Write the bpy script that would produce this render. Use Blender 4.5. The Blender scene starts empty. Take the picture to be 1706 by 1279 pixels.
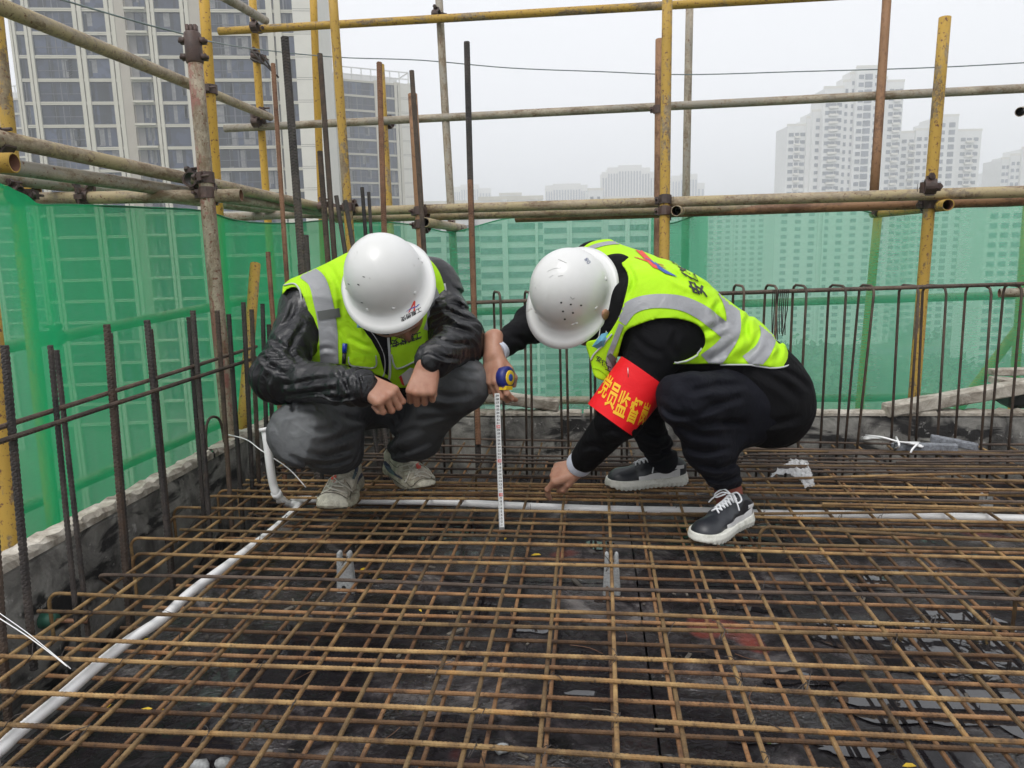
import bpy, bmesh, math, random
import numpy as np
from mathutils import Vector, Matrix
from mathutils.bvhtree import BVHTree

random.seed(7); rng = np.random.default_rng(7)
scene = bpy.context.scene
COL = scene.collection
# ---------------------------------------------------------------- camera
FPX = 1260.0; HC = 0.80
_p, _s, _r = [math.radians(a) for a in (10, 6.2, 1.3)]
CF = np.array([-math.sin(_s)*math.cos(_p), math.cos(_s)*math.cos(_p), -math.sin(_p)])
_R0 = np.array([math.cos(_s), math.sin(_s), 0.0]); _U0 = np.cross(_R0, CF)
CR = _R0*math.cos(_r) - _U0*math.sin(_r); CU = _U0*math.cos(_r) + _R0*math.sin(_r)
CC = np.array([0, 0, HC])
def ray(x, y): return CF + CR*(x-853)/FPX + CU*(639.5-y)/FPX
def P(x, y, d): return CC + ray(x, y)*d
def G(x, y, z=0.0): v = ray(x, y); return CC + v*(z-HC)/v[2]
def PY(x, y, Y): v = ray(x, y); return CC + v*Y/v[1]
def PX(x, y, X): v = ray(x, y); return CC + v*X/v[0]
cam = bpy.data.cameras.new('camera'); camo = bpy.data.objects.new('camera', cam); COL.objects.link(camo)
cam.sensor_fit = 'HORIZONTAL'; cam.sensor_width = 36; cam.lens = FPX/1706*36
cam.clip_start = 0.05; cam.clip_end = 9000
m = Matrix([[CR[i], CU[i], -CF[i], CC[i]] for i in range(3)] + [[0, 0, 0, 1]])
camo.matrix_world = m
scene.camera = camo
# ---------------------------------------------------------------- sky and light
SUN_EL, SUN_AZ = math.radians(58), math.radians(205)
world = bpy.data.worlds.new('World'); scene.world = world; world.use_nodes = True
nt = world.node_tree; nt.nodes.clear()
sky = nt.nodes.new('ShaderNodeTexSky'); sky.sky_type = 'NISHITA'; sky.sun_disc = False
sky.sun_elevation = SUN_EL; sky.sun_rotation = SUN_AZ; sky.air_density = 1.0; sky.dust_density = 6.0
hsv = nt.nodes.new('ShaderNodeHueSaturation'); hsv.inputs['Saturation'].default_value = 0.12
mix = nt.nodes.new('ShaderNodeMix'); mix.data_type = 'RGBA'; mix.inputs[0].default_value = 0.8
mix.inputs[7].default_value = (6.55, 6.65, 6.95, 1)      # the even cloud layer
bg = nt.nodes.new('ShaderNodeBackground'); bg.inputs[1].default_value = 0.12
wo = nt.nodes.new('ShaderNodeOutputWorld')
nt.links.new(sky.outputs[0], hsv.inputs['Color']); nt.links.new(hsv.outputs[0], mix.inputs[6])
nt.links.new(mix.outputs[2], bg.inputs[0]); nt.links.new(bg.outputs[0], wo.inputs[0])
sun = bpy.data.lights.new('sun', 'SUN'); sun.energy = 1.0; sun.angle = math.radians(25); sun.color = (1, .97, .93)
suno = bpy.data.objects.new('sun', sun); COL.objects.link(suno)
sd = Vector((math.sin(SUN_AZ)*math.cos(SUN_EL), math.cos(SUN_AZ)*math.cos(SUN_EL), math.sin(SUN_EL)))
suno.rotation_euler = (-sd).to_track_quat('-Z', 'Y').to_euler()
scene.view_settings.view_transform = 'Standard'; scene.view_settings.look = 'None'
scene.view_settings.exposure = 0.57; scene.view_settings.gamma = 1
scene.view_settings.use_curve_mapping = False
scene.cycles.max_bounces = 10; scene.cycles.transparent_max_bounces = 16; scene.cycles.volume_bounces = 3
scene.cycles.use_denoising = True
scene.cycles.caustics_reflective = False; scene.cycles.caustics_refractive = False
# ---------------------------------------------------------------- objects
def tag(o, label=None, cat=None, group=None, kind=None):
    if label: o['label'] = label
    if cat: o['category'] = cat
    if group: o['group'] = group
    if kind: o['kind'] = kind
    return o
def empty(name, loc=(0, 0, 0), label=None, cat=None, group=None, kind=None):
    o = bpy.data.objects.new(name, None); COL.objects.link(o); o.location = Vector(loc)
    o.empty_display_size = .1
    return tag(o, label, cat, group, kind)
def link(name, me, mat=None, parent=None, smooth=False):
    """mesh given in world coordinates; a child keeps its world place under a translated Empty"""
    o = bpy.data.objects.new(name, me); COL.objects.link(o)
    if mat is not None:
        for mm in (mat if isinstance(mat, (list, tuple)) else [mat]): me.materials.append(mm)
    if smooth and len(me.polygons): me.polygons.foreach_set('use_smooth', [True]*len(me.polygons))
    if parent is not None:
        o.parent = parent
        w = Vector((0, 0, 0)); q = parent
        while q is not None: w += q.location; q = q.parent
        o.location = -w
    return o
def inst(name, me, loc, parent=None, rot=None, scale=None):
    o = bpy.data.objects.new(name, me); COL.objects.link(o)
    o.location = Vector(loc)
    if parent is not None:
        o.parent = parent
        w = Vector((0, 0, 0)); q = parent
        while q is not None: w += q.location; q = q.parent
        o.location = Vector(loc) - w
    if rot is not None: o.rotation_euler = rot
    if scale is not None: o.scale = scale
    return o
class MB:
    def __init__(s): s.v = []; s.f = []; s.mi = []; s.uv = None; s.n = 0
    def add(s, v, f, mi=0):
        n = s.n; s.v.append(np.asarray(v, float).reshape(-1, 3)); s.n += len(s.v[-1])
        s.f += [tuple(int(i)+n for i in q) for q in f]; s.mi += [mi]*len(f); return s
    def mesh(s, name):
        me = bpy.data.meshes.new(name)
        me.from_pydata(np.concatenate(s.v).tolist() if s.v else [], [], s.f)
        if any(s.mi): me.polygons.foreach_set('material_index', s.mi)
        me.update(); return me
    def box(s, a, b, mi=0):
        x0, y0, z0 = a; x1, y1, z1 = b
        v = [(x0,y0,z0),(x1,y0,z0),(x1,y1,z0),(x0,y1,z0),(x0,y0,z1),(x1,y0,z1),(x1,y1,z1),(x0,y1,z1)]
        return s.add(v, [(0,3,2,1),(4,5,6,7),(0,1,5,4),(1,2,6,5),(2,3,7,6),(3,0,4,7)], mi)
    def obox(s, c, ax, ay, az, hx, hy, hz, mi=0):
        c = np.array(c, float); ax, ay, az = [np.array(q, float) for q in (ax, ay, az)]
        v = [c+ax*hx*i+ay*hy*j+az*hz*k for k in (-1, 1) for (i, j) in ((-1,-1),(1,-1),(1,1),(-1,1))]
        return s.add(v, [(0,3,2,1),(4,5,6,7),(0,1,5,4),(1,2,6,5),(2,3,7,6),(3,0,4,7)], mi)
    def tube(s, pts, r, n=8, caps=True, mi=0):
        v, f = tube_geo(pts, r, n, caps); return s.add(v, f, mi)
def frames(pts):
    pts = np.asarray(pts, float); t = np.gradient(pts, axis=0)
    t /= np.maximum(np.linalg.norm(t, axis=1), 1e-9)[:, None]
    u = np.zeros_like(t); a = np.array([0, 0, 1.0]) if abs(t[0][2]) < .9 else np.array([1.0, 0, 0])
    u[0] = np.cross(t[0], a); u[0] /= np.linalg.norm(u[0])
    for i in range(1, len(t)):
        q = u[i-1]-t[i]*np.dot(u[i-1], t[i]); u[i] = q/max(np.linalg.norm(q), 1e-9)
    return pts, t, u, np.cross(t, u)
def tube_geo(pts, r, n=8, caps=True, prof=None):
    pts, t, u, w = frames(pts); m_ = len(pts)
    r = np.broadcast_to(np.asarray(r, float), (m_,)) if np.ndim(r) < 2 else np.asarray(r)
    th = np.arange(n)*2*np.pi/n
    rr = r[:, None]*np.ones(n) if r.ndim == 1 else r
    v = pts[:, None]+rr[..., None]*(np.cos(th)[None, :, None]*u[:, None]+np.sin(th)[None, :, None]*w[:, None])
    v = v.reshape(-1, 3); f = []
    for i in range(m_-1):
        for j in range(n):
            k = (j+1) % n; f.append((i*n+j, i*n+k, (i+1)*n+k, (i+1)*n+j))
    if caps: f.append(tuple(range(n-1, -1, -1))); f.append(tuple((m_-1)*n+j for j in range(n)))
    return v, f
def smoothpath(pts, n=8):
    """Catmull-Rom through points"""
    p = np.asarray(pts, float); p = np.vstack([2*p[0]-p[1], p, 2*p[-1]-p[-2]]); out = []
    for i in range(1, len(p)-2):
        for k in range(n):
            t = k/n
            out.append(.5*((2*p[i])+(-p[i-1]+p[i+1])*t+(2*p[i-1]-5*p[i]+4*p[i+1]-p[i+2])*t*t+(-p[i-1]+3*p[i]-3*p[i+1]+p[i+2])*t**3))
    out.append(p[-2]); return np.array(out)
# ---------------------------------------------------------------- materials
def mat(name):
    m_ = bpy.data.materials.new(name); m_.use_nodes = True
    b = m_.node_tree.nodes['Principled BSDF']; return m_, m_.node_tree, b
def N(t, typ, **k):
    n_ = t.nodes.new(typ)
    for a, b in k.items():
        if a in ('inp',):
            for q, w in b.items(): n_.inputs[q].default_value = w
        else: setattr(n_, a, b)
    return n_
def noise(t, scale, detail=4, rough=.55, vec=None, dist=0):
    n_ = N(t, 'ShaderNodeTexNoise', inp={'Scale': scale, 'Detail': detail, 'Roughness': rough, 'Distortion': dist})
    if vec is not None: t.links.new(vec, n_.inputs['Vector'])
    return n_
def ramp(t, fac, stops, interp='LINEAR'):
    r_ = N(t, 'ShaderNodeValToRGB'); r_.color_ramp.interpolation = interp
    e = r_.color_ramp.elements
    while len(e) < len(stops): e.new(.5)
    for q, (p_, c) in zip(e, stops):
        q.position = p_; q.color = (c if len(c) == 4 else (*c, 1)) if not isinstance(c, (int, float)) else (c, c, c, 1)
    t.links.new(fac, r_.inputs[0]); return r_
def mixc(t, fac, a, b):
    n_ = N(t, 'ShaderNodeMix', data_type='RGBA')
    for s_, q in ((0, fac), (6, a), (7, b)):
        if hasattr(q, 'links'): t.links.new(q, n_.inputs[s_])
        else: n_.inputs[s_].default_value = q if isinstance(q, (int, float)) else (*q, 1)
    return n_.outputs[2]
def bump(t, b, h, strength=.3, dist=.002):
    n_ = N(t, 'ShaderNodeBump', inp={'Strength': strength, 'Distance': dist})
    t.links.new(h, n_.inputs['Height']); t.links.new(n_.outputs[0], b.inputs['Normal']); return n_
def objvec(t, stretch=(1, 1, 1), rand=True):
    tc = N(t, 'ShaderNodeTexCoord'); mp = N(t, 'ShaderNodeMapping'); mp.inputs['Scale'].default_value = stretch
    t.links.new(tc.outputs['Object'], mp.inputs[0])
    if rand:
        oi = N(t, 'ShaderNodeObjectInfo'); mu = N(t, 'ShaderNodeMath', operation='MULTIPLY', inp={1: 37.0})
        t.links.new(oi.outputs['Random'], mu.inputs[0]); t.links.new(mu.outputs[0], mp.inputs['Location'])
    return mp.outputs[0]
def simple(name, col, rough=.6, metal=0, nscale=30, var=.25, bmp=.1, bdist=.001, spec=.5, sheen=0):
    m_, t, b = mat(name); v = objvec(t)
    n_ = noise(t, nscale, 5, .6, v)
    lo = tuple(c*(1-var) for c in col); hi = tuple(min(1, c*(1+var)) for c in col)
    r_ = ramp(t, n_.outputs[0], [(.3, lo), (.7, hi)]); t.links.new(r_.outputs[0], b.inputs['Base Color'])
    b.inputs['Roughness'].default_value = rough; b.inputs['Metallic'].default_value = metal
    b.inputs['Specular IOR Level'].default_value = spec
    if sheen: b.inputs['Sheen Weight'].default_value = sheen
    if bmp: bump(t, b, n_.outputs[0], bmp, bdist)
    return m_
def rusty(name, cols, scale=25, rough=.75, rnd=.35):
    """cols: dark, mid, light; varies along the object and from object to object"""
    m_, t, b = mat(name); v = objvec(t)
    n1 = noise(t, scale, 6, .65, v); n2 = noise(t, 4, 3, .5, v); n3 = noise(t, 220, 3, .6, v)
    r1 = ramp(t, n1.outputs[0], [(.32, cols[0]), (.5, cols[1]), (.68, cols[2])])
    r2 = ramp(t, n2.outputs[0], [(.4, cols[0]), (.6, cols[-1])])
    c = mixc(t, .4, r1.outputs[0], r2.outputs[0])
    n5 = noise(t, 11, 4, .7, v); o_ = tuple(min(1, q*w_) for q, w_ in zip(cols[2], (1.0, .72, .45)))
    c = mixc(t, ramp(t, n5.outputs[0], [(.54, 0), (.72, .45)]).outputs[0], c, o_)
    n6 = noise(t, 60, 4, .75, v); c = mixc(t, ramp(t, n6.outputs[0], [(.56, 0), (.70, .8)]).outputs[0], c, tuple(q*.35 for q in cols[0]))
    oi = N(t, 'ShaderNodeObjectInfo'); h = N(t, 'ShaderNodeHueSaturation')
    mr = N(t, 'ShaderNodeMapRange', inp={3: 1-rnd, 4: 1+rnd}); t.links.new(oi.outputs['Random'], mr.inputs[0])
    t.links.new(mr.outputs[0], h.inputs['Value']); t.links.new(c, h.inputs['Color'])
    t.links.new(h.outputs[0], b.inputs['Base Color']); b.inputs['Roughness'].default_value = rough
    bump(t, b, n3.outputs[0], .5, .0008); return m_
def pipe_mat(name, paint, under, cover, spots=(.13, .055, .03), spot=.62):
    """old paint over bare tube; cover 0..1 share of paint"""
    m_, t, b = mat(name); v = objvec(t); ng = objvec(t, (1, 1, .35))
    n1 = noise(t, 9, 8, .72, ng); n2 = noise(t, 55, 8, .78, v); n3 = noise(t, 5, 4, .6, v)
    u = mixc(t, ramp(t, n3.outputs[0], [(.35, 0), (.65, 1)]).outputs[0], under, tuple(c*.62 for c in under))
    u = mixc(t, ramp(t, n2.outputs[0], [(.45, 0), (.75, .6)]).outputs[0], u, tuple(min(1, c*1.7+.04) for c in under))
    n7 = noise(t, 22, 8, .78, ng); u = mixc(t, ramp(t, n7.outputs[0], [(.47, 0), (.60, .85)]).outputs[0], u, tuple(c*w_ for c, w_ in zip(under, (.42, .33, .24))))
    ad = N(t, 'ShaderNodeMath', operation='ADD'); ml = N(t, 'ShaderNodeMath', operation='MULTIPLY', inp={1: .45})
    t.links.new(n2.outputs[0], ml.inputs[0]); t.links.new(n1.outputs[0], ad.inputs[0]); t.links.new(ml.outputs[0], ad.inputs[1])
    e = .98-cover*.55
    pm = ramp(t, ad.outputs[0], [(max(0, min(.98, e-.03)), 0), (min(.99, e+.03), 1)])
    c = mixc(t, pm.outputs[0], u, paint)
    n4 = noise(t, 70, 4, .7, v)
    sm = ramp(t, n4.outputs[0], [(spot-.02, 0), (spot+.03, 1)])
    c = mixc(t, sm.outputs[0], c, spots)
    t.links.new(c, b.inputs['Base Color']); b.inputs['Roughness'].default_value = .6
    b.inputs['Specular IOR Level'].default_value = .35
    bump(t, b, ad.outputs[0], .35, .0015); return m_
M = {}
M['bar_top'] = rusty('rebar_ochre', [(.055, .03, .015), (.19, .108, .042), (.34, .225, .095)], rnd=.5)
M['bar_low'] = rusty('rebar_red_rust', [(.05, .028, .018), (.18, .088, .036), (.30, .17, .08)], rnd=.5)
M['bar_dark'] = rusty('rebar_dark', [(.016, .014, .014), (.036, .031, .029), (.075, .06, .052)], rnd=.3)
M['bar_brown'] = rusty('rebar_brown', [(.028, .02, .016), (.068, .046, .033), (.12, .083, .06)], rnd=.25)
M['bar_rust'] = rusty('rebar_rust', [(.10, .045, .025), (.2, .095, .05), (.27, .14, .08)], rnd=.2)
M['wire'] = simple('tie_wire_metal', (.05, .042, .038), .5, .4)
YEL = (.46, .275, .035); KH = (.34, .275, .19)
M['pipe_khaki'] = pipe_mat('tube_khaki', (.36, .29, .165), KH, .42)
M['pipe_grey'] = pipe_mat('tube_grey', (.28, .255, .21), (.36, .31, .235), .4)
M['pipe_yellow'] = pipe_mat('tube_yellow', YEL, (.30, .24, .14), .74, spot=.61)
M['pipe_mixed'] = pipe_mat('tube_yellow_worn', (.42, .26, .045), (.26, .20, .12), .55, spot=.6)
M['pipe_rust'] = pipe_mat('tube_rusty', (.26, .14, .07), (.2, .105, .055), .5)
M['pipe_red'] = pipe_mat('tube_khaki_red', (.24, .11, .085), (.33, .28, .205), .36, spot=.6)
M['pipe_in'] = simple('tube_inside_rust', (.16, .07, .04), .8)
M['coupler'] = rusty('coupler_iron', [(.03, .02, .017), (.07, .04, .032), (.12, .065, .05)], 60, .55)
M['pvc'] = simple('white_pvc', (.86, .86, .855), .35, nscale=12, var=.06, bmp=0)
M['skin'] = None
# ---------------------------------------------------------------- site materials
def m_concrete():
    m_, t, b = mat('stained_concrete'); v = objvec(t, rand=False)
    n1 = noise(t, 5, 7, .65, v, .8); n2 = noise(t, 26, 6, .7, v, .5); n3 = noise(t, 2.6, 4, .6, objvec(t, (1, 1, 2.2), False), 1.2)
    c = ramp(t, n1.outputs[0], [(.34, (.05, .048, .045)), (.46, (.17, .163, .15)), (.62, (.34, .33, .30))]).outputs[0]
    c = mixc(t, ramp(t, n3.outputs[0], [(.40, 1), (.47, 0)]).outputs[0], c, (.02, .019, .019))
    c = mixc(t, ramp(t, n2.outputs[0], [(.6, 0), (.68, .8)]).outputs[0], c, (.5, .48, .45))
    t.links.new(c, b.inputs['Base Color']); b.inputs['Roughness'].default_value = .7
    bump(t, b, n2.outputs[0], .8, .01); return m_
def m_topboard():
    m_, t, b = mat('cement_crusted_timber'); v = objvec(t, rand=True)
    n1 = noise(t, 14, 6, .7, v, .5); n2 = noise(t, 60, 5, .7, v)
    c = ramp(t, n1.outputs[0], [(.34, (.17, .14, .11)), (.5, (.40, .36, .30)), (.66, (.60, .56, .49))]).outputs[0]
    t.links.new(c, b.inputs['Base Color']); b.inputs['Roughness'].default_value = .85
    bump(t, b, n2.outputs[0], .8, .006); return m_
def m_form():
    m_, t, b = mat('wet_film_plywood'); v = objvec(t, rand=False); vr = objvec(t)
    n1 = noise(t, 3.6, 10, .74, v, .8); n2 = noise(t, 26, 8, .76, v, .8); n3 = noise(t, 2.3, 4, .55, v, .4); n5 = noise(t, 0.9, 3, .5, vr)
    c = ramp(t, n1.outputs[0], [(.40, (.003, .003, .0035)), (.48, (.012, .010, .012)), (.54, (.045, .039, .042)), (.62, (.18, .165, .16))]).outputs[0]
    c = mixc(t, ramp(t, n2.outputs[0], [(.61, 0), (.68, .55)]).outputs[0], c, (.15, .14, .135))
    rd = noise(t, 3.1, 2, .4, objvec(t, (1, 1, 1), False)); 
    c = mixc(t, ramp(t, rd.outputs[0], [(.675, 0), (.70, .8)]).outputs[0], c, (.25, .05, .035))
    wet = ramp(t, n3.outputs[0], [(.44, 0), (.56, 1)])
    c = mixc(t, wet.outputs[0], c, tuple([.016, .014, .016]))
    c = mixc(t, .5, c, mixc(t, wet.outputs[0], c, (.012, .011, .013)))
    t.links.new(c, b.inputs['Base Color'])
    pud = ramp(t, n3.outputs[0], [(.42, .42), (.53, .16), (.6, .04)])
    t.links.new(pud.outputs[0], b.inputs['Roughness'])
    b.inputs['Specular IOR Level'].default_value = .5
    # ripples, drops and swollen film
    n4 = noise(t, 34, 3, .5, v, 1.6); n6 = noise(t, 9, 3, .5, v, .5)
    st = ramp(t, n3.outputs[0], [(.5, .75), (.585, .45), (.60, .02)])
    bn = N(t, 'ShaderNodeBump', inp={'Distance': .006}); t.links.new(st.outputs[0], bn.inputs['Strength'])
    ad = N(t, 'ShaderNodeMath', operation='ADD'); t.links.new(n4.outputs[0], ad.inputs[0]); t.links.new(n6.outputs[0], ad.inputs[1])
    t.links.new(ad.outputs[0], bn.inputs['Height']); t.links.new(bn.outputs[0], b.inputs['Normal'])
    cn = N(t, 'ShaderNodeBump', inp={'Strength': 1.0, 'Distance': .012}); n8 = noise(t, 30, 3, .55, v, 2.2); t.links.new(n8.outputs[0], cn.inputs['Height']); t.links.new(cn.outputs[0], b.inputs['Coat Normal'])
    n9 = noise(t, 1.9, 4, .6, objvec(t, rand=False), .6); cw = ramp(t, n9.outputs[0], [(.48, .0), (.56, 1)]); t.links.new(cw.outputs[0], b.inputs['Coat Weight']); b.inputs['Coat Roughness'].default_value = .03; b.inputs['Coat IOR'].default_value = 1.6; b.inputs['Specular IOR Level'].default_value = .18
    return m_
M['concrete'] = m_concrete(); M['crust'] = m_topboard(); M['form'] = m_form()
M['black'] = simple('black_board', (.02, .02, .02), .6)
M['spacer'] = simple('cement_spacer', (.34, .35, .35), .85, nscale=160, var=.35, bmp=.6)
M['spacer_dark'] = simple('mortar_block_grey', (.17, .18, .2), .8, nscale=90, var=.5, bmp=.6)
M['leaf_y'] = simple('yellow_leaf', (.62, .42, .02), .5, var=.2)
def m_net(name, col, op):
    m_, t, b = mat(name); t.nodes.remove(b); o = t.nodes['Material Output']
    tr = N(t, 'ShaderNodeBsdfTransparent', inp={0: (.82, .97, .9, 1)})
    df = N(t, 'ShaderNodeBsdfDiffuse', inp={0: (*col, 1)}); tl = N(t, 'ShaderNodeBsdfTranslucent', inp={0: (*col, 1)})
    a = N(t, 'ShaderNodeAddShader'); mx = N(t, 'ShaderNodeMixShader')
    m2 = N(t, 'ShaderNodeMixShader', inp={0: .45}); t.links.new(df.outputs[0], m2.inputs[1]); t.links.new(tl.outputs[0], m2.inputs[2])
    v = objvec(t, rand=False)
    w1 = noise(t, 1.6, 3, .5, objvec(t, (1, 1, .3), False)); w2 = noise(t, 300, 2, .5, objvec(t, (.1, .1, 1), False))
    # denser weave where the cloth is turned away or folded
    lw = N(t, 'ShaderNodeLayerWeight', inp={0: .35})
    r1 = ramp(t, w1.outputs[0], [(.3, op-.07), (.7, op+.07)])
    ad = N(t, 'ShaderNodeMath', operation='ADD', use_clamp=True); ml = N(t, 'ShaderNodeMath', operation='MULTIPLY', inp={1: .35})
    t.links.new(lw.outputs['Facing'], ml.inputs[0]); t.links.new(r1.outputs[0], ad.inputs[0]); t.links.new(ml.outputs[0], ad.inputs[1])
    a2 = N(t, 'ShaderNodeMath', operation='MULTIPLY_ADD', inp={1: .12, 2: -.06}); t.links.new(w2.outputs[0], a2.inputs[0])
    a3 = N(t, 'ShaderNodeMath', operation='ADD', use_clamp=True); t.links.new(ad.outputs[0], a3.inputs[0]); t.links.new(a2.outputs[0], a3.inputs[1])
    t.links.new(a3.outputs[0], mx.inputs[0]); t.links.new(tr.outputs[0], mx.inputs[1]); t.links.new(m2.outputs[0], mx.inputs[2])
    t.links.new(mx.outputs[0], o.inputs[0]); return m_
M['net_left'] = m_net('green_net', (.03, .48, .19), .61)
M['net_back'] = m_net('green_net_thin', (.07, .52, .28), .47)
M['net_hem'] = simple('green_net_hem', (.01, .16, .07), .6)
# ---------------------------------------------------------------- the slab form and its edges
ZF = -.115
form = empty('formwork_deck', (0, 1.5, ZF), kind='structure')
xs = [-1.1, .12, 1.34, 2.56, 3.78]; ys = [.15, 1.05, 1.98, 2.98]
for i in range(4):
    for j in range(3):
        mb = MB(); g = .0025
        mb.box((xs[i]+g, ys[j]+g, ZF-.015), (xs[i+1]-g, ys[j+1]-g, ZF + (i*7+j*5) % 4*.0008))
        link('plywood_panel', mb.mesh('plywood_panel'), M['form'], form)
wm_, wt_, wb_ = mat('puddle_water'); wb_.inputs['Base Color'].default_value = (.02, .019, .021, 1); wb_.inputs['Roughness'].default_value = .02; wb_.inputs['IOR'].default_value = 1.75
wn_ = noise(wt_, 14, 3, .5, objvec(wt_, rand=False), .8); bump(wt_, wb_, wn_.outputs[0], .06, .004)
for k, (px_, py_, rx_, ry_) in enumerate(((1500, 1075, .17, .10), (1610, 1065, .12, .14), (1560, 1185, .16, .055), (1680, 1180, .10, .08), (1400, 1040, .05, .03), (880, 1046, .045, .022), (985, 1160, .05, .018), (1030, 998, .06, .02), (770, 1090, .03, .02), (1000, 908, .05, .03), (1240, 1010, .06, .03), (720, 1200, .06, .02), (1150, 1090, .05, .02), (1330, 1130, .07, .03), (1250, 1230, .06, .015), (1450, 960, .06, .04), (900, 1190, .03, .012), (560, 1110, .05, .016), (1090, 1040, .04, .02), (1420, 1245, .08, .02))):
    c = G(px_, py_, ZF+.0032); n_ = 40; ph_ = rng.uniform(0, 6.28, 5); ring = []
    for j in range(n_):
        a_ = j*2*math.pi/n_; q_ = 1+.22*math.sin(2*a_+ph_[0])+.16*math.sin(3*a_+ph_[1])+.12*math.sin(5*a_+ph_[2])+.07*math.sin(9*a_+ph_[3]); ring.append((c[0]+rx_*q_*math.cos(a_), c[1]+ry_*q_*math.sin(a_), c[2]+.00003*k))
    mb = MB(); mb.add(ring+[(c[0], c[1], c[2]+.00003*k)], [(j, (j+1) % n_, n_) for j in range(n_)]); link('puddle', mb.mesh('puddle'), wm_)['kind'] = 'structure'
mb = MB(); mb.box((-1.7, -.2, -.62), (4.0, 3.28, -.57)); tb = link('beam_bottom_board', mb.mesh('beam_bottom_board'), M['black'], form)
for (a, b) in (((-1.115, .1, -.57), (-1.1, 2.99, ZF-.005)), ((-1.1, 2.985, -.57), (3.8, 3.0, ZF-.005))):
    mb = MB(); mb.box(a, b); link('beam_side_board', mb.mesh('beam_side_board'), M['black'], form)
def rough_slab(a, b, n, amp, seed, axis, mats, name, parent=None):
    """a long cast edge with a chipped, uneven top"""
    r_ = np.random.default_rng(seed); L = b[axis]-a[axis]
    sec = []; o = 1-axis
    t0, t1 = a[o], b[o]; z0, z1 = a[2], b[2]
    prof = [(t0, z0), (t0, z0*.35+z1*.65), (t0, z1-.012), (t0+.008, z1), ((t0+t1)/2, z1), (t1-.008, z1), (t1, z1-.012), (t1, z0)]
    v = []; f = []
    for i in range(n+1):
        s_ = a[axis]+L*i/n
        for k, (q, z) in enumerate(prof):
            j = r_.normal()*amp
            c = [0, 0, 0]; c[axis] = s_+r_.normal()*amp*.5; c[o] = q+(r_.normal()*amp*.8 if 0 < k < 7 else 0); c[2] = z+(j if 1 < k < 7 else 0)
            v.append(c)
    m_ = len(prof)
    for i in range(n):
        for k in range(m_-1):
            q = (i*m_+k, i*m_+k+1, (i+1)*m_+k+1, (i+1)*m_+k)
            f.append(q if axis == 1 else q[::-1])
    mb = MB(); mb.add(v, f)
    me = mb.mesh(name); 
    bm = bmesh.new(); bm.from_mesh(me); bmesh.ops.recalc_face_normals(bm, faces=bm.faces); bm.to_mesh(me); bm.free()
    return link(name, me, mats, parent)
WX = -1.37; WY = 3.235
wl = empty('edge_wall', (WX, 1.5, 0), 'cement splashed concrete edge wall running beside the left green net', 'wall')
rough_slab((WX-.045, -.3, -.62), (WX, WY+.05, .085), 120, .0025, 3, 1, M['concrete'], 'wall_face', wl)
rough_slab((WX-.052, -.3, .085), (WX+.006, 1.28, .112), 60, .003, 4, 1, M['crust'], 'top_board', wl)
rough_slab((WX-.052, 1.29, .085), (WX+.005, 2.52, .114), 60, .003, 14, 1, M['crust'], 'top_board', wl)
rough_slab((WX-.052, 2.53, .085), (WX+.006, WY+.05, .111), 40, .003, 24, 1, M['crust'], 'top_board', wl)
wb = empty('edge_wall', (1, WY, 0), 'low stained concrete edge wall behind the bent stirrups at the far side of the deck', 'wall')
rough_slab((WX, WY, -.62), (4.4, WY+.05, .085), 220, .0025, 5, 0, M['concrete'], 'wall_face', wb)
for q, (xa, xb) in enumerate(((WX+.01, -.05), (-.04, 1.42), (1.43, 2.7), (2.71, 4.4))):
    rough_slab((xa, WY-.004, .085), (xb, WY+.055, .104), 70, .002, 6+q, 0, M['crust'], 'top_board', wb)
# ---------------------------------------------------------------- reinforcing bars
def rebar_mesh(name, L, r, seed, wob=.006, pitch=.0085, sides=8, coarse=False, hook=None):
    """bar along +X starting at the origin, real ribs, slightly bent; hook=(length, direction)"""
    r_ = np.random.default_rng(seed)
    step = pitch/3 if not coarse else .05
    n = int(L/step)+1; x = np.linspace(0, L, n)
    def w(): 
        a = r_.normal(size=3); ph = r_.uniform(0, 6.28, 3); return sum(a[k]*np.sin(x*(1.1+k*1.7)+ph[k])/(1+k) for k in range(3))*wob*.6
    y, z = w(), w()*.45
    pts = np.stack([x, y, z], 1)
    if hook:
        hl, hv = hook; hv = np.array(hv, float); k = 7; rb = .03
        arc = [np.array([rb*0-math.sin(a)*rb, 0, 0])+hv*(rb-math.cos(a)*rb) for a in np.linspace(0, math.pi/2, k)][::-1]
        tail = [arc[0]+hv*(hl*q) for q in (1, .66, .33)]
        h = np.array(tail+arc[:-1])+pts[0]; pts = np.vstack([h, pts]); nh = len(h)
    else: nh = 0
    m_ = len(pts); th = np.arange(sides)*2*np.pi/sides
    if coarse: rr = np.full((m_, sides), r)
    else:
        s_ = np.arange(m_)[:, None]*step; ph = (s_/pitch + np.where(np.sin(th) > 0, .9, -.9)*np.abs(np.cos(th))*.5)
        rib = (np.abs((ph % 1)-.5) < .2)
        rr = r*(1+.17*rib*(np.abs(np.sin(th)) > .2)); rr[:, [0, sides//2]] = r*1.09
    v, f = tube_geo(pts, rr, sides)
    mb = MB(); mb.add(v, f); me = mb.mesh(name); me.polygons.foreach_set('use_smooth', [False]*len(me.polygons)); return me
def withmat(me, m_): me.materials.append(m_); return me
TOPY = [.30, .41, .52, .63, .74, .86, .975]+[1.083, 1.18, 1.30, 1.376, 1.49, 1.579, 1.687, 1.826, 1.94, 2.02]
while TOPY[-1] < 3.08: TOPY.append(TOPY[-1]+random.choice([.062, .085, .105, .115]))
LOWY = [.3+.112*i for i in range(9)]
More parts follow.
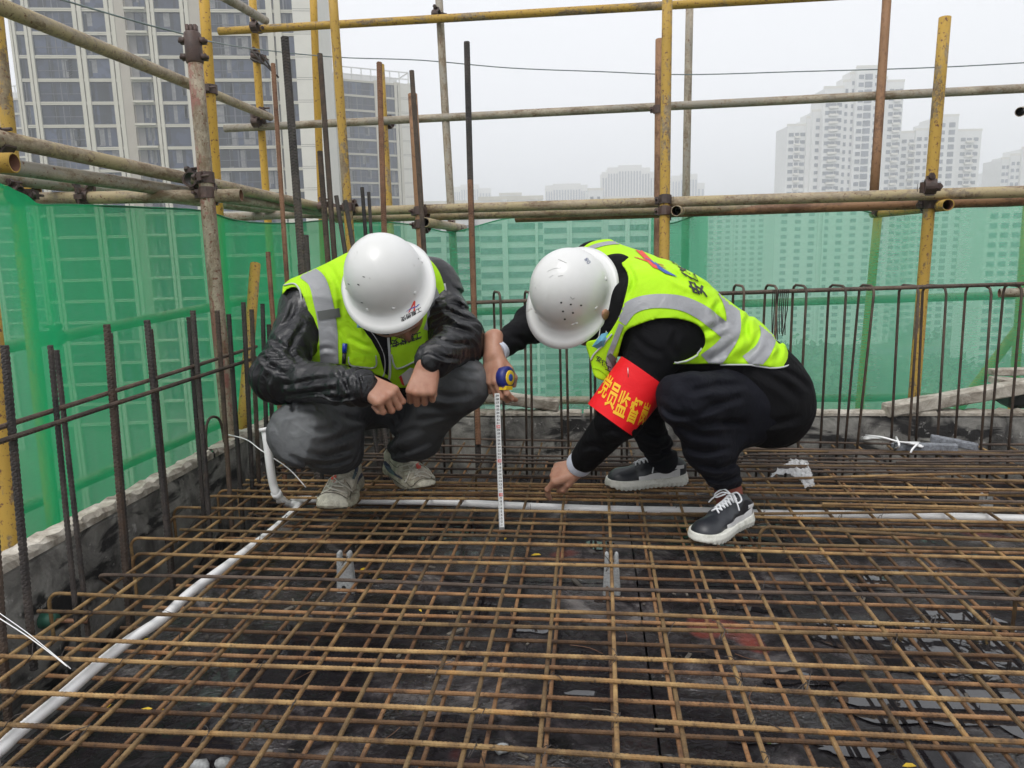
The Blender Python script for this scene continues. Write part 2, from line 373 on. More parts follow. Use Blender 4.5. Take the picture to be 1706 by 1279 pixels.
LOWY = [1.276-.108*k for k in range(9, 0, -1)]+[1.276, 1.38, 1.49, 1.598, 1.70, 1.83, 1.95, 2.06]+[2.06+.113*k for k in range(1, 9)]
LONX = [-1.21, -1.155, -1.09, -1.03, -.955, -.88, -.775, -.66, -.545, -.425, -.309, -.199, -.084, .038, .155, .268, .385, .50]+[.50+.113*k for k in range(1, 26)]
LOWX = [-.985+.114*k for k in range(6)]+[-.309, -.199, -.084, .038, .145, .262, .377, .49]+[.49+.114*k for k in range(1, 25)]
upper = empty('rebar_mat', (0, 1.6, 0), 'upper rebar mat of ochre rusted bars that both men crouch on', 'rebar mat')
lower = empty('rebar_mat', (0, 1.6, -.09), 'lower reddish rebar mat lying close above the wet plywood', 'rebar mat')
R1 = .0041
tv = [withmat(rebar_mesh('bar', 4.9, R1, 20+i, .011, hook=(.09, (0, 0, -1)) if i % 2 else None), M['bar_top']) for i in range(4)]
tvb = [withmat(rebar_mesh('bar', 4.9, R1, 24+i, .011, hook=(.1, (0, .7, -.7)) if i % 2 else None), M['bar_brown']) for i in range(2)]
for i, y in enumerate(TOPY):
    me = random.choice(tv) if y < 2.6 and random.random() < .8 else random.choice(tvb)
    x0 = -1.31+random.uniform(-.03, .08)
    inst('bar', me, (x0, y+random.gauss(0, .004)+.02, random.gauss(0, .0008)), upper, rot=(0, 0, random.gauss(-.006, .006)))
for y, x0, a_ in ((2.2, .2, .06), (2.31, .7, -.05), (2.52, .1, .09), (2.6, .9, -.08), (1.75, 1.0, .05), (2.1, .5, -.10), (2.66, -.4, .04), (2.95, .2, -.03)):
    inst('bar', random.choice(tv+tvb), (x0, y, .012), upper, rot=(0, 0, a_))
for y, x0 in ((2.37, .3), (2.72, -.1), (2.87, .6), (2.93, .9), (2.8, 1.1), (2.45, 1.25)):        # loose spare bars lying on top
    inst('bar', random.choice(tvb), (x0, y, .011), upper, rot=(0, .0, random.uniform(-.05, .05)))
lv = [withmat(rebar_mesh('bar', 2.95, R1, 40+i, .008), M['bar_top']) for i in range(5)]
for i, x in enumerate(LONX):
    inst('bar', random.choice(lv), (x+random.gauss(0, .003), .18+random.uniform(-.03, .03), -.0108), upper, rot=(0, 0, math.pi/2+random.gauss(0, .004)))
bv = [withmat(rebar_mesh('bar', 4.9, R1, 60+i, .006), M['bar_low']) for i in range(3)]
for y in LOWY: inst('bar', random.choice(bv), (-1.18+random.uniform(-.03, .06), y, -.079), lower, rot=(0, 0, random.gauss(-.003, .003)))
bw = [withmat(rebar_mesh('bar', 2.95, R1, 70+i, .006), M['bar_low']) for i in range(3)]
for x in LOWX: inst('bar', random.choice(bw), (x, .18, -.09), lower, rot=(0, 0, math.pi/2+random.gauss(0, .003)))
mb = MB()                                                                # loops of tie wire at the crossings
for i in range(420):
    x = random.choice(LONX); y = random.choice([q for q in TOPY if q > .9]); c = np.array([x, y+.02, -.005])
    a = random.uniform(.6, .95)
    ring = [c+np.array([math.cos(q)*.008*a+math.sin(q)*.004, math.sin(q)*.008, math.sin(q+.8)*.011]) for q in np.linspace(0, 6.5, 9)]
    tl = ring[-1]; d = np.array([random.gauss(0, 1), random.gauss(0, 1), random.uniform(-.6, .9)]); d /= np.linalg.norm(d)
    L = random.uniform(.012, .05)
    ring += [tl+d*L*.5+np.array([0, 0, .004]), tl+d*L]
    mb.tube(ring, .0009, 4, False)
link('tie_wire', mb.mesh('tie_wire'), M['wire'], upper)['kind'] = 'stuff'
mb = MB()                                                                # chips, splinters and crumbs swept about on the plywood
for i in range(300):
    x = random.uniform(-1.05, 2.4); y = random.uniform(.8, 2.95); s_ = abs(random.gauss(0, .0035))+.0015; c = np.array([x, y, ZF+.002+s_*.3]); a = random.uniform(0, 3.14)
    mb.obox(c, (math.cos(a), math.sin(a), 0), (-math.sin(a), math.cos(a), 0), (0, 0, 1), s_*random.uniform(.8, 3), s_*.6, s_*.3)
link('debris', mb.mesh('debris'), simple('chips', (.13, .115, .095), .8, nscale=8, var=.7))['kind'] = 'stuff'
mb = MB()
for i in range(60):
    c = np.array([random.uniform(-1.0, 2.4), random.uniform(.9, 2.9), ZF+.003]); a = random.uniform(0, 6.28); L = random.uniform(.03, .09); d = np.array([math.cos(a), math.sin(a), 0]); e = np.array([-d[1], d[0], 0])
    mb.tube(smoothpath([c, c+d*L*.5+e*random.gauss(0, .012), c+d*L+np.array([0, 0, .004])], 3), .0008, 4, False)
link('wire_offcuts', mb.mesh('wire_offcuts'), M['bar_rust'])['kind'] = 'stuff'
def bar_between(name, a, b, r, matl, parent=None, bend=0, seed=0, sides=8, pitch=.011):
    a = np.array(a, float); b = np.array(b, float); L = np.linalg.norm(b-a)
    me = rebar_mesh(name, L, r, seed, bend, pitch=pitch, sides=sides)
    v = np.empty(len(me.vertices)*3); me.vertices.foreach_get('co', v); v = v.reshape(-1, 3)
    x = (b-a)/L; h = np.array([0, 1., .1]) if abs(x[1]) < .8 else np.array([1., 0, .1]); y = np.cross(h, x); y /= np.linalg.norm(y); z = np.cross(x, y)
    v = a+v@np.stack([x, y, z]); me.vertices.foreach_set('co', v.ravel()); me.update()
    return link(name, me, matl, parent)
# starter bars along the left edge
XD = -1.235
side = empty('starter_bars', (XD, 1.8, 0), 'row of dark ribbed starter bars tied upright along the left edge wall', 'rebar fence')
for k, (xt, yt, xb, yb, r, dx) in enumerate([(8, 575, 52, 1060, .009, 0), (-30, 640, 16, 1230, .009, 0), (83, 575, 128, 1030, .0068, 0), (95, 583, 142, 1010, .0068, -.02), (178, 540, 213, 1000, .0095, 0), (184, 555, 217, 1000, .008, -.02),
        (244, 533, 282, 935, .0095, 0), (250, 548, 285, 930, .008, -.02), (321, 517, 348, 900, .0095, 0), (315, 528, 343, 895, .009, -.02), (362, 517, 386, 870, .009, 0), (381, 523, 403, 862, .009, .0),
        (406, 503, 421, 830, .009, .03), (421, 515, 434, 830, .009, .03), (437, 506, 446, 830, .009, .03), (449, 540, 458, 800, .009, .06)]):
    a = PX(xt, yt, XD+dx); b = PX(xb, yb, XD+dx); b = a+(b-a)*(1+.12)
    bar_between('bar', b, a, r*.84, M['bar_brown' if k % 3 == 1 else 'bar_dark'], side, .003, 100+k)
for k, (y0, y1, dx) in enumerate(((712, 577, -.014), (736, 595, .014))):
    a = PX(0, y0, XD+dx); b = PX(427, y1, XD+dx); a = a-(b-a)*.35
    bar_between('tie_bar', a, b, .0055, M['bar_brown'], side, .003, 130+k)
# arch of bent bar standing on the wall
hp = [PX(x, y, WX-.02) for x, y in ((345, 765), (343, 720), (347, 700), (356, 694), (366, 700), (372, 725), (376, 765))]
mb = MB(); mb.tube(smoothpath(hp, 6), .005, 8)
tag(link('bent_bar', mb.mesh('bent_bar'), M['bar_brown'], smooth=True), 'small arch of bent bar rising from the left edge wall by the pole', 'rebar hoop')
# corner column bars
colm = empty('column_bars', tuple(PY(500, 700, 3.02)), 'bundle of tall column bars rising at the corner behind the man in leather', 'column bars')
for k, (xt, yt, xb, yb, d, r, mm) in enumerate([(455, 106, 480, 500, 2.95, .0085, 'bar_rust'), (446, 420, 456, 560, 3.0, .009, 'bar_rust'), (474, 62, 505, 470, 2.75, .0135, 'bar_dark'), (509, 392, 517, 520, 2.9, .011, 'bar_dark'), (533, 90, 560, 470, 3.1, .0105, 'bar_brown'),
        (533, 252, 549, 470, 3.15, .011, 'bar_brown'), (560, 326, 583, 470, 3.1, .0085, 'bar_dark'), (575, 334, 598, 470, 3.1, .009, 'bar_dark'), (604, 312, 614, 450, 3.3, .008, 'bar_dark'), (614, 320, 622, 450, 3.3, .007, 'bar_dark'),
        (501, 440, 512, 560, 2.8, .012, 'bar_dark')]):
    a = P(xt, yt, d); b = P(xb, yb, d); b2 = a+(b-a)*((a[2]+.3)/(a[2]-b[2]))
    bar_between('bar', b2, a, r, M[mm], colm, .002, 150+k)
for k, (xt, yt, xb, yb, d, r, mm, lb) in enumerate([(778, 70, 792, 600, 3.1, .0115, 'bar_dark', 'tall dark ribbed bar standing alone between the two men'),
        (632, 104, 643, 500, 3.6, .0125, 'bar_rust', 'tall rusty bar standing above the white helmet of the left man'), (686, 118, 712, 500, 3.3, .010, 'bar_brown', 'thin tall bar leaning against the worn stub pole right of the left helmet')]):
    a = P(xt, yt, d); b = P(xb, yb, d); b2 = a+(b-a)*((a[2]+.1)/(a[2]-b[2]))
    o = bar_between('starter_bar', b2, a, r, M[mm], None, .002, 170+k); tag(o, lb, 'rebar', 'tall starter bars')
a = P(783, 300, 3.085); b = P(797, 740, 3.085); o = bar_between('starter_bar', b, a, .0105, M['bar_rust'], None, .001, 178); tag(o, 'shorter rusty bar lapped onto the tall dark bar between the two men', 'rebar', 'tall starter bars')
# stirrups along the far wall
YN, YF = 3.05, 3.19
cage = empty('stirrup_cage', (.8, 3.1, 0), 'row of inverted U stirrups with two top bars along the far edge wall', 'rebar cage')
def stirrup(nt, nb, ft, fb, r=.0052):
    zt = PY(nt, 478 if nt > 1200 else 489, YN)[2]+.003
    A = PY(nt, 480, YN); B = PY(ft, 482, YF); A[2] = B[2] = zt
    a0 = PY(nb, 720, YN); b0 = PY(fb, 710, YF); a0 = np.array([a0[0], YN, -.28]); b0 = np.array([b0[0], YF, -.28])
    dn = (a0-A)/np.linalg.norm(a0-A); df = (b0-B)/np.linalg.norm(b0-B); ac = (B-A)/np.linalg.norm(B-A)
    q = [a0, A+dn*.2, A+dn*.03, A+dn*.009+ac*.009, A+ac*.03, (A+B)/2, B-ac*.03, B+df*.009-ac*.009, B+df*.03, B+df*.2, b0]
    mb = MB(); mb.tube(q, r, 8); return link('stirrup', mb.mesh('stirrup'), M['bar_brown'], cage, True)
for q in [(1344, 1330, 1321, 1312), (1410, 1395, 1381, 1368), (1457, 1424, 1432, 1406), (1531, 1516, 1498, 1488), (1577, 1565, 1537, 1531), (1652, 1639, 1609, 1594), (1703, 1684, 1672, 1652), (1760, 1745, 1735, 1715), (1815, 1800, 1790, 1770),
          (1295, 1283, 1275, 1262), (1240, 1230, 1222, 1210), (1190, 1180, 1170, 1160), (883, 886, 874, 876), (942, 948, 931, 937), (990, 993, 982, 986), (1045, 1045, 1036, 1036), (833, 841, 822, 829), (740, 750, 730, 738), (1100, 1098, 1085, 1084), (690, 700, 682, 690), (640, 650, 630, 640)]: stirrup(*q)
for (Y, dz, s_) in ((YN+.012, 0, 1), (YN+.03, .002, 2), (YF-.012, 0, 3)):
    a = PY(600, 497, Y); b = PY(1900, 466, Y); zt = PY(1344, 484, Y)[2]
    a[2] = zt-.035+dz; b[2] = zt+.02+dz
    bar_between('top_bar', a, b, .006, M['bar_brown'], cage, .004, 190+s_)
mb = MB()
for k in range(9):
    x = 1288+k*3.2; a = PY(x, 482, YN-.01); mb.tube([a, a+np.array([.002*random.gauss(0, 1), .01, -.08]), a+np.array([.006*random.gauss(0, 1), .01, -.14-.06*random.random()])], .0022, 5)
tag(link('wire_bundle', mb.mesh('wire_bundle'), M['wire']), 'bundle of spare tie wires hooked over the stirrup rail right of the crouching man', 'wire')
# ---------------------------------------------------------------- scaffold
def pipe(name, a, b, matk, parent, r=.0242, label=None, n=18):
    """open steel tube with a wall, built along its own axis"""
    a = np.array(a, float); b = np.array(b, float); L = np.linalg.norm(b-a); k = max(2, int(L/.25))
    mb = MB(); v = []; f = []
    prof = [(0, r-.0035), (0, r)]+[(L*i/k, r) for i in range(1, k)]+[(L, r), (L, r-.0035)]
    prof = [(.06, r-.0035)]+prof+[(L-.06, r-.0035)]
    th = np.arange(n)*2*np.pi/n
    wob = lambda z: .0012*math.sin(z*2.3+L)
    for z, q in prof: v += [(q*math.cos(t)+wob(z), q*math.sin(t), z) for t in th]
    for i in range(len(prof)-1):
        for j in range(n):
            f.append((i*n+j, i*n+(j+1) % n, (i+1)*n+(j+1) % n, (i+1)*n+j))
    mi = [1 if (i == 0 or i >= len(prof)-2) else 0 for i in range(len(prof)-1) for j in range(n)]
    mb.add(v, f); mb.mi = mi; me = mb.mesh(name); me.materials.append(M[matk]); me.materials.append(M['pipe_in'])
    me.polygons.foreach_set('use_smooth', [True]*len(me.polygons))
    d = Vector((b-a)/L); o = inst(name, me, a, parent); o.rotation_mode = 'QUATERNION'; o.rotation_quaternion = d.to_track_quat('Z', 'Y')
    if label: o['label'] = label
    return o
def coupler_mesh():
    """two clamp shells at right angles with eye bolts and nuts; axes: Z (standard) and X (ledger at y=-.052)"""
    mb = MB()
    def shell(axis, cy, flip):
        ro, ri, w_ = .0305, .0246, .021
        th = np.linspace(0, 2*math.pi, 21)[:-1]
        v = []
        for (q, rad) in ((-w_, ri), (-w_, ro), (w_, ro), (w_, ri)):
            for t in th:
                rr = rad*(1+(.10 if abs(math.sin(t)) > .93 and rad == ro else 0))
                p_ = (rr*math.cos(t), cy+rr*math.sin(t)*flip, q) if axis == 'z' else (q, cy+rr*math.sin(t)*flip, rr*math.cos(t))
                v.append(p_)
        n = 20; f = [(i*n+j, i*n+(j+1) % n, ((i+1) % 4)*n+(j+1) % n, ((i+1) % 4)*n+j) for i in range(4) for j in range(n)]
        mb.add(v, f)
        # lugs, bolt and nut
        for s_ in (-1, 1):
            if axis == 'z': mb.box((s_*.030-.008, cy-.009, -.016), (s_*.030+.012*s_+.004, cy+.009, .016))
            else: mb.box((-.016, cy-.009, s_*.030-.006), (.016, cy+.009, s_*.036+.006))
        c = np.array([.040, cy, 0]) if axis == 'z' else np.array([0, cy, .042])
        mb.tube([c+np.array([0, -.03, 0]), c+np.array([0, .04, 0])], .0055, 8)
        mb.tube([c+np.array([0, -.028, 0]), c+np.array([0, -.014, 0])], .0115, 6)
    shell('z', 0, 1); shell('x', -.0535, 1)
    mb.box((-.02, -.036, -.02), (.02, -.02, .02))
    me = mb.mesh('coupler'); me.materials.append(M['coupler']); 
    bm = bmesh.new(); bm.from_mesh(me); bmesh.ops.recalc_face_normals(bm, faces=bm.faces)
    bmesh.ops.bevel(bm, geom=[e for e in bm.edges if e.calc_face_angle(0) > 1.2 and len(e.link_faces) == 2][:400], offset=.0015, segments=1, affect='EDGES') if False else None
    bm.to_mesh(me); bm.free(); return me
CPL = coupler_mesh()
def coupler2(pos, std, line, parent):
    """ledger shell turned towards the tube it grips"""
    a, b = np.array(line[0]), np.array(line[1]); z = Vector(std).normalized(); l = (b-a)/np.linalg.norm(b-a); q = a+l*float((np.array(pos)-a)@l)
    x = Vector(l); x = (x-z*x.dot(z)).normalized(); y = z.cross(x)
    if y.dot(Vector(q-np.array(pos))) > 0: y = -y; x = -x
    o = inst('coupler', CPL, pos, parent); o.rotation_mode = 'QUATERNION'; o.rotation_quaternion = Matrix((x, y, z)).transposed().to_quaternion()
    return o
def coupler(pos, std, led, parent, s_=1.0):
    """pos on the standard's axis; std and led are axis directions"""
    z = Vector(std).normalized(); x = Vector(led); x = (x-z*x.dot(z)).normalized(); y = z.cross(x)
    if y.dot(Vector(CF)) < 0 and s_ > 0: y = -y; x = -x
    if s_ < 0 and y.dot(Vector(CF)) > 0: y = -y; x = -x
    o = inst('coupler', CPL, pos, parent); o.rotation_mode = 'QUATERNION'; o.rotation_quaternion = Matrix((x, y, z)).transposed().to_quaternion()
    return o
def ext(a, b, k0=0, k1=0):
    a = np.array(a); b = np.array(b); return a-(b-a)*k0, b+(b-a)*k1
def line_at(a, b, t): return np.array(a)+(np.array(b)-np.array(a))*t
def down(a, b, z):     # extend the line a->b (going down) until height z
    a = np.array(a); b = np.array(b); return a+(b-a)*((a[2]-z)/(a[2]-b[2]))
def up(a, b, z): return down(a, b, z)
SL = empty('scaffold', tuple(P(345, 400, 2.8)), 'left side scaffold of khaki and yellow steel tubes beside the tall beige tower', 'scaffold')
SB = empty('scaffold', tuple(P(1110, 400, 3.6)), 'far side scaffold of long rails and yellow poles crossing the grey sky', 'scaffold')
LED_L = P(540, 347, 4.3)-P(0, 236, 2.1); LED_B = P(1706, 318, 3.05)-P(575, 352, 4.1)
# near left standard
a, b = P(-23, 510, 1.98), P(23, 910, 2.02); pipe('standard', a+(a-b)*.25, down(a, b, -.5), 'pipe_mixed', SL, r=.030, label='yellow worn pole at the very edge of the deck')
# outer far left standard
a, b = P(2, 100, 2.72), P(92, 900, 2.8); a2 = a+(a-b)*.3; pipe('standard', a2, down(a, b, -.9), 'pipe_mixed', SL)
# main standard with sleeve coupler on its head
a, b = P(322, 75, 2.85), P(384, 742, 2.95); V2a, V2b = a, down(a, b, -.55); pipe('standard', V2a, V2b, 'pipe_red', SL, r=.0275, label='mottled khaki and red pole with a sleeve coupler on top')
mb = MB(); d = (V2a-V2b)/np.linalg.norm(V2a-V2b); s0 = V2a-d*.035
mb.tube([s0-d*.035, s0-d*.03, s0+d*.075, s0+d*.08], [.028, .0315, .0315, .028], 16)
for q in (-.01, .05):
    for sx in (-1, 1):
        c = s0+d*q+CR*.036*sx; mb.obox(c, CR, CU, -CF, .012, .009, .014); mb.tube([c-CR*.018, c+CR*.018], .007, 8)
for q in (-.015, .0, .015): mb.obox(s0+d*.09+CR*q, CR, d, -CF, .006, .018, .01)
link('sleeve_coupler', mb.mesh('sleeve_coupler'), M['coupler'], SL, True)
a, b = P(338, -30, 3.5), P(374, 500, 3.7); V3a = a; pipe('standard', a, down(a, b, -.9), 'pipe_yellow', SL, label='bright yellow pole just behind the mottled one')
a, b = P(419, -30, 4.9), P(443, 320, 5.0); V4 = (a, b); pipe('standard', a, down(a, b, -.9), 'pipe_yellow', SL)
a, b = P(521, -30, 5.0), P(535, 330, 5.2); pipe('standard', a, down(a, b, -.9), 'pipe_yellow', SL)
# ledgers of the left side
a, b = P(-40, -6, 2.0), P(450, 195, 4.9); pipe('ledger', a, b, 'pipe_khaki', SL); H1 = (a, b)
a, b = P(-40, 222, 2.1), P(545, 347, 4.35); pipe('ledger', a, b, 'pipe_khaki', SL); H2 = (a, b)
a, b = P(18, 278, 2.25), P(545, 354, 4.45); pipe('ledger', *ext(a, b, .1), 'pipe_grey', SL, label='pale grey rail lying just below the upper one')
a, b = P(-30, 292, 2.6), P(520, 358, 5.0); pipe('ledger', a, b, 'pipe_grey', SL)
a, b = P(90, 305, 3.1), P(600, 366, 5.2); pipe('ledger', a, b, 'pipe_grey', SL)
a, b = P(45, 331, 2.92), P(402, 325, 2.90); pipe('transom', *ext(a, b, .12), 'pipe_khaki', SL, label='short cross tube with an open rusty end'); TR = (a, b)
a, b = P(-80, 272, 1.85), P(24, 271, 1.85); pipe('transom', a, b, 'pipe_mixed', SL, label='open ended yellow stub at the frame edge')
a, b = P(-30, 308, 3.0), P(60, 318, 2.9); pipe('transom', a, b, 'pipe_yellow', SL)
a, b = P(370, -8, 3.6), P(442, 34, 4.75); pipe('ledger', a, b, 'pipe_grey', SL)
a, b = P(370, 362, 4.3), P(660, 350, 4.5); pipe('ledger', a, b, 'pipe_grey', SL)
V2d = V2a-V2b
def on(V, py):   # point of a 3D line at a pixel row
    a, b = V; lo, hi = 0., 1.
    f_ = lambda t: 639.5-FPX*(((a+(b-a)*t)-CC)@CU)/(((a+(b-a)*t)-CC)@CF)
    for _ in range(40):
        m_ = (lo+hi)/2
        if f_(m_) < py: lo = m_
        else: hi = m_
    return a+(b-a)*lo
coupler2(on((V2a, V2b), 297), V2d, H2, SL); coupler2(on((V2a, V2b), 322), V2d, TR, SL)
coupler2(on((V3a, P(374, 500, 3.7)), 150), V2d, H1, SL)
coupler2(TR[0]+(TR[1]-TR[0])*.27, TR[1]-TR[0], (P(90, 305, 3.1), P(600, 366, 5.2)), SL); coupler(P(42, 325, 2.75), (0, 0, 1), TR[1]-TR[0], SL, 1)
coupler(P(432, 97, 4.9), (0, 0, 1), (1, 0, 0), SL); coupler(P(430, 48, 4.85), (0, 0, 1), (1, 0, 0), SL); coupler(P(432, 205, 4.9), (0, 0, 1), (1, 0, 0), SL)
coupler2(P(2, 240, 2.2), H2[1]-H2[0], (P(2, 100, 2.25), P(30, 900, 2.3)), SL); coupler2(P(440, 191, 4.85), H1[1]-H1[0], V4, SL)
# braces and rails behind the left net
for (p0, p1, k) in (((P(-60, 592, 2.75), P(520, 478, 5.2)), 0, 'pipe_grey'), ((P(-60, 888, 2.75), P(520, 640, 5.2)), 0, 'pipe_grey')):
    pipe('ledger', p0[0], p0[1], 'pipe_grey', SL)
pipe('brace', P(425, 440, 3.6), P(400, 760, 3.3), 'pipe_mixed', SL)
coupler(P(72, 562, 2.9), (0, 0, 1), LED_L, SL)
# ------ far side
a, b = P(552, -40, 3.95), P(585, 420, 4.05); V6 = (a, down(a, b, -.6)); pipe('standard', *V6, 'pipe_mixed', SB, label='yellow worn pole at the corner where the rails meet')
a, b = P(634, 108, 4.9), P(648, 345, 4.9); pipe('standard', a, down(a, b, -.9), 'pipe_mixed', SB)
a, b = P(687, 157, 3.9), P(704, 430, 3.9); V8 = (a, down(a, b, -.6)); pipe('standard', *V8, 'pipe_rust', SB, label='flaking rust and yellow stub pole above the left helmet')
a, b = P(730, -30, 4.75), P(751, 345, 4.7); V9 = (a, down(a, b, -.9)); pipe('standard', *V9, 'pipe_grey', SB)
a, b = P(1099, 66, 4.3), P(1097, 345, 4.3); pipe('standard', a, down(a, b, -.9), 'pipe_rust', SB)
a, b = P(1112, -30, 3.58), P(1107, 420, 3.55); V11 = (a, down(a, b, -.6)); pipe('standard', *V11, 'pipe_mixed', SB, label='tall yellow pole rising behind the right helmet')
a, b = P(1149, 10, 4.8), P(1143, 325, 4.8); pipe('standard', a, down(a, b, -.9), 'pipe_grey', SB)
a, b = P(1479, -30, 4.25), P(1450, 420, 4.2); V13 = (a, b); pipe('standard', a, on((a, b), 325), 'pipe_rust', SB, label='brown rusty outer pole before the pale stepped tower')
a, b = P(1463, 352, 4.4), P(1436, 640, 4.42); pipe('standard', a, down(a, b, -.9), 'pipe_yellow', SB)
a, b = P(1574, 29, 3.2), P(1523, 660, 3.36); V14 = (a, down(a, b, -.6)); pipe('standard', *V14, 'pipe_mixed', SB, label='yellow pole with rust spots standing before the green net at right')
a, b = P(1725, 180, 4.3), P(1690, 640, 4.3); pipe('standard', a, down(a, b, -.9), 'pipe_yellow', SB)
R0_, R1_ = P(545, 353, 4.15), P(1706, 319, 3.12)
pipe('ledger', *ext(R0_, R1_, 0, .25), 'pipe_khaki', SB, label='long upper rail crossing the whole far side'); RL = (R0_, R1_)
a, b = P(560, 364, 4.25), P(1357, 342, 3.55); pipe('ledger', a, b, 'pipe_khaki', SB)
a, b = P(860, 363, 4.1), P(1706, 333, 3.2); pipe('ledger', *ext(a, b, 0, .25), 'pipe_rust', SB)
a, b = P(375, 214, 4.95), P(1706, 147, 4.15); pipe('ledger', *ext(a, b, 0, .2), 'pipe_grey', SB, label='middle rail crossing behind the poles'); H6 = (a, b)
a, b = P(365, 52, 4.9), P(1265, 0, 4.35); pipe('ledger', *ext(a, b, 0, .3), 'pipe_mixed', SB, label='top rail, painted yellow in part'); H7 = (a, b)
a, b = P(708, 370, 3.75), P(772, 380, 4.9); pipe('transom', a, b, 'pipe_khaki', SB)
a, b = P(1127, 351, 3.45), P(1200, 356, 4.6); pipe('transom', a, P(1150, 350, 4.5), 'pipe_khaki', SB)
a, b = P(1580, 341, 3.15), P(1455, 356, 4.3); pipe('transom', a, b, 'pipe_mixed', SB, label='stub tube with an open end by the right yellow pole')
a, b = P(1700, 186, 3.9), P(1712, 182, 5); pipe('transom', a, b, 'pipe_grey', SB)
Z_ = np.array([0, 0, 1.])
for V, py, led, s_ in ((V6, 345, R1_-R0_, -1), (V8, 352, R1_-R0_, -1), (V8, 374, R1_-R0_, -1), (V11, 333, R1_-R0_, -1), (V11, 352, R1_-R0_, -1), (V14, 318, R1_-R0_, -1), (V14, 340, R1_-R0_, -1)):
    coupler(on(V, py), V[0]-V[1], led, SB, s_)
coupler(on(V9, 28), Z_, LED_B, SB); coupler(P(642, 203, 4.9), Z_, LED_B, SB, -1); coupler(P(1097, 182, 4.3), Z_, LED_B, SB, -1)
coupler(P(1462, 350, 4.2), Z_, LED_B, SB); coupler(P(758, 380, 4.7), Z_, LED_B, SB); coupler(P(548, 345, 4.2), Z_, LED_B, SB, 1); coupler(P(1546, 312, 3.1), Z_, LED_B, SB, 1)
# rails behind the far net
a, b = P(760, 520, 4.8), P(1706, 491, 4.4); pipe('ledger', *ext(a, b, .3, .2), 'pipe_grey', SB)
a, b = P(760, 668, 4.8), P(1706, 660, 4.4); pipe('ledger', *ext(a, b, .3, .2), 'pipe_grey', SB)
pipe('brace', P(1740, 488, 4.45), P(1590, 690, 4.55), 'pipe_yellow', SB, r=.028, label='slanting brace behind the net at the far right'); pipe('ledger', P(1665, 488, 4.0), P(1830, 484, 3.9), 'pipe_grey', SB)
# thin wire line across the sky
w_ = [P(95, -3, 2.6), P(235, 38, 2.9), P(312, 58, 3.1), P(345, 68, 3.3), P(430, 82, 4.6), P(560, 95, 4.8), P(700, 100, 4.8), P(850, 113, 4.8), P(1000, 119, 4.8), P(1140, 124, 4.7), P(1330, 119, 4.5), P(1560, 112, 4.3), P(1780, 100, 4.2)]
mb = MB(); mb.tube(smoothpath(w_, 6), .0032, 6); tag(link('wire_line', mb.mesh('wire_line'), simple('grey_wire', (.16, .2, .2), .5), None, True), 'thin grey wire line sagging across the sky between the poles', 'wire')
mb = MB(); c = P(425, 100, 4.8)
for k in range(4): mb.tube(smoothpath([c+CR*random.gauss(0, .02)+CU*.02*k-CF*.03, c+CR*.05-CF*.03+CU*random.gauss(0, .02), c+CR*(.06+.03*k)+CU*(-.02-.03*k)], 4), .006, 5)
tag(link('wire_knot', mb.mesh('wire_knot'), M['wire'], None, True), 'dark wire knotted round the yellow pole above the long rail', 'wire')
# ---------------------------------------------------------------- safety net
def net(name, cols, zb, matk, label, nx=36, nz=34, fold=.026, seed=1):
    """cols: (px, py_top, depth) along the net; hangs from its top edge down to zb"""
    r_ = np.random.default_rng(seed)
    top = np.array([P(*c) for c in cols]); top = smoothpath(top, nx//2); n = len(top)
    s_ = np.concatenate([[0], np.cumsum(np.linalg.norm(np.diff(top[:, :2], axis=0), axis=1))])
    t = np.gradient(top[:, :2], axis=0); t /= np.linalg.norm(t, axis=1)[:, None]; nrm = np.stack([-t[:, 1], t[:, 0]], 1)
    ph = r_.uniform(0, 6.28, 6); v = []; f = []
    for j in range(nz+1):
        w = j/nz
        off = fold*(np.sin(s_*5.3+ph[0]+w*.6)+.6*np.sin(s_*11+ph[1]-w*1.1)+.35*np.sin(s_*23+ph[2]+w*2))*(.35+.65*w)+.02*math.sin(w*5+ph[3])*np.sin(s_*1.7+ph[4])
        z = top[:, 2]*(1-w)+zb*w
        v.append(np.stack([top[:, 0]+nrm[:, 0]*off, top[:, 1]+nrm[:, 1]*off, z], 1))
    v = np.concatenate(v)
    for j in range(nz):
        for i in range(n-1): f.append((j*n+i, j*n+i+1, (j+1)*n+i+1, (j+1)*n+i))
    mb = MB(); mb.add(v, f); o = link(name, mb.mesh(name), M[matk], None, True); tag(o, label, 'safety net')
    mb = MB(); mb.tube(top, .0045, 6); link('hem', mb.mesh('hem'), M['net_hem'], o, True)
    return o
net('safety_net', [(-120, 250, 1.9), (-20, 300, 2.1), (30, 322, 2.35), (60, 340, 2.5), (120, 341, 2.7), (230, 345, 3.0), (335, 351, 3.3), (400, 368, 3.7), (480, 372, 4.2), (560, 366, 4.6), (640, 372, 4.65)], -1.2, 'net_left', 'deep green safety net hanging along the left side behind the starter bars', seed=2)
net('safety_net', [(630, 368, 4.6), (700, 376, 4.6), (755, 386, 4.6), (850, 363, 4.6), (960, 361, 4.5), (1050, 359, 4.45), (1100, 357, 4.42), (1180, 352, 4.4)], -1.2, 'net_back', 'pale green safety net behind the space between the two helmets', seed=3)
net('safety_net', [(1085, 358, 4.36), (1115, 372, 4.34), (1180, 354, 4.32), (1280, 347, 4.3), (1400, 344, 4.25), (1470, 356, 4.2), (1560, 346, 4.15), (1706, 342, 4.1), (1900, 330, 4.0)], -1.2, 'net_back', 'pale green safety net behind the stirrup row at the right', seed=5)
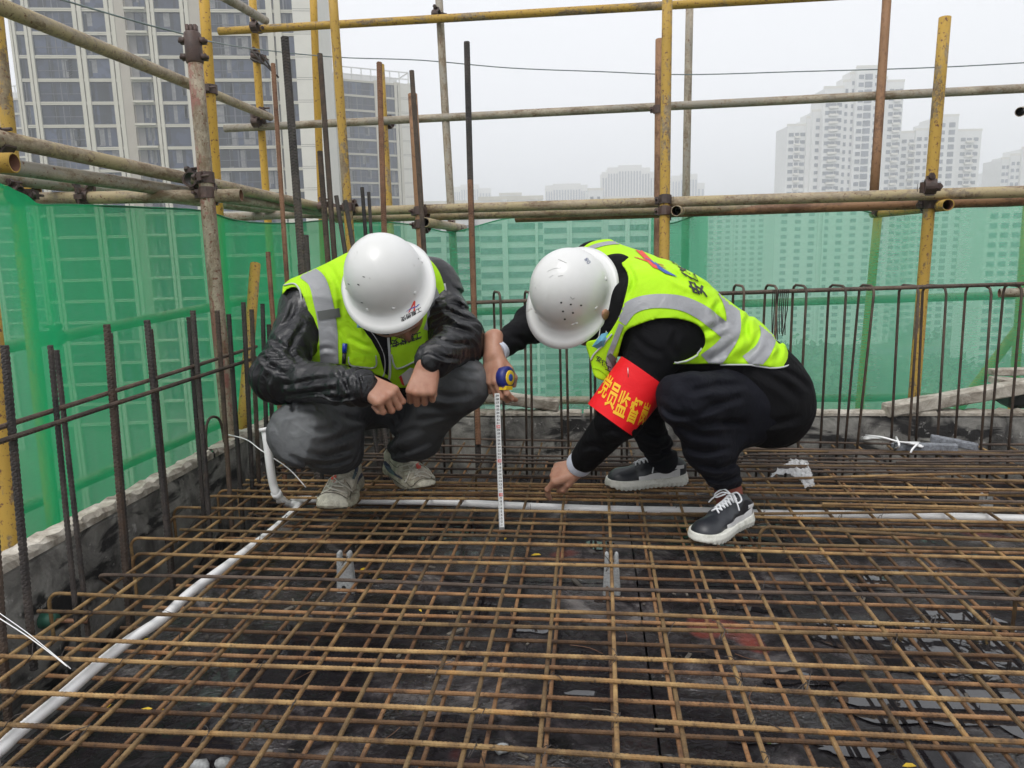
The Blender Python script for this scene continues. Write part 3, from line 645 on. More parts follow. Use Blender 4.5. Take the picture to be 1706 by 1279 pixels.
# ---------------------------------------------------------------- conduit and small things on the mats
cp = [G(x, y, -.034) for x, y in ((-130, 1330), (-40, 1274), (0, 1248), (31, 1219), (106, 1158), (156, 1114), (215, 1067), (271, 1030), (318, 986), (390, 933), (440, 895), (470, 870), (497, 845))]
mb = MB(); mb.tube(smoothpath(cp, 8), .0125, 16)
cond = empty('conduit', tuple(cp[6]), 'white plastic conduit running diagonally under the top bars at the left', 'conduit')
link('straight_pipe', mb.mesh('straight_pipe'), M['pvc'], cond, True)
el = [G(500, 843, -.03), G(480, 838, -.03), P(463, 826, 2.47), P(455, 806, 2.45), P(450, 775, 2.43), P(445, 735, 2.42), P(441, 712, 2.42)]
mb = MB(); mb.tube(smoothpath(el, 8), .0135, 16)
q = smoothpath(el, 8); mb.tube([q[-2]-(q[-1]-q[-2])*1.2, q[-1]], .0185, 16); mb.tube([q[16], q[19]], .0165, 16)
el_o = empty('conduit', tuple(el[-1]), 'white conduit elbow turning upright beside the knee in grey jeans', 'conduit')
link('elbow', mb.mesh('elbow'), M['pvc'], el_o, True)
hp = [G(x, y, -.035) for x, y in ((462, 833), (520, 832), (600, 834), (690, 835), (760, 837), (850, 842), (1000, 848), (1160, 851), (1260, 855), (1400, 857), (1560, 860), (1706, 864), (1900, 868), (2300, 876))]
mb = MB(); mb.tube(smoothpath(hp, 8), .0125, 16)
tag(link('conduit', mb.mesh('conduit'), M['pvc'], None, True), 'long white conduit running across under the shoes to the right edge', 'conduit')
def spacer(px, py, w, h, label):
    b = G(px, py, ZF+.001); o = empty('cement_spacer', tuple(b), label, 'spacer block', 'cement spacers under the bars')
    mb = MB(); X = np.array([1, 0, 0.]); 
    for s_ in (-1, 1):
        pts = [(-w/2, 0), (w/2, 0), (w/2*.72, h*1.0), (w*.18, h), (w*.12, h*.72), (-w*.12, h*.72), (-w*.18, h), (-w/2*.72, h)]
    y0, y1 = -.011, .011
    v = [(b[0]+x, b[1]+y0, b[2]+z) for x, z in pts]+[(b[0]+x, b[1]+y1, b[2]+z) for x, z in pts]; n = len(pts)
    f = [(i, (i+1) % n, n+(i+1) % n, n+i) for i in range(n)]+[tuple(range(n-1, -1, -1)), tuple(range(n, 2*n))]
    mb.add(v, f); me = mb.mesh('block')
    bm = bmesh.new(); bm.from_mesh(me); bmesh.ops.recalc_face_normals(bm, faces=bm.faces); bmesh.ops.bevel(bm, geom=bm.edges[:], offset=.0022, segments=2, affect='EDGES'); bm.to_mesh(me); bm.free()
    link('block', me, M['spacer'], o); mb = MB(); mb.tube([(b[0]-.004, b[1]-.0125, b[2]+.018), (b[0]-.004, b[1]+.0125, b[2]+.018)], .006, 10); link('hole', mb.mesh('hole'), M['black'], o)
spacer(578, 986, .052, .118, 'pale cement spacer block standing in the mats in front of the left shoes')
spacer(1019, 990, .048, .118, 'pale cement spacer block standing in the mats near the tape blade')
spacer(1640, 865, .045, .09, 'cement spacer block low in the mats beyond the right conduit')
def pebble(px, py, z, s_, mk, label, name='mortar_lump', cat='rubble'):
    c = G(px, py, z); bm = bmesh.new(); bmesh.ops.create_icosphere(bm, subdivisions=2, radius=1)
    for v in bm.verts: v.co *= 1+random.gauss(0, .08); v.co = Vector((v.co.x*s_[0], v.co.y*s_[1], v.co.z*s_[2]))+Vector(c)
    me = bpy.data.meshes.new(name); bm.to_mesh(me); bm.free(); return tag(link(name, me, M[mk], None, True), label, cat)
pebble(836, 1247, ZF+.008, (.014, .012, .01), 'spacer', 'round grey mortar lump on the plywood at the bottom of the frame')
pebble(333, 1276, ZF+.01, (.02, .012, .012), 'spacer', 'pale mortar lump at the bottom left under the bars')
pebble(372, 1272, ZF+.01, (.016, .012, .012), 'spacer', 'smaller pale mortar lump beside the first at the bottom left')
def leaf(px, py, s_, z=ZF+.003):
    c = G(px, py, z); mb = MB(); a = random.uniform(0, 6.3); d = np.array([math.cos(a), math.sin(a), 0]); e = np.array([-d[1], d[0], 0]); U = np.array([0, 0, 1.])
    v = [c-d*s_, c-d*s_*.3+e*s_*.5+U*.003, c+d*s_*.5+e*s_*.4+U*.004, c+d*s_+U*.002, c+d*s_*.4-e*s_*.45+U*.004, c-d*s_*.4-e*s_*.5+U*.003, c+U*.0005]
    mb.add(v, [(6, 0, 1), (6, 1, 2), (6, 2, 3), (6, 3, 4), (6, 4, 5), (6, 5, 0)])
    return link('fallen_leaf', mb.mesh('fallen_leaf'), M['leaf_y'])
for k, (x, y, s_, l) in enumerate([(606, 949, .014, 'yellow leaf scrap right beside the left spacer block'), (621, 955, .012, 'small yellow leaf scrap next to the spacer leaf'), (632, 968, .018, 'larger yellow leaf scrap below the two by the spacer block'),
        (893, 925, .016, 'yellow leaf scrap on the plywood right of the tape end'), (842, 898, .008, 'tiny yellow leaf scrap under the tape end'), (700, 1018, .006, 'tiny yellow fleck between the front bars'), (176, 1180, .014, 'yellow smear of leaf left in the lower left corner'),
        (240, 1185, .016, 'yellow leaf strip by the diagonal conduit'), (265, 1186, .012, 'short yellow leaf strip right of the other strip'), (1515, 1277, .012, 'yellow scrap at the bottom right edge'), (452, 877, .02, 'yellow leaf litter by the conduit elbow'), (243, 1068, .012, 'yellow leaf scrap hidden beside the diagonal conduit')]):
    tag(leaf(x, y, s_), l, 'leaf', 'yellow leaves on the plywood')
# white plastic ties lower left, sheet scrap, bundle and mortar strips on the mat
mb = MB(); mb.tube(smoothpath([P(-20, 1008, 1.55), P(40, 1050, 1.5), P(80, 1082, 1.48), P(118, 1114, 1.46)], 5), .0009, 5); mb.tube(smoothpath([P(-20, 1018, 1.55), P(40, 1056, 1.5), P(84, 1088, 1.48), P(112, 1110, 1.46)], 5), .0012, 5)
tag(link('white_strap', mb.mesh('white_strap'), M['pvc'], None, True), 'thin white straps hanging over the left wall near the frame edge', 'strap')
mb = MB(); mb.tube(smoothpath([P(372, 722, 2.6), P(410, 732, 2.55), P(435, 750, 2.5), P(480, 780, 2.5), P(510, 812, 2.5)], 5), .002, 5)
tag(link('white_strap', mb.mesh('white_strap'), M['pvc'], None, True), 'thin white strap running behind the conduit elbow', 'strap')
film = mat('clear_film')[0]; fb = film.node_tree.nodes['Principled BSDF']; fb.inputs['Base Color'].default_value = (.8, .8, .8, 1); fb.inputs['Roughness'].default_value = .25; fb.inputs['Alpha'].default_value = .5
def crumple(outline, z0, amp, name, matl, label, cat, seed=0, n=14, par=None):
    r_ = np.random.default_rng(seed); bm = bmesh.new(); vs = [bm.verts.new(G(x, y, z0)) for x, y in outline]; bm.faces.new(vs)
    bmesh.ops.triangulate(bm, faces=bm.faces)
    for _ in range(4): bmesh.ops.subdivide_edges(bm, edges=[e for e in bm.edges if e.calc_length() > .012], cuts=1, use_grid_fill=False); bmesh.ops.triangulate(bm, faces=bm.faces)
    for v in bm.verts: v.co.z += abs(r_.normal())*amp; v.co.x += r_.normal()*amp*.3
    me = bpy.data.meshes.new(name); bm.to_mesh(me); bm.free(); return tag(link(name, me, matl, par, False), label, cat)
crumple([(1318, 768), (1345, 768), (1352, 790), (1358, 812), (1340, 815), (1332, 800), (1312, 790), (1282, 796), (1300, 780)], .004, .006, 'plastic_scrap', film, 'crumpled clear plastic scrap lying on the bars right of the man', 'plastic scrap', 3)
def brick(name, a, b, w, h, mk, label, cat, grp=None):
    a = np.array(a, float); b = np.array(b, float); L = np.linalg.norm(b-a); X = (b-a)/L; Y = np.cross([0, 0, 1.], X); Y /= np.linalg.norm(Y); Z = np.cross(X, Y)
    mb = MB(); mb.obox((a+b)/2+Z*h/2, X, Y, Z, L/2, w/2, h/2); me = mb.mesh(name)
    bm = bmesh.new(); bm.from_mesh(me); bmesh.ops.subdivide_edges(bm, edges=[e for e in bm.edges if e.calc_length() > L*.8], cuts=12); bmesh.ops.bevel(bm, geom=[e for e in bm.edges if e.calc_face_angle(0) > 1], offset=min(w, h)*.12, segments=1, affect='EDGES')
    for v in bm.verts: v.co += Vector((random.gauss(0, 1), random.gauss(0, 1), random.gauss(0, 1)))*min(w, h)*.028
    bm.to_mesh(me); bm.free(); return tag(link(name, me, M[mk], None), label, cat, grp)
brick('mortar_strip', G(1490, 751, .006), G(1594, 753, .006), .03, .032, 'spacer_dark', 'grey mortar strip lying crosswise under the white strap bundle', 'mortar strip', 'grey mortar strips on the bars')
brick('mortar_strip', G(1549, 735, .03), G(1628, 750, .008), .036, .026, 'spacer_dark', 'grey mortar strip tilted on the bars right of the strap bundle', 'mortar strip', 'grey mortar strips on the bars')
brick('mortar_strip', G(1488, 745, .006), G(1520, 753, .008), .03, .02, 'spacer_dark', 'short grey mortar piece half under the white straps', 'mortar strip', 'grey mortar strips on the bars')
mb = MB()
for k in range(9):
    z = .03+random.uniform(0, .02); o = random.gauss(0, 2.5); mb.tube(smoothpath([G(1440+random.uniform(-4, 4), 729+o, .02), G(1470, 730+o*.5, z+.02), G(1500, 736, z+.012), G(1536+random.uniform(-8, 6), 741+o, .03)], 4), .0036, 5)
mb.tube(smoothpath([G(1493, 728, .055), G(1498, 742, .06), G(1490, 748, .01)], 4), .004, 5); mb.tube(smoothpath([G(1530, 738, .045), G(1520, 748, .03), G(1516, 757, .01)], 4), .004, 5)
tag(link('strap_bundle', mb.mesh('strap_bundle'), M['pvc'], None, True), 'bundle of white plastic straps lying over the grey mortar strips', 'straps')
# timbers on the far wall
timber = M['crust']
brick('timber', PY(795, 666, 3.26), PY(930, 684, 3.26), .06, .05, 'crust', 'broken cement crusted timber lying on the far wall between the men', 'timber', 'timbers on the far wall')
brick('timber', PY(1474, 694, 3.25), PY(1760, 645, 3.32), .07, .055, 'crust', 'long cement crusted timber lying aslant on the far wall at right', 'timber', 'timbers on the far wall')
cr = empty('timber_box', tuple(PY(1680, 680, 3.5)), 'dark box with a crusted plank on top at the far right corner', 'box')
for i, (a, b, w, h) in enumerate([(PY(1668, 676, 3.45), PY(1790, 678, 3.45), .12, .11)]):
    o = brick('body', a, b, w, h, 'black', None, None); o.parent = cr; o.location = -cr.location
for i, (a, b, w, h) in enumerate([(PY(1650, 625, 3.5), PY(1800, 622, 3.5), .05, .03), (PY(1655, 640, 3.4), PY(1800, 650, 3.4), .1, .03)]):
    o = brick('plank', a, b, w, h, 'crust', None, None); o.parent = cr; o.location = -cr.location
# green tie fitting in the left wall
o = empty('form_tie', tuple(PX(72, 1033, WX+.02)), 'green form tie cone and bolt sticking out of the left wall', 'form tie')
c = PX(72, 1033, WX+.01); mb = MB(); mb.tube([c, c+np.array([.035, 0, 0])], [.022, .017], 12); link('cone', mb.mesh('cone'), simple('green_plastic', (.03, .12, .08), .5), o, True)
mb = MB(); mb.tube([c+np.array([.03, 0, 0]), c+np.array([.11, .01, -.005])], .006, 8); link('bolt', mb.mesh('bolt'), M['bar_rust'], o, True)
# ---------------------------------------------------------------- the city
GZ = -42.0
def b_mat(name, col, var=.05, rough=.8, sc=.6): return simple(name, col, rough, nscale=sc, var=var, bmp=0)
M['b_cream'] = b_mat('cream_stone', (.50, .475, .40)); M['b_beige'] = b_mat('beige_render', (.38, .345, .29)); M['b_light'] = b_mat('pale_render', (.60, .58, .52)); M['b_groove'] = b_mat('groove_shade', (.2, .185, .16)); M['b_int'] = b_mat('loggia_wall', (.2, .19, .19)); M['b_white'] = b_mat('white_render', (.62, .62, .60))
def glassm(name, col, rough=.08):
    m_, t, b = mat(name); oi = N(t, 'ShaderNodeObjectInfo'); r_ = ramp(t, oi.outputs['Random'], [(0, tuple(c*.55 for c in col)), (.5, col), (1, tuple(min(1, c*1.5) for c in col))])
    v = objvec(t); n_ = noise(t, .8, 2, .5, v); c = mixc(t, ramp(t, n_.outputs[0], [(.48, 0), (.55, .5)]).outputs[0], r_.outputs[0], tuple(c*.35 for c in col))
    t.links.new(c, b.inputs['Base Color']); b.inputs['Roughness'].default_value = rough; b.inputs['Specular IOR Level'].default_value = .3; return m_
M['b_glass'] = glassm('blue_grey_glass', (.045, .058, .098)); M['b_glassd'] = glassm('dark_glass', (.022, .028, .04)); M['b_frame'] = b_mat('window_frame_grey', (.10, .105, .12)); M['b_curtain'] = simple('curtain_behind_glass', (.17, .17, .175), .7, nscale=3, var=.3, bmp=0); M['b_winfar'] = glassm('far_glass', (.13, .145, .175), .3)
def window_mesh(w, h, mull, style=0):
    """glazed opening: pane set back, frame and mullions proud; origin lower left, facade plane y=0, outside is -y"""
    mb = MB(); mb.add([(0, .18, 0), (w, .18, 0), (w, .18, h), (0, .18, h)], [(0, 1, 2, 3)], 0)
    for a, b in (((0, 0, 0), (w, .2, .06)), ((0, 0, h-.05), (w, .2, h)), ((0, 0, .06), (.05, .2, h-.05)), ((w-.05, 0, .06), (w, .2, h-.05))): mb.box(a, b, 1)
    for x in mull: mb.box((x*w-.03, .1, .06), (x*w+.03, .17, h-.05), 1)
    if style == 1:                                         # a balcony bay seen through its glass rail: inner wall, door and small window
        mb.box((w*.28, .155, h*.08), (w*.40, .175, h*.92), 2); mb.box((w*.5, .15, .1), (w*.53, .178, h-.1), 1); mb.box((w*.70, .15, h*.36), (w*.78, .178, h*.9), 2); mb.box((.06, .12, h*.40), (w-.06, .15, h*.43), 1)
    if style == 2: mb.box((w*.06, .15, h*.12), (w*.16, .178, h*.9), 2)
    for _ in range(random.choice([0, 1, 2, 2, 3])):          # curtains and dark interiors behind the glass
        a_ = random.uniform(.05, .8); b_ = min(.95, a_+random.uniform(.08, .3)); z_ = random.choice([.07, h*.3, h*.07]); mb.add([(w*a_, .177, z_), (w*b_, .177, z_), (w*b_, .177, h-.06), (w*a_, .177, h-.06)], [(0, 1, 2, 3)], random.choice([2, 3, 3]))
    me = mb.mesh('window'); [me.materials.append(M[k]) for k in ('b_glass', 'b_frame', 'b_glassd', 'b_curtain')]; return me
def facade_tower(name, label, origin, yaw, strips, floors, fh, z0, depth, roof=None, side=True):
    """strips: list of (type, width). Facade runs along local +x from origin; windows, bands and pillars are separate parts"""
    T = empty(name, origin, label, 'building', 'towers of the city'); T.rotation_euler = (0, 0, yaw)
    def add(nm, mb, m_, loc=(0, 0, 0)):
        me = mb.mesh(nm) if isinstance(mb, MB) else mb
        if m_ is not None: me.materials.append(M[m_])
        o = bpy.data.objects.new(nm, me); COL.objects.link(o); o.parent = T; o.location = loc; return o
    W = sum(w for _, w in strips); H = floors*fh
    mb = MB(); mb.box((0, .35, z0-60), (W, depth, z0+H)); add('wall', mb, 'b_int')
    mb = MB(); mb.box((-.05, .2, z0-60), (.3, depth+.1, z0+H+.6)); mb.box((W-.3, .2, z0-60), (W+.05, depth+.1, z0+H+.6)); add('side_wall', mb, 'b_light')
    x = 0
    for ty, w in strips:
        if ty == 'P':                                       # pair of slim pillars with a dark groove
            g = w*.14; mb = MB(); mb.box((x, -.25, z0-60), (x+w*.42, .3, z0+H+.4)); mb.box((x+w*.42+g, -.25, z0-60), (x+w, .3, z0+H+.4)); add('pillar_pair', mb, 'b_cream')
        elif ty == 'S': mb = MB(); mb.box((x, -.15, z0-60), (x+w, .33, z0+H+.3)); add('solid_wall', mb, 'b_beige')
        elif ty == 'L':
            mb = MB(); mb.box((x, -.2, z0-60), (x+w, .33, z0+H+.3)); add('solid_wall', mb, 'b_light')
            mb = MB(); [mb.box((x+.05, -.215, z0+k*fh+q), (x+w-.05, -.19, z0+k*fh+q+.06)) for k in range(-8, floors) for q in (0, .28)]; add('groove', mb, 'b_groove')['kind'] = 'stuff'
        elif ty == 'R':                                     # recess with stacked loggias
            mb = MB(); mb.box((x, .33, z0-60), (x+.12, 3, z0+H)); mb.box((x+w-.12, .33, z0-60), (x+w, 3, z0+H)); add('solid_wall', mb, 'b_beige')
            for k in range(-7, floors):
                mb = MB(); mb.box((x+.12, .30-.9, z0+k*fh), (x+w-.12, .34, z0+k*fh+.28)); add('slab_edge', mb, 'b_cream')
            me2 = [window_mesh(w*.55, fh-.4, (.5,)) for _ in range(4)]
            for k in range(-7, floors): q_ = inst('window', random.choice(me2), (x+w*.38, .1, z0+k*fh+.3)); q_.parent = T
        else:
            mull = {'W': (.33, .66), 'B': (), 'N': (.5,), 'C': (.25, .5, .75)}[ty]; mes = [window_mesh(w, fh-.42, mull, {'W': 1, 'B': 2, 'C': 1}.get(ty, 0)) for _ in range(5)]
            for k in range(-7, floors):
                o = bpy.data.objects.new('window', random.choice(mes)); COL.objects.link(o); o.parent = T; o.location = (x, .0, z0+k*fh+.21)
        x += w
    for k in range(-8, floors+1):
        mb = MB(); z = z0+k*fh
        mb.box((0, -.12, z-.2), (W, .29, z-.03)); mb.box((0, -.12, z+.03), (W, .29, z+.2)); mb.box((0, -.02, z-.03), (W, .29, z+.03)); add('floor_band', mb, 'b_cream')
    if roof: roof(T, add, W, z0+H)
    return T
def placefac(p_left, p_right, d_left, d_right, y_ref=400):
    a = P(p_left, y_ref, d_left); b = P(p_right, y_ref, d_right); yaw = math.atan2(b[1]-a[1], b[0]-a[0]); return a, yaw, float(np.linalg.norm((b-a)[:2]))
# great beige tower at left; strips in photograph pixels at the row y=200
px = [('P', 9), ('B', 14), ('P', 11), ('W', 68), ('P', 15), ('B', 37), ('P', 15), ('S', 16), ('R', 37), ('P', 12), ('B', 42), ('P', 14), ('S', 22), ('W', 78), ('P', 6), ('N', 22), ('P', 24), ('N', 20), ('L', 39)]
a, yaw, wm = placefac(36, 537, 104, 108, 200); tot = sum(q for _, q in px); st = [(t_, q*wm/tot) for t_, q in px]
facade_tower('apartment_tower', 'tall beige tower of blue grey window bays filling the upper left', (a[0], a[1], 0), yaw, st, 15, 3.02, 1.0, 16)
def perg(T, add, W, z):
    mb = MB()
    for x in np.linspace(0, W, 9): mb.box((x, 1, z), (x+.2, 1.2, z+3.0))
    for q in (0, 1.4, 2.8): mb.box((0, .95, z+q), (W+.2, 1.15, z+q+.22))
    mb.box((0, 8, z), (W, 8.3, z+3)); [mb.box((x, 1, z+2.8), (x+.2, 8.2, z+3)) for x in (0, W)]
    add('roof_frame', mb, 'b_white')
def tower2(name, label, pl, pr_, dl, dr, ytop, pxs, fh=3.0, roof=perg, dep=16):
    a, yaw, wm = placefac(pl, pr_, dl, dr, 300); tot = sum(q for _, q in pxs); st = [(t_, q*wm/tot) for t_, q in pxs]
    zt = P((pl+pr_)/2, ytop, (dl+dr)/2)[2]; fl = 9
    return facade_tower(name, label, (a[0], a[1], 0), yaw, st, fl, fh, zt-fl*fh, dep, roof)
tower2('apartment_tower', 'grey white tower with a roof frame between the big tower and the sky', 565, 690, 162, 170, 143, [('P', 6), ('W', 60), ('P', 14), ('N', 20), ('P', 10), ('L', 18)])
tower2('apartment_tower', 'thin slice of the grey white tower showing right behind the big tower', 538, 562, 158, 160, 96, [('P', 5), ('N', 10), ('P', 6)], roof=None)
tower2('apartment_tower', 'low far tower with roof frame seen at the extreme left edge', -30, 48, 165, 165, 170, [('P', 14), ('W', 40), ('P', 8), ('N', 30)])
def far_tower(name, label, blocks, d, fh=3.0, body='b_white', ncol=None, fins=False, hide=False):
    """blocks: (x0, x1, ytop, dd, cols) in photograph pixels; each block gets its own wall part and windows"""
    c = P((blocks[0][0]+blocks[-1][1])/2, 400, d); T = empty(name, (c[0], c[1], 0), label, 'building', 'towers of the city')
    rx = CR*1.0; rx = np.array([rx[0], rx[1], 0]); rx /= np.linalg.norm(rx); ry = np.array([-rx[1], rx[0], 0]); Z = np.array([0, 0, 1.])
    wm = MB(); gm = MB()
    for (x0, x1, yt, dd, cols) in blocks:
        a = P(x0, 400, d+dd); b = P(x1, 400, d+dd); w = (b-a)@rx; zt = P((x0+x1)/2, yt, d+dd)[2]; a = np.array([a[0], a[1], 0])
        mb = MB(); dp = 14; cen = a+rx*w/2+ry*dp/2; mb.obox(cen+Z*(zt+GZ)/2, rx, ry, Z, w/2, dp/2, (zt-GZ)/2); link('wall', mb.mesh('wall'), M[body], T)
        mb = MB(); mb.obox(a+rx*w/2+Z*(zt+.5)+ry*.3, rx, ry, Z, w/2+.2, .35, .5); link('parapet', mb.mesh('parapet'), M['b_light'], T)
        if fins:
            for k in range(int(cols)):
                x = w*(k+.5)/cols; gm.obox(a+rx*x+Z*((zt-4+GZ)/2)-ry*.05, rx, ry, Z, w/cols*.27, .15, (zt-4-GZ)/2)
            continue
        k = 0; z = zt-3.4
        while z > -40:
            for (cx, ww, hh, bal) in cols:
                c_ = a+rx*w*cx+Z*z; gm.obox(c_-ry*.02, rx, ry, Z, ww/2, .12, hh/2)
                if bal: wm.obox(c_-Z*(hh/2+.35)-ry*.6, rx, ry, Z, ww*.75, .6, .42)
            z -= fh
    if wm.n: link('balcony', wm.mesh('balcony'), M['b_light'], T)['kind'] = 'stuff'
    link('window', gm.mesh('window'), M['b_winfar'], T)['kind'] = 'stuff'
    return T
B = [(.12, 1.9, 1.5, 0), (.42, 1.6, 1.5, 1), (.62, 1.6, 1.5, 1), (.88, 1.3, 1.5, 0)]
Cc = [(.25, 1.4, 1.5, 0), (.7, 1.2, 1.5, 0)]
far_tower('apartment_tower', 'tall pale stepped tower rising over the right rails', [(1305, 1336, 215, 6, [(.2, 2, 1.4, 0), (.5, 1.6, 1.4, 1), (.8, 2, 1.4, 0)]), (1336, 1345, 203, 5, []), (1345, 1362, 192, 3, [(.5, 1.5, 1.4, 0)]), (1362, 1393, 156, 0, [(.22, 2.0, 1.5, 0), (.5, 2.4, 1.2, 1), (.82, 2, 1.5, 0)]), (1393, 1403, 146, .5, [(.5, 1.1, 1.5, 0)]),
    (1403, 1413, 134, .5, [(.5, 1, 1.5, 0)]), (1413, 1450, 124, -1.5, [(.2, 2.0, 1.6, 0), (.52, 3.0, 2.2, 0), (.85, .9, 1.3, 0)]), (1450, 1462, 141, .5, [(.5, 1.2, 1.6, 0)]), (1462, 1490, 146, 1, [(.3, 1.8, 1.5, 0), (.62, 1.8, 1.2, 1), (.85, 1.2, 1.5, 0)])], 318)
far_tower('apartment_tower', 'lower pale stepped tower right of the tall one', [(1488, 1514, 226, 3, [(.3, 2, 1.5, 0), (.75, 1.8, 1.5, 1)]), (1514, 1538, 222, 2, [(.25, 2, 1.5, 0), (.7, 1.2, 1.5, 0)]), (1536, 1546, 208, 2, []), (1546, 1582, 200, -.5, [(.3, 2, 1.6, 0), (.72, 2.6, 2, 0)]), (1582, 1621, 223, 2, [(.25, 2, 1.5, 0), (.5, 2.2, 1.2, 1), (.78, 2, 1.5, 0)])], 330)
far_tower('apartment_tower', 'pale tower cut by the right edge of the frame', [(1658, 1672, 268, 2, Cc), (1672, 1690, 262, 1, Cc), (1690, 1790, 250, 0, B)], 345)
far_tower('office_tower', 'faint pale block left of the far right tower', [(1640, 1660, 288, 0, Cc)], 560)
far_tower('office_tower', 'hazy blue block with vertical fins left of the middle pole', [(1003, 1012, 290, 4, 2), (1012, 1030, 283, 2, 4), (1030, 1068, 279, 0, 8), (1068, 1082, 283, 2, 3), (1082, 1091, 290, 4, 2)], 640, fins=True, body='b_light')
far_tower('office_tower', 'smaller hazy block with vertical fins left of the big hazy one', [(910, 922, 312, 2, 3), (922, 968, 309, 0, 10), (968, 979, 311, 2, 3)], 640, fins=True, body='b_light')
far_tower('office_tower', 'hazy finned block right of the middle poles', [(1118, 1132, 296, 2, 3), (1132, 1160, 293, 0, 6), (1160, 1172, 308, 2, 2)], 660, fins=True, body='b_light')
far_tower('office_tower', 'very faint wide block low beside the lone dark bar', [(755, 770, 314, 0, 4), (770, 800, 310, 0, 7), (800, 820, 316, 2, 4)], 760, fins=True, body='b_light')
far_tower('low_building', 'flat roofed grey block just above the rail left of the finned blocks', [(834, 870, 326, 0, [(.2, 2, 1.4, 0), (.5, 2, 1.4, 0), (.8, 2, 1.4, 0)])], 300)
far_tower('low_building', 'small stepped block just above the rail by the finned block', [(980, 1005, 318, 0, Cc), (1005, 1095, 331, 2, B)], 330)
# nearer blocks seen mostly through the net
W4 = [(q, 2.4, 1.5, 0) for q in (.08, .2, .32, .44, .56, .68, .8, .92)]
for (x0, x1, yt, d, l) in [(700, 800, 341, 210, 'mid distance white block below the rail, behind the first net bay'), (800, 905, 334, 190, 'white block with white vertical strips behind the net left of the right helmet'), (905, 1015, 345, 215, 'wide pale block behind the net above the right helmet'),
        (1015, 1090, 338, 200, 'pale block behind the dark net fold'), (1175, 1290, 330, 420, 'far pale block behind the net right of the yellow vest'), (1290, 1480, 330, 316, 'base of the pale housing blocks behind the right net'), (1640, 1800, 340, 240, 'white and grey block behind the net at the far right')]:
    T = far_tower('housing_block', l, [(x0, x1, yt, 0, W4)], d)
    a = P(x0, 400, d); b = P(x1, 400, d)
    for q in (.38, .42, .9):
        mb = MB(); c = a+(b-a)*q; zt = P(x0, yt, d)[2]; mb.box((c[0]-.35, c[1]-1.0, GZ), (c[0]+.35, c[1]-.2, zt)); link('white_strip', mb.mesh('white_strip'), M['b_white'], T)
# ---------------------------------------------------------------- ground, road, cars, trees
def sheet(name, pts, z, m_, kind='structure'):
    mb = MB(); mb.add([(x, y, z) for x, y in pts], [tuple(range(len(pts)))]); o = link(name, mb.mesh(name), m_); o['kind'] = kind; return o
M['ground'] = simple('park_ground', (.09, .12, .06), .9, nscale=.03, var=.5, bmp=0); M['asphalt'] = simple('asphalt', (.075, .075, .08), .8, nscale=.4, var=.15, bmp=0); M['pave'] = simple('pavement', (.28, .27, .25), .85, nscale=.5, var=.1, bmp=0); M['paint'] = simple('road_paint', (.7, .7, .68), .7, var=.05, bmp=0)
sheet('ground', [(-4000, -1500), (4000, -1500), (4000, 7000), (-4000, 7000)], GZ-.3, M['ground'])
g1, g2 = G(850, 740, GZ), G(985, 470, GZ); rd = (g2-g1)[:2]; rd /= np.linalg.norm(rd); rn = np.array([rd[1], -rd[0]])
def strip(name, off, w, z, m_, s0=-120, s1=900, kind='structure'):
    c0 = g1[:2]+rd*s0+rn*off; c1 = g1[:2]+rd*s1+rn*off; return sheet(name, [tuple(c0-rn*w/2), tuple(c0+rn*w/2), tuple(c1+rn*w/2), tuple(c1-rn*w/2)], z, m_, kind)
strip('pavement', 0, 46, GZ-.15, M['pave']); strip('road', 0, 34, GZ, M['asphalt'])
cr0 = G(940, 588, GZ); sheet('road', [(cr0[0]-400, cr0[1]-11), (cr0[0]+400, cr0[1]-11), (cr0[0]+400, cr0[1]+11), (cr0[0]-400, cr0[1]+11)], GZ+.02, M['asphalt'])
mb = MB()
for off in (-12.5, -8.5, -4.5, 4.5, 8.5, 12.5):
    for s_ in np.arange(-100, 300, 12):
        c = g1[:2]+rd*s_+rn*off; e = c+rd*6
        mb.add([(*(c-rn*.12), 0), (*(c+rn*.12), 0), (*(e+rn*.12), 0), (*(e-rn*.12), 0)], [(0, 1, 2, 3)])
for off in (-.4, .4, -16.4, 16.4):
    c = g1[:2]+rd*-100+rn*off; e = g1[:2]+rd*500+rn*off; mb.add([(*(c-rn*.15), 0), (*(c+rn*.15), 0), (*(e+rn*.15), 0), (*(e-rn*.15), 0)], [(0, 1, 2, 3)])
for v in mb.v: v[:, 2] = GZ+.05
s_c = float((cr0[:2]-g1[:2])@rd)
for off in np.arange(-15, 16, 1.3):
    c = g1[:2]+rd*(s_c-18)+rn*off; e = c+rd*5; mb.add([(*(c-rn*.3), GZ+.05), (*(c+rn*.3), GZ+.05), (*(e+rn*.3), GZ+.05), (*(e-rn*.3), GZ+.05)], [(0, 1, 2, 3)])
o = link('road_markings', mb.mesh('road_markings'), M['paint']); o['kind'] = 'structure'
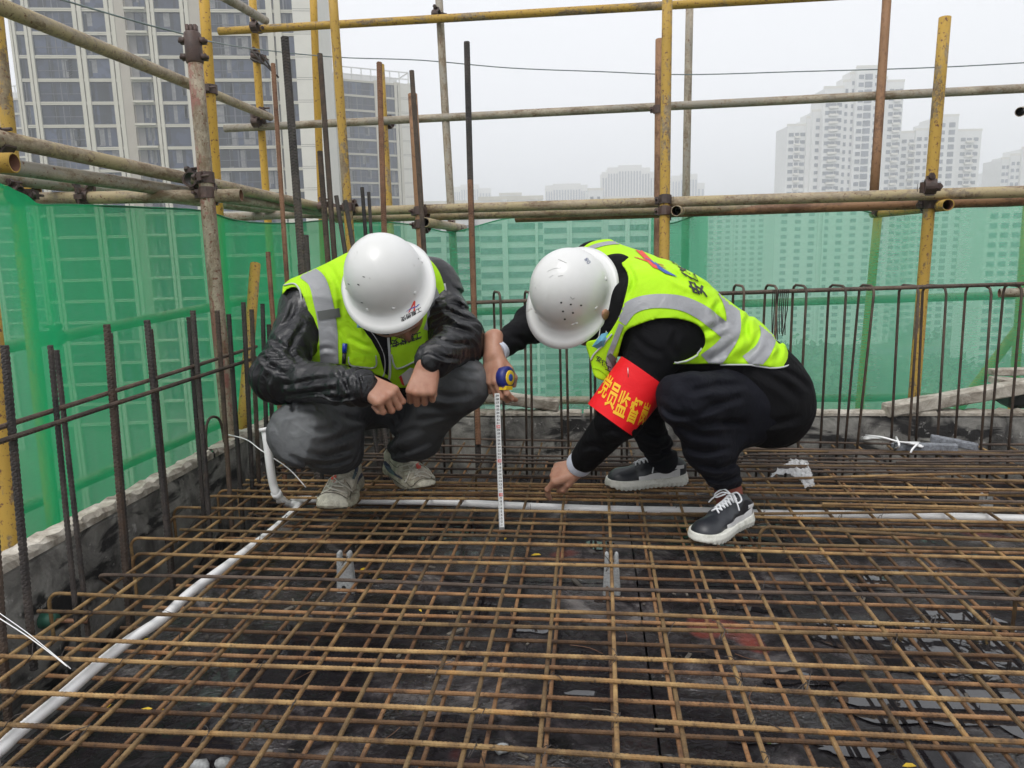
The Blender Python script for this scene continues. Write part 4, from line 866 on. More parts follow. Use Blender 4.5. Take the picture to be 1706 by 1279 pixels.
def car(px_, py_, col, label, along=True):
    c = G(px_, py_, GZ+.05); ang = math.atan2(rd[1], rd[0]) if along else 0.0
    T = empty('parked_car' if not along else 'car', tuple(c), label, 'car', 'cars on the road below'); T.rotation_euler = (0, 0, ang)
    prof = [(-2.2, .35), (-2.2, .85), (-1.5, .95), (-1.0, 1.42), (.5, 1.42), (1.15, .98), (2.1, .82), (2.2, .4)]
    v = [(x, y, z) for y in (-.85, .85) for x, z in prof]; n = len(prof); f = [tuple(range(n-1, -1, -1)), tuple(range(n, 2*n))]+[(i, (i+1) % n, n+(i+1) % n, n+i) for i in range(n)]
    mb = MB(); mb.add(v, f); me = mb.mesh('body'); me.materials.append(simple('car_paint', col, .3, var=.02, bmp=0)); o = bpy.data.objects.new('body', me); COL.objects.link(o); o.parent = T
    mb = MB(); mb.box((-.95, -.87, .97), (.45, .87, 1.33)); o = bpy.data.objects.new('window', mb.mesh('window')); o.data.materials.append(M['b_glassd']); COL.objects.link(o); o.parent = T
    for x in (-1.35, 1.35):
        for y in (-.78, .78):
            mb = MB(); mb.tube([(x, y-.1, .33), (x, y+.1, .33)], .33, 12); o = bpy.data.objects.new('wheel', mb.mesh('wheel')); o.data.materials.append(M['black']); COL.objects.link(o); o.parent = T
car(951, 590, (.75, .75, .75), 'white car by the crossing seen through the net under the right helmet', False)
car(905, 620, (.1, .1, .12), 'dark car on the road seen through the net left of the helmet peak'); car(868, 640, (.5, .5, .52), 'silver car on the road near the raised hand'); car(1500, 600, (.75, .75, .75), 'white car on the ground behind the right net, nearer the yellow pole', False); car(1440, 560, (.6, .1, .08), 'red car behind the right net beside the outer pole', False)
# trees: trunk plus a crown of many small leaf clumps
M['leafy'] = simple('tree_leaves', (.045, .085, .03), .8, nscale=.5, var=.6, bmp=0); M['trunk'] = simple('bark', (.1, .07, .05), .9)
def crown_mesh(seed, R_=3.2, n=420):
    r_ = np.random.default_rng(seed); mb = MB(); lobes = r_.normal(size=(7, 3))*np.array([1, 1, .7])*R_*.45
    for i in range(n):
        c = lobes[r_.integers(7)]+r_.normal(size=3)*R_*.27; a = r_.normal(size=(2, 3)); a /= np.linalg.norm(a, axis=1)[:, None]; s_ = r_.uniform(.25, .6)
        mb.add([c-a[0]*s_, c+a[1]*s_, c+a[0]*s_, c-a[1]*s_], [(0, 1, 2, 3)])
    me = mb.mesh('crown'); me.materials.append(M['leafy']); return me
CM = [crown_mesh(i) for i in range(4)]; mb = MB(); mb.tube([(0, 0, 0), (0, 0, 4.2)], [.22, .12], 7); TM = mb.mesh('trunk'); TM.materials.append(M['trunk'])
k = 0
for off in (-21, 21):
    for s_ in range(-60, 330, 13):
        c = g1[:2]+rd*(s_+random.uniform(-2, 2))+rn*off; T = empty('street_tree', (c[0], c[1], GZ-.2), 'green street tree beside the road far below, one of the rows seen through the net', 'tree', 'street trees below')
        for nm, me, z in (('crown', CM[k % 4], 6.2), ('trunk', TM, 0)):
            o = bpy.data.objects.new(nm, me); COL.objects.link(o); o.parent = T; o.location = (0, 0, z); o.rotation_euler = (0, 0, random.uniform(0, 6))
        k += 1
mb = MB()
r_ = np.random.default_rng(5)
def clumps(mb, cx, cy, sx, sy, n, h=5):
    c = np.stack([r_.normal(cx, sx, n), r_.normal(cy, sy, n), GZ+np.abs(r_.normal(0, h*.5, n))], 1); a = r_.normal(size=(n, 2, 3)); a /= np.linalg.norm(a, axis=2)[..., None]; s_ = r_.uniform(.7, 1.8, n)[:, None]
    v = np.stack([c-a[:, 0]*s_, c+a[:, 1]*s_, c+a[:, 0]*s_, c-a[:, 1]*s_], 1).reshape(-1, 3); mb.add(v, [(4*i, 4*i+1, 4*i+2, 4*i+3) for i in range(n)])
for x, y in ((1290, 600), (1600, 560), (1400, 640), (1690, 620), (1120, 640), (1250, 500), (520, 560), (300, 700), (150, 650)):
    c = G(x, y, GZ); clumps(mb, c[0], c[1], 16, 12, 1500)
o = link('greenery', mb.mesh('greenery'), M['leafy']); tag(o, kind='stuff')
# ---------------------------------------------------------------- haze
hz = MB(); hz.box((-1100, -400, GZ-1.4), (1100, 1500, 75)); ho = link('haze', hz.mesh('haze')); ho['kind'] = 'stuff'
hm = bpy.data.materials.new('haze'); hm.use_nodes = True; t = hm.node_tree; t.nodes.clear(); pv = N(t, 'ShaderNodeVolumePrincipled', inp={'Density': .0018, 'Color': (.93, .94, .97, 1), 'Anisotropy': .2}); oo = N(t, 'ShaderNodeOutputMaterial'); t.links.new(pv.outputs[0], oo.inputs['Volume'])
ho.data.materials.append(hm)
# ---------------------------------------------------------------- implicit bodies and clothes
def rc(a, b, ra, rb): return ('c', np.array(a, float), np.array(b, float), ra, rb)
def el(c, X, Y, Z, r): return ('e', np.array(c, float), np.array([X, Y, Z], float), np.array(r, float))
def fb(c, X, Y, Z, r, k): return ('b', np.array(c, float), np.array([X, Y, Z], float), np.array(r, float), k)
def dprim(Q, p):
    if p[0] == 'c':
        _, a, b, ra, rb = p; ba = b-a; L = ba@ba; t = np.clip(((Q-a)@ba)/L, 0, 1)
        return np.linalg.norm(Q-a-t[..., None]*ba, axis=-1)-(ra+(rb-ra)*t)
    if p[0] == 'e':
        _, c, Mx, r = p; q = (Q-c)@Mx.T; k0 = np.linalg.norm(q/r, axis=-1); k1 = np.linalg.norm(q/(r*r), axis=-1)
        return k0*(k0-1)/np.maximum(k1, 1e-6)
    if p[0] == 'b':
        _, c, Mx, r, k = p; q = np.abs((Q-c)@Mx.T)-(r-k)
        return np.linalg.norm(np.maximum(q, 0), axis=-1)+np.minimum(q.max(-1), 0)-k
def smin(a, b, k):
    h = np.maximum(k-np.abs(a-b), 0)/k; return np.minimum(a, b)-h*h*k*.25
def sunion(Q, prims, k):
    d = None
    for p in prims:
        q = dprim(Q, p); d = q if d is None else smin(d, q, k)
    return d
def waves(Q, seed, freqs, amps, sharp=None):
    """cloth folds: warped sheets whose crests are narrow creases"""
    r_ = np.random.default_rng(seed); out = 0
    w1, w2, w3 = [v/np.linalg.norm(v)*m_ for v, m_ in zip(r_.normal(size=(3, 3)), (9, 17, 31))]
    A = np.sin(Q@w1+1)*1.0; B_ = np.sin(Q@w2+2.2*A)*1.0; C_ = np.sin(Q@w3+1.5*B_)
    for f, a in zip(freqs, amps):
        d = r_.normal(size=(2, 3)); d /= np.linalg.norm(d, axis=1)[:, None]
        for k in range(2):
            s_ = np.abs(np.sin((Q@d[k])*f*.5+1.7*A+1.3*B_*(k+.5)+.5*C_))
            out = out+a*(s_**.55-.72)*(.55+.45*(A if k else B_))
    return out
def crease(Q, lines):
    """pinched folds along given lines: a groove with a rounded ridge beside it"""
    x, y = pxy(Q); out = np.zeros(np.shape(x))
    for pts, amp, w in lines:
        c = cr2(pts, 3); d = np.full(np.shape(x), 1e9); sg = np.zeros(np.shape(x))
        b = (x > c[:, 0].min()-w*4) & (x < c[:, 0].max()+w*4) & (y > c[:, 1].min()-w*4) & (y < c[:, 1].max()+w*4)
        if not b.any(): continue
        xb, yb = x[b], y[b]; db = np.full(xb.shape, 1e9); sb = np.zeros(xb.shape); tb = np.zeros(xb.shape); n = len(c)-1
        for i in range(n):
            e = c[i+1]-c[i]; t = ((xb-c[i, 0])*e[0]+(yb-c[i, 1])*e[1])/(e@e); tc = np.clip(t, 0, 1); q = (xb-c[i, 0]-e[0]*tc)**2+(yb-c[i, 1]-e[1]*tc)**2
            m_ = q < db; db = np.where(m_, q, db); sb = np.where(m_, np.sign(e[0]*(yb-c[i, 1])-e[1]*(xb-c[i, 0])), sb); tb = np.where(m_, (i+tc)/n, tb)
        s_ = np.sqrt(db)*sb; k = amp*np.sin(np.pi*np.clip(tb, 0, 1))**.6
        out[b] += k*(np.exp(-(s_/w)**2)-.8*np.exp(-((s_-1.7*w)/(w*1.15))**2)-.35*np.exp(-((s_+1.8*w)/(w*1.2))**2))
    return out
def nets(fun, lo, hi, h):
    lo = np.array(lo, float); hi = np.array(hi, float); n = np.ceil((hi-lo)/h).astype(int)+1
    ax = [lo[i]+np.arange(n[i])*h for i in range(3)]
    F = np.empty(n, np.float32)
    for i0 in range(0, n[0], 24):
        X, Y, Z = np.meshgrid(ax[0][i0:i0+24], ax[1], ax[2], indexing='ij'); F[i0:i0+24] = fun(np.stack([X, Y, Z], -1))
    F[0] = F[-1] = 1; F[:, 0] = F[:, -1] = 1; F[:, :, 0] = F[:, :, -1] = 1
    S = F < 0; m_ = n-1
    cnt = np.zeros(m_, np.int16); acc = np.zeros((*m_, 3), np.float32)
    c0 = [slice(0, -1)]*3
    for axis in range(3):
        o1, o2 = [i for i in range(3) if i != axis]
        for a in (0, 1):
            for b in (0, 1):
                sl = [None]*3; sl[axis] = slice(0, n[axis]-1); sl[o1] = slice(a, a+m_[o1]); sl[o2] = slice(b, b+m_[o2])
                s2 = list(sl); s2[axis] = slice(1, n[axis]); A = F[tuple(sl)]; B_ = F[tuple(s2)]
                x = S[tuple(sl)] != S[tuple(s2)]; den = np.where(x, A-B_, 1); t = np.where(x, A/den, 0)
                cnt += x; acc[..., axis] += t
                acc[..., o1] += x*a; acc[..., o2] += x*b
    act = cnt > 0; idx = -np.ones(m_, np.int64); k = np.flatnonzero(act.ravel()); idx.ravel()[k] = np.arange(len(k))
    ijk = np.stack(np.unravel_index(k, m_), 1); v = lo+(ijk+acc.reshape(-1, 3)[k]/cnt.ravel()[k][:, None])*h
    quads = []
    for axis in range(3):
        o1, o2 = [(1, 2), (2, 0), (0, 1)][axis]
        sl = [slice(None)]*3; sl[axis] = slice(0, n[axis]-1); s2 = list(sl); s2[axis] = slice(1, None)
        x = S[tuple(sl)] != S[tuple(s2)]; e = np.argwhere(x)
        ok = (e[:, o1] > 0) & (e[:, o2] > 0) & (e[:, o1] < m_[o1]) & (e[:, o2] < m_[o2]); e = e[ok]
        ins = S[tuple(sl)][tuple(e.T)]
        def at(d1, d2):
            q = e.copy(); q[:, o1] -= d1; q[:, o2] -= d2; return idx[tuple(q.T)]
        q = np.stack([at(1, 1), at(0, 1), at(0, 0), at(1, 0)], 1); q[~ins] = q[~ins][:, ::-1]; quads.append(q)
    return v, np.concatenate(quads)
def bounds(prims, pad):
    lo = np.full(3, 1e9); hi = -lo
    for p in prims:
        if p[0] == 'c':
            for q, r in ((p[1], p[3]), (p[2], p[4])): lo = np.minimum(lo, q-r); hi = np.maximum(hi, q+r)
        else: r = p[3].max()*1.05; lo = np.minimum(lo, p[1]-r); hi = np.maximum(hi, p[1]+r)
    return lo-pad, hi+pad
def sdf_obj(name, fun, lo, hi, h, mt, parent, attrs=None):
    v, q = nets(fun, lo, hi, h)
    me = bpy.data.meshes.new(name); me.from_pydata(v.tolist(), [], q.tolist()); me.update()
    if attrs:
        for k, fn in attrs.items(): a = me.attributes.new(k, 'FLOAT', 'POINT'); a.data.foreach_set('value', np.asarray(fn(v), np.float32))
    return link(name, me, mt, parent, True)
def joined(objs, name):
    bm = bmesh.new()
    for o in objs[1:]:
        pass
    vs = []; fs = []; n = 0
    for o in objs:
        me = o.data; a = np.empty(len(me.vertices)*3); me.vertices.foreach_get('co', a); a = a.reshape(-1, 3); vs.append(a)
        fs += [tuple(i+n for i in p.vertices) for p in me.polygons]; n += len(a)
    me = bpy.data.meshes.new(name); me.from_pydata(np.concatenate(vs).tolist(), [], fs); me.update()
    me.materials.append(objs[0].data.materials[0]); me.polygons.foreach_set('use_smooth', [True]*len(me.polygons))
    o = bpy.data.objects.new(name, me); COL.objects.link(o); o.parent = objs[0].parent; o.location = objs[0].location
    for q in objs: bpy.data.objects.remove(q, do_unlink=True)
    return o
# projection of flat marks on to a surface, along the line of sight used when laying them out
def to_bvh(objs):
    vs = []; fs = []; n = 0
    for o in objs:
        me = o.data; a = np.empty(len(me.vertices)*3); me.vertices.foreach_get('co', a); vs.append(a.reshape(-1, 3)); fs += [tuple(i+n for i in p.vertices) for p in me.polygons]; n += len(vs[-1])
    return BVHTree.FromPolygons(np.concatenate(vs).tolist(), fs)
CCv = Vector(CC)
def hit(bvh, x, y):
    d = Vector(ray(x, y)).normalized(); loc, nrm, i, dist = bvh.ray_cast(CCv, d)
    if loc is None: return None
    if nrm.dot(d) > 0: nrm = -nrm
    return loc, nrm, d
def drape(name, flat, faces, bvh, off, mt, parent, maxe=4.0, z=0, label=None):
    """flat: 2D outline points in photograph pixels, faces over them; refined and laid on the surface"""
    bm = bmesh.new(); vs = [bm.verts.new((x, y, 0)) for x, y in flat]
    for f in faces:
        try: bm.faces.new([vs[i] for i in f])
        except ValueError: pass
    bmesh.ops.triangulate(bm, faces=bm.faces)
    for _ in range(5):
        e = [e for e in bm.edges if e.calc_length() > maxe]
        if not e: break
        bmesh.ops.subdivide_edges(bm, edges=e, cuts=1); bmesh.ops.triangulate(bm, faces=bm.faces)
    hits = {v: hit(bvh, v.co.x, v.co.y) for v in bm.verts}; dead = [v for v in bm.verts if hits[v] is None]
    for v, hh in hits.items():
        if hh: v.co = hh[0]+hh[1]*off*.7-hh[2]*off*.6
    bmesh.ops.delete(bm, geom=dead, context='VERTS')
    bad = [f for f in bm.faces if max(e.calc_length() for e in f.edges) > .05]; bmesh.ops.delete(bm, geom=bad, context='FACES')
    me = bpy.data.meshes.new(name); bm.to_mesh(me); bm.free(); o = link(name, me, mt, parent, True)
    if label: o['label'] = label
    return o
def patch(name, pts, bvh, mt, parent, off=.0015, maxe=4, smooth=True, label=None):
    p_ = np.array(pts, float)
    return drape(name, p_, [tuple(range(len(p_)))], bvh, off, mt, parent, maxe, label=label)
def cr2(pts, n=6, closed=False):
    p3 = [(x, y, 0) for x, y in pts]; return smoothpath(p3, n)[:, :2]
def ribbon(name, pts, w, bvh, mt, parent, off=.0018, maxe=4, label=None, n=6):
    """w in pixels, single or per point"""
    c = cr2(pts, n); t = np.gradient(c, axis=0); t /= np.linalg.norm(t, axis=1)[:, None]; nn = np.stack([-t[:, 1], t[:, 0]], 1)
    ww = np.interp(np.linspace(0, 1, len(c)), np.linspace(0, 1, len(np.atleast_1d(w))), np.atleast_1d(w))[:, None] if np.ndim(w) else np.full((len(c), 1), w)
    v = np.concatenate([c-nn*ww/2, c+nn*ww/2]); m_ = len(c)
    return drape(name, v, [(i, i+1, m_+i+1, m_+i) for i in range(m_-1)], bvh, off, mt, parent, maxe, label=label)
def line3(name, pts, r, bvh, mt, parent, n=6, lift=1.0, label=None):
    """a thin cord laid on the surface"""
    c = cr2(pts, n); q = [hit(bvh, x, y) for x, y in c]; q = [np.array(h[0]+h[1]*r*lift) for h in q if h]
    if len(q) < 3: return
    mb = MB(); mb.tube(q, r, 6); o = link(name, mb.mesh(name), mt, parent, True)
    if label: o['label'] = label
    return o
def lettering(name, text, org, ex, ey, bvh, mt, parent, off=.0022, maxe=3, bold=0):
    """text laid out in a flat frame: org + x*ex + y*ey (pixels per em), then draped"""
    cu = bpy.data.curves.new(name, 'FONT'); cu.body = text; cu.resolution_u = 2; cu.offset = bold
    to = bpy.data.objects.new(name, cu); COL.objects.link(to); dg = bpy.context.evaluated_depsgraph_get(); dg.update()
    me = bpy.data.meshes.new_from_object(to.evaluated_get(dg)); bpy.data.objects.remove(to, do_unlink=True)
    pts = [(org[0]+v.co.x*ex[0]+v.co.y*ey[0], org[1]+v.co.x*ex[1]+v.co.y*ey[1]) for v in me.vertices]
    return drape(name, pts, [tuple(p.vertices) for p in me.polygons], bvh, off, mt, parent, maxe)
def pxy(Q):
    q = Q-CC; w = q@CF; return 853+FPX*(q@CR)/w, 639.5-FPX*(q@CU)/w
# ---------------------------------------------------------------- cloth and skin
def m_skin(name, col):
    m_, t, b = mat(name); v = objvec(t, rand=False); n_ = noise(t, 35, 4, .6, v); n2 = noise(t, 420, 3, .6, v)
    r_ = ramp(t, n_.outputs[0], [(.3, (col[0]*.86, col[1]*.72, col[2]*.68)), (.7, tuple(min(1, c*1.1) for c in col))]); t.links.new(r_.outputs[0], b.inputs['Base Color'])
    b.inputs['Roughness'].default_value = .5; b.inputs['Subsurface Weight'].default_value = .25; b.inputs['Subsurface Radius'].default_value = (.012, .005, .003); b.inputs['Subsurface Scale'].default_value = .6
    bump(t, b, n2.outputs[0], .35, .0006); return m_
def m_cloth(name, col, rough=.85, weave=900, bs=.25, var=.15, sheen=0, spec=.3, fold=.0):
    m_, t, b = mat(name); v = objvec(t, rand=False); n_ = noise(t, 7, 4, .6, v); n2 = noise(t, weave, 2, .6, v)
    r_ = ramp(t, n_.outputs[0], [(.3, tuple(c*(1-var) for c in col)), (.7, tuple(min(1, c*(1+var)) for c in col))]); t.links.new(r_.outputs[0], b.inputs['Base Color'])
    b.inputs['Roughness'].default_value = rough; b.inputs['Specular IOR Level'].default_value = spec; b.inputs['Sheen Weight'].default_value = sheen
    bn = bump(t, b, n2.outputs[0], bs, .0006)
    if fold:
        n3 = noise(t, 16, 3, .55, v, 1.2); b2 = N(t, 'ShaderNodeBump', inp={'Strength': fold, 'Distance': .012}); t.links.new(n3.outputs[0], b2.inputs['Height']); t.links.new(b2.outputs[0], bn.inputs['Normal'])
    return m_
M['skinA'] = m_skin('skin_tan', (.36, .19, .125)); M['skinB'] = m_skin('skin_light', (.42, .235, .16))
def m_vest():
    m_, t, b = mat('fluorescent_vest'); v = objvec(t, rand=False); n_ = noise(t, 9, 3, .5, v); n2 = noise(t, 700, 2, .6, v)
    r_ = ramp(t, n_.outputs[0], [(.3, (.36, .66, .008)), (.7, (.43, .76, .012))]); t.links.new(r_.outputs[0], b.inputs['Base Color'])
    b.inputs['Roughness'].default_value = .7; b.inputs['Specular IOR Level'].default_value = .25
    bn = bump(t, b, n2.outputs[0], .2, .0005); n3 = noise(t, 14, 3, .5, v, 1.4); b2 = N(t, 'ShaderNodeBump', inp={'Strength': .5, 'Distance': .01}); t.links.new(n3.outputs[0], b2.inputs['Height']); t.links.new(b2.outputs[0], bn.inputs['Normal'])
    return m_
M['vest'] = m_vest()
M['tape_r'] = m_cloth('reflective_tape', (.27, .275, .29), .42, 1500, .15, .06, spec=.6, fold=.3)
M['piping'] = m_cloth('grey_piping', (.46, .47, .48), .5, 1500, .1, .05); M['tape_d'] = m_cloth('dark_tape', (.10, .105, .10), .5, 1500, .1, .05)
def m_leather():
    m_, t, b = mat('black_leather'); v = objvec(t, rand=False); n2 = noise(t, 260, 4, .65, v); n3 = noise(t, 22, 5, .6, v, 2.2)
    b.inputs['Base Color'].default_value = (.005, .005, .007, 1); b.inputs['Roughness'].default_value = .27; b.inputs['Specular IOR Level'].default_value = .5
    bn = bump(t, b, n2.outputs[0], .25, .0008); b2 = N(t, 'ShaderNodeBump', inp={'Strength': .6, 'Distance': .008}); t.links.new(n3.outputs[0], b2.inputs['Height']); t.links.new(b2.outputs[0], bn.inputs['Normal']); return m_
M['leather'] = m_leather()
def m_jeans():
    m_, t, b = mat('grey_black_jeans'); v = objvec(t, rand=False); n2 = noise(t, 900, 2, .6, v); n1 = noise(t, 18, 5, .65, v, .6); at = N(t, 'ShaderNodeAttribute', attribute_name='fade')
    ml = N(t, 'ShaderNodeMath', operation='MULTIPLY'); t.links.new(at.outputs['Fac'], ml.inputs[0]); t.links.new(ramp(t, n1.outputs[0], [(.3, .55), (.7, 1)]).outputs[0], ml.inputs[1])
    c = mixc(t, ml.outputs[0], (.018, .019, .023), (.21, .22, .225)); t.links.new(c, b.inputs['Base Color']); b.inputs['Roughness'].default_value = .85
    bn = bump(t, b, n2.outputs[0], .4, .0008); n3 = noise(t, 20, 3, .5, v, 1.2); b2 = N(t, 'ShaderNodeBump', inp={'Strength': .5, 'Distance': .008}); t.links.new(n3.outputs[0], b2.inputs['Height']); t.links.new(b2.outputs[0], bn.inputs['Normal']); return m_
M['jeans'] = m_jeans(); M['navy'] = m_cloth('navy_black_trousers', (.0065, .007, .0115), .85, 1200, .2, .15, .0, spec=.18, fold=.6); M['blackj'] = m_cloth('black_jacket', (.004, .004, .0052), .85, 1200, .2, .15, .0, spec=.15, fold=.5)
M['shirt'] = m_cloth('white_shirt', (.62, .66, .75), .7, 1400, .2, .05); M['mask'] = m_cloth('blue_mask', (.12, .32, .46), .7, 1400, .1, .06); M['hair'] = m_cloth('black_hair', (.012, .010, .009), .5, 300, .6, .2)
M['helmet'] = None
def m_helmet():
    m_, t, b = mat('white_helmet'); v = objvec(t, rand=False); n1 = noise(t, 24, 5, .7, v, .4); n2 = noise(t, 6, 3, .5, v)
    c = ramp(t, n1.outputs[0], [(.68, (.66, .66, .65)), (.76, (.40, .39, .37))]).outputs[0]; c = mixc(t, ramp(t, n2.outputs[0], [(.5, 0), (.8, .35)]).outputs[0], c, (.56, .56, .53))
    t.links.new(c, b.inputs['Base Color']); b.inputs['Roughness'].default_value = .32; b.inputs['Coat Weight'].default_value = .25; b.inputs['Coat Roughness'].default_value = .15; bump(t, b, n1.outputs[0], .08, .001); return m_
M['helmet'] = m_helmet()
M['ink_b'] = simple('black_print', (.012, .012, .014), .6, var=0, bmp=0); M['ink_r'] = simple('red_print', (.62, .05, .03), .6, var=.05, bmp=0); M['ink_bl'] = simple('blue_print', (.03, .08, .35), .6, var=.05, bmp=0)
M['red'] = m_cloth('red_armband', (.74, .006, .012), .6, 1200, .15, .05, fold=.25); M['gold'] = simple('yellow_print', (.85, .46, .01), .55, var=.03, bmp=0)
# ---------------------------------------------------------------- helmet
def helmet(parent, c, up_, fr, seed=0, rx=.112, ry=.128, hgt=.145):
    """c: centre of the rim plane; up_ out of the crown; fr towards the peak"""
    c = np.array(c, float); U = np.array(up_, float); U /= np.linalg.norm(U); Fv = np.array(fr, float); Fv -= U*(Fv@U); Fv /= np.linalg.norm(Fv); S_ = np.cross(Fv, U)
    nth, nph = 72, 26; v = []; f = []
    prof = []
    for k in range(nph): a = k/(nph-1)*math.pi/2; prof.append((math.sin(a)**.92 if a else 0, math.cos(a)**.95 if k < nph-1 else 0))
    # rim profile outward then folded back under
    rim = [(1.035, -.035, 0), (1.055, -.06, .012), (1.06, -.085, .55), (1.06, -.10, 1.0), (1.05, -.112, 1.0), (1.01, -.10, .6), (.97, -.07, 0), (.95, .0, 0)]
    def pt(rad, z, ext, th):
        ct, st = math.cos(th), math.sin(th); pk = max(0, ct)**1.6
        e = ext*(.016+.030*pk+.006*max(0, -ct))
        x = (rad*ry+e)*ct; y = (rad*rx+e)*st
        zz = z*hgt - ext*.010*pk
        return c+Fv*x+S_*y+U*zz
    rows = []
    for (rd_, z) in prof: rows.append((rd_, z, 0))
    rows += rim
    v = [pt(0, 1, 0, 0)]
    for (rd_, z, e) in rows[1:]:
        for j in range(nth):
            th = j*2*math.pi/nth; q = pt(rd_, z, e, th)
            if e == 0 and z > .12: q = q+U*.0016*math.exp(-(math.sin(th)*rd_*9)**2)*min(1, rd_*2)      # soft centre ridge
            v.append(q)
    for j in range(nth): f.append((0, 1+j, 1+(j+1) % nth))
    for i in range(len(rows)-2):
        for j in range(nth): f.append((1+i*nth+j, 1+(i+1)*nth+j, 1+(i+1)*nth+(j+1) % nth, 1+i*nth+(j+1) % nth))
    mb = MB(); mb.add(v, f); H_ = empty('helmet', tuple(c)); H_.parent = parent; w = Vector(parent.location); H_.location = Vector(c)-w
    sh = link('shell', mb.mesh('shell'), M['helmet'], H_, True); bv = to_bvh([sh])
    def surf(th, z, nm, r_, mtk, hgt_=.002, ellip=1.0):
        a = math.acos(min(1, max(0, z))); rd_ = math.sin(a); th = math.radians(th); q = pt(rd_, z, 0, th); n_ = Fv*rd_*math.cos(th)/ry+S_*rd_*math.sin(th)/rx+U*z/hgt; n_ /= np.linalg.norm(n_)
        mb = MB(); t1 = np.cross(n_, U); t1 /= np.linalg.norm(t1); t2 = np.cross(n_, t1); k = 12; vv = []; ff = []
        for (rr, hh) in ((1, -.004), (.92, hgt_*.6), (.6, hgt_), (.0, hgt_*1.05)):
            for j in range(k): vv.append(q+(t1*math.cos(j*6.2832/k)*ellip+t2*math.sin(j*6.2832/k))*r_*rr+n_*hh)
        for i in range(3):
            for j in range(k): ff.append((i*k+j, i*k+(j+1) % k, (i+1)*k+(j+1) % k, (i+1)*k+j))
        mb.add(vv, ff); link(nm, mb.mesh(nm), M[mtk], H_, True)
    return H_, sh, bv, surf
# ---------------------------------------------------------------- hands
def hand(wrist, fwd, dors, side, curls, thumb=(.6, .5), spread=.06, s_=1.0, wl_=.05):
    """fwd: wrist to knuckles; dors: out of the back of the hand; side +1: thumb lies towards fwd x dors.
    curls: four pairs/triples of bends for index..little finger"""
    w = np.array(wrist, float); Fw = np.array(fwd, float); Fw /= np.linalg.norm(Fw); D = np.array(dors, float); D -= Fw*(D@Fw); D /= np.linalg.norm(D); T = np.cross(Fw, D)*side
    pr = []; tips = []
    L = .088*s_
    ks = []
    for i in range(4):
        o = (1.5-i)*.0205*s_; k = w+Fw*(L*(1, 1.03, .98, .90)[i])+T*o+D*(.004-.003*abs(i-1.2))*s_; ks.append(k)
        pr.append(rc(w+T*o*.62+Fw*.006, k, .0155*s_, .0118*s_))
        pr.append(rc(w+T*o*.7+Fw*L*.35-D*.010*s_, k-D*.006*s_-Fw*.008, .0150*s_, .0115*s_))
    pr.append(rc(w-Fw*wl_, w, .0235*s_, .0235*s_)); pr.append(rc(w-Fw*wl_+T*.012, w+T*.01, .021*s_, .021*s_)); pr.append(rc(w-Fw*wl_-T*.012, w-T*.01, .021*s_, .021*s_))
    fing = []
    for i in range(4):
        ln = [(.044, .026, .022), (.048, .030, .023), (.045, .028, .022), (.035, .021, .020)][i]; cu = curls[i]; ang = 0; p0 = ks[i]; sp = (1.5-i)*spread
        fp = []
        for j in range(3):
            ang += cu[j]; d = Fw*math.cos(ang)-D*math.sin(ang)+T*sp*math.cos(ang)*(1 if j == 0 else .6); d /= np.linalg.norm(d); p1 = p0+d*ln[j]*s_
            ra = (.0104, .0092, .0083)[j]*(1, 1, .97, .88)[i]*s_; rb = (.0092, .0083, .0070)[j]*(1, 1, .97, .88)[i]*s_
            fp.append(rc(p0, p1, ra*(1.06 if j == 0 else 1.04), rb)); p0 = p1
        fing.append(fp); tips.append(p0)
    tb = w+T*.022*s_+Fw*.018*s_-D*.006*s_; out, cl = thumb
    d1 = Fw*.75+T*out-D*cl*.55; d1 /= np.linalg.norm(d1); t1 = tb+d1*.040*s_; d2 = Fw*.85+T*out*.25-D*cl*.9; d2 /= np.linalg.norm(d2); t2 = t1+d2*.030*s_; d3 = Fw*.9-T*cl*.45-D*cl*.6; d3 /= np.linalg.norm(d3); t3 = t2+d3*.024*s_
    th = [rc(tb, t1, .0165*s_, .0125*s_), rc(t1, t2, .0115*s_, .0102*s_), rc(t2, t3, .0102*s_, .0078*s_)]; tips.append(t3)
    return pr, fing, th, tips
def hand_mesh(hd, mt, parent, extra=None):
    pr, fing, th, tips = hd
    allp = pr+sum(fing, [])+th+(extra or [])
    def fun(Q):
        d = sunion(Q, pr+(extra or []), .012)
        for fp in fing: d = smin(d, sunion(Q, fp, .004), .0042)
        return smin(d, sunion(Q, th, .006), .006)
    lo, hi = bounds(allp, .006); return sdf_obj('hand', fun, lo, hi, .0021, mt, parent)
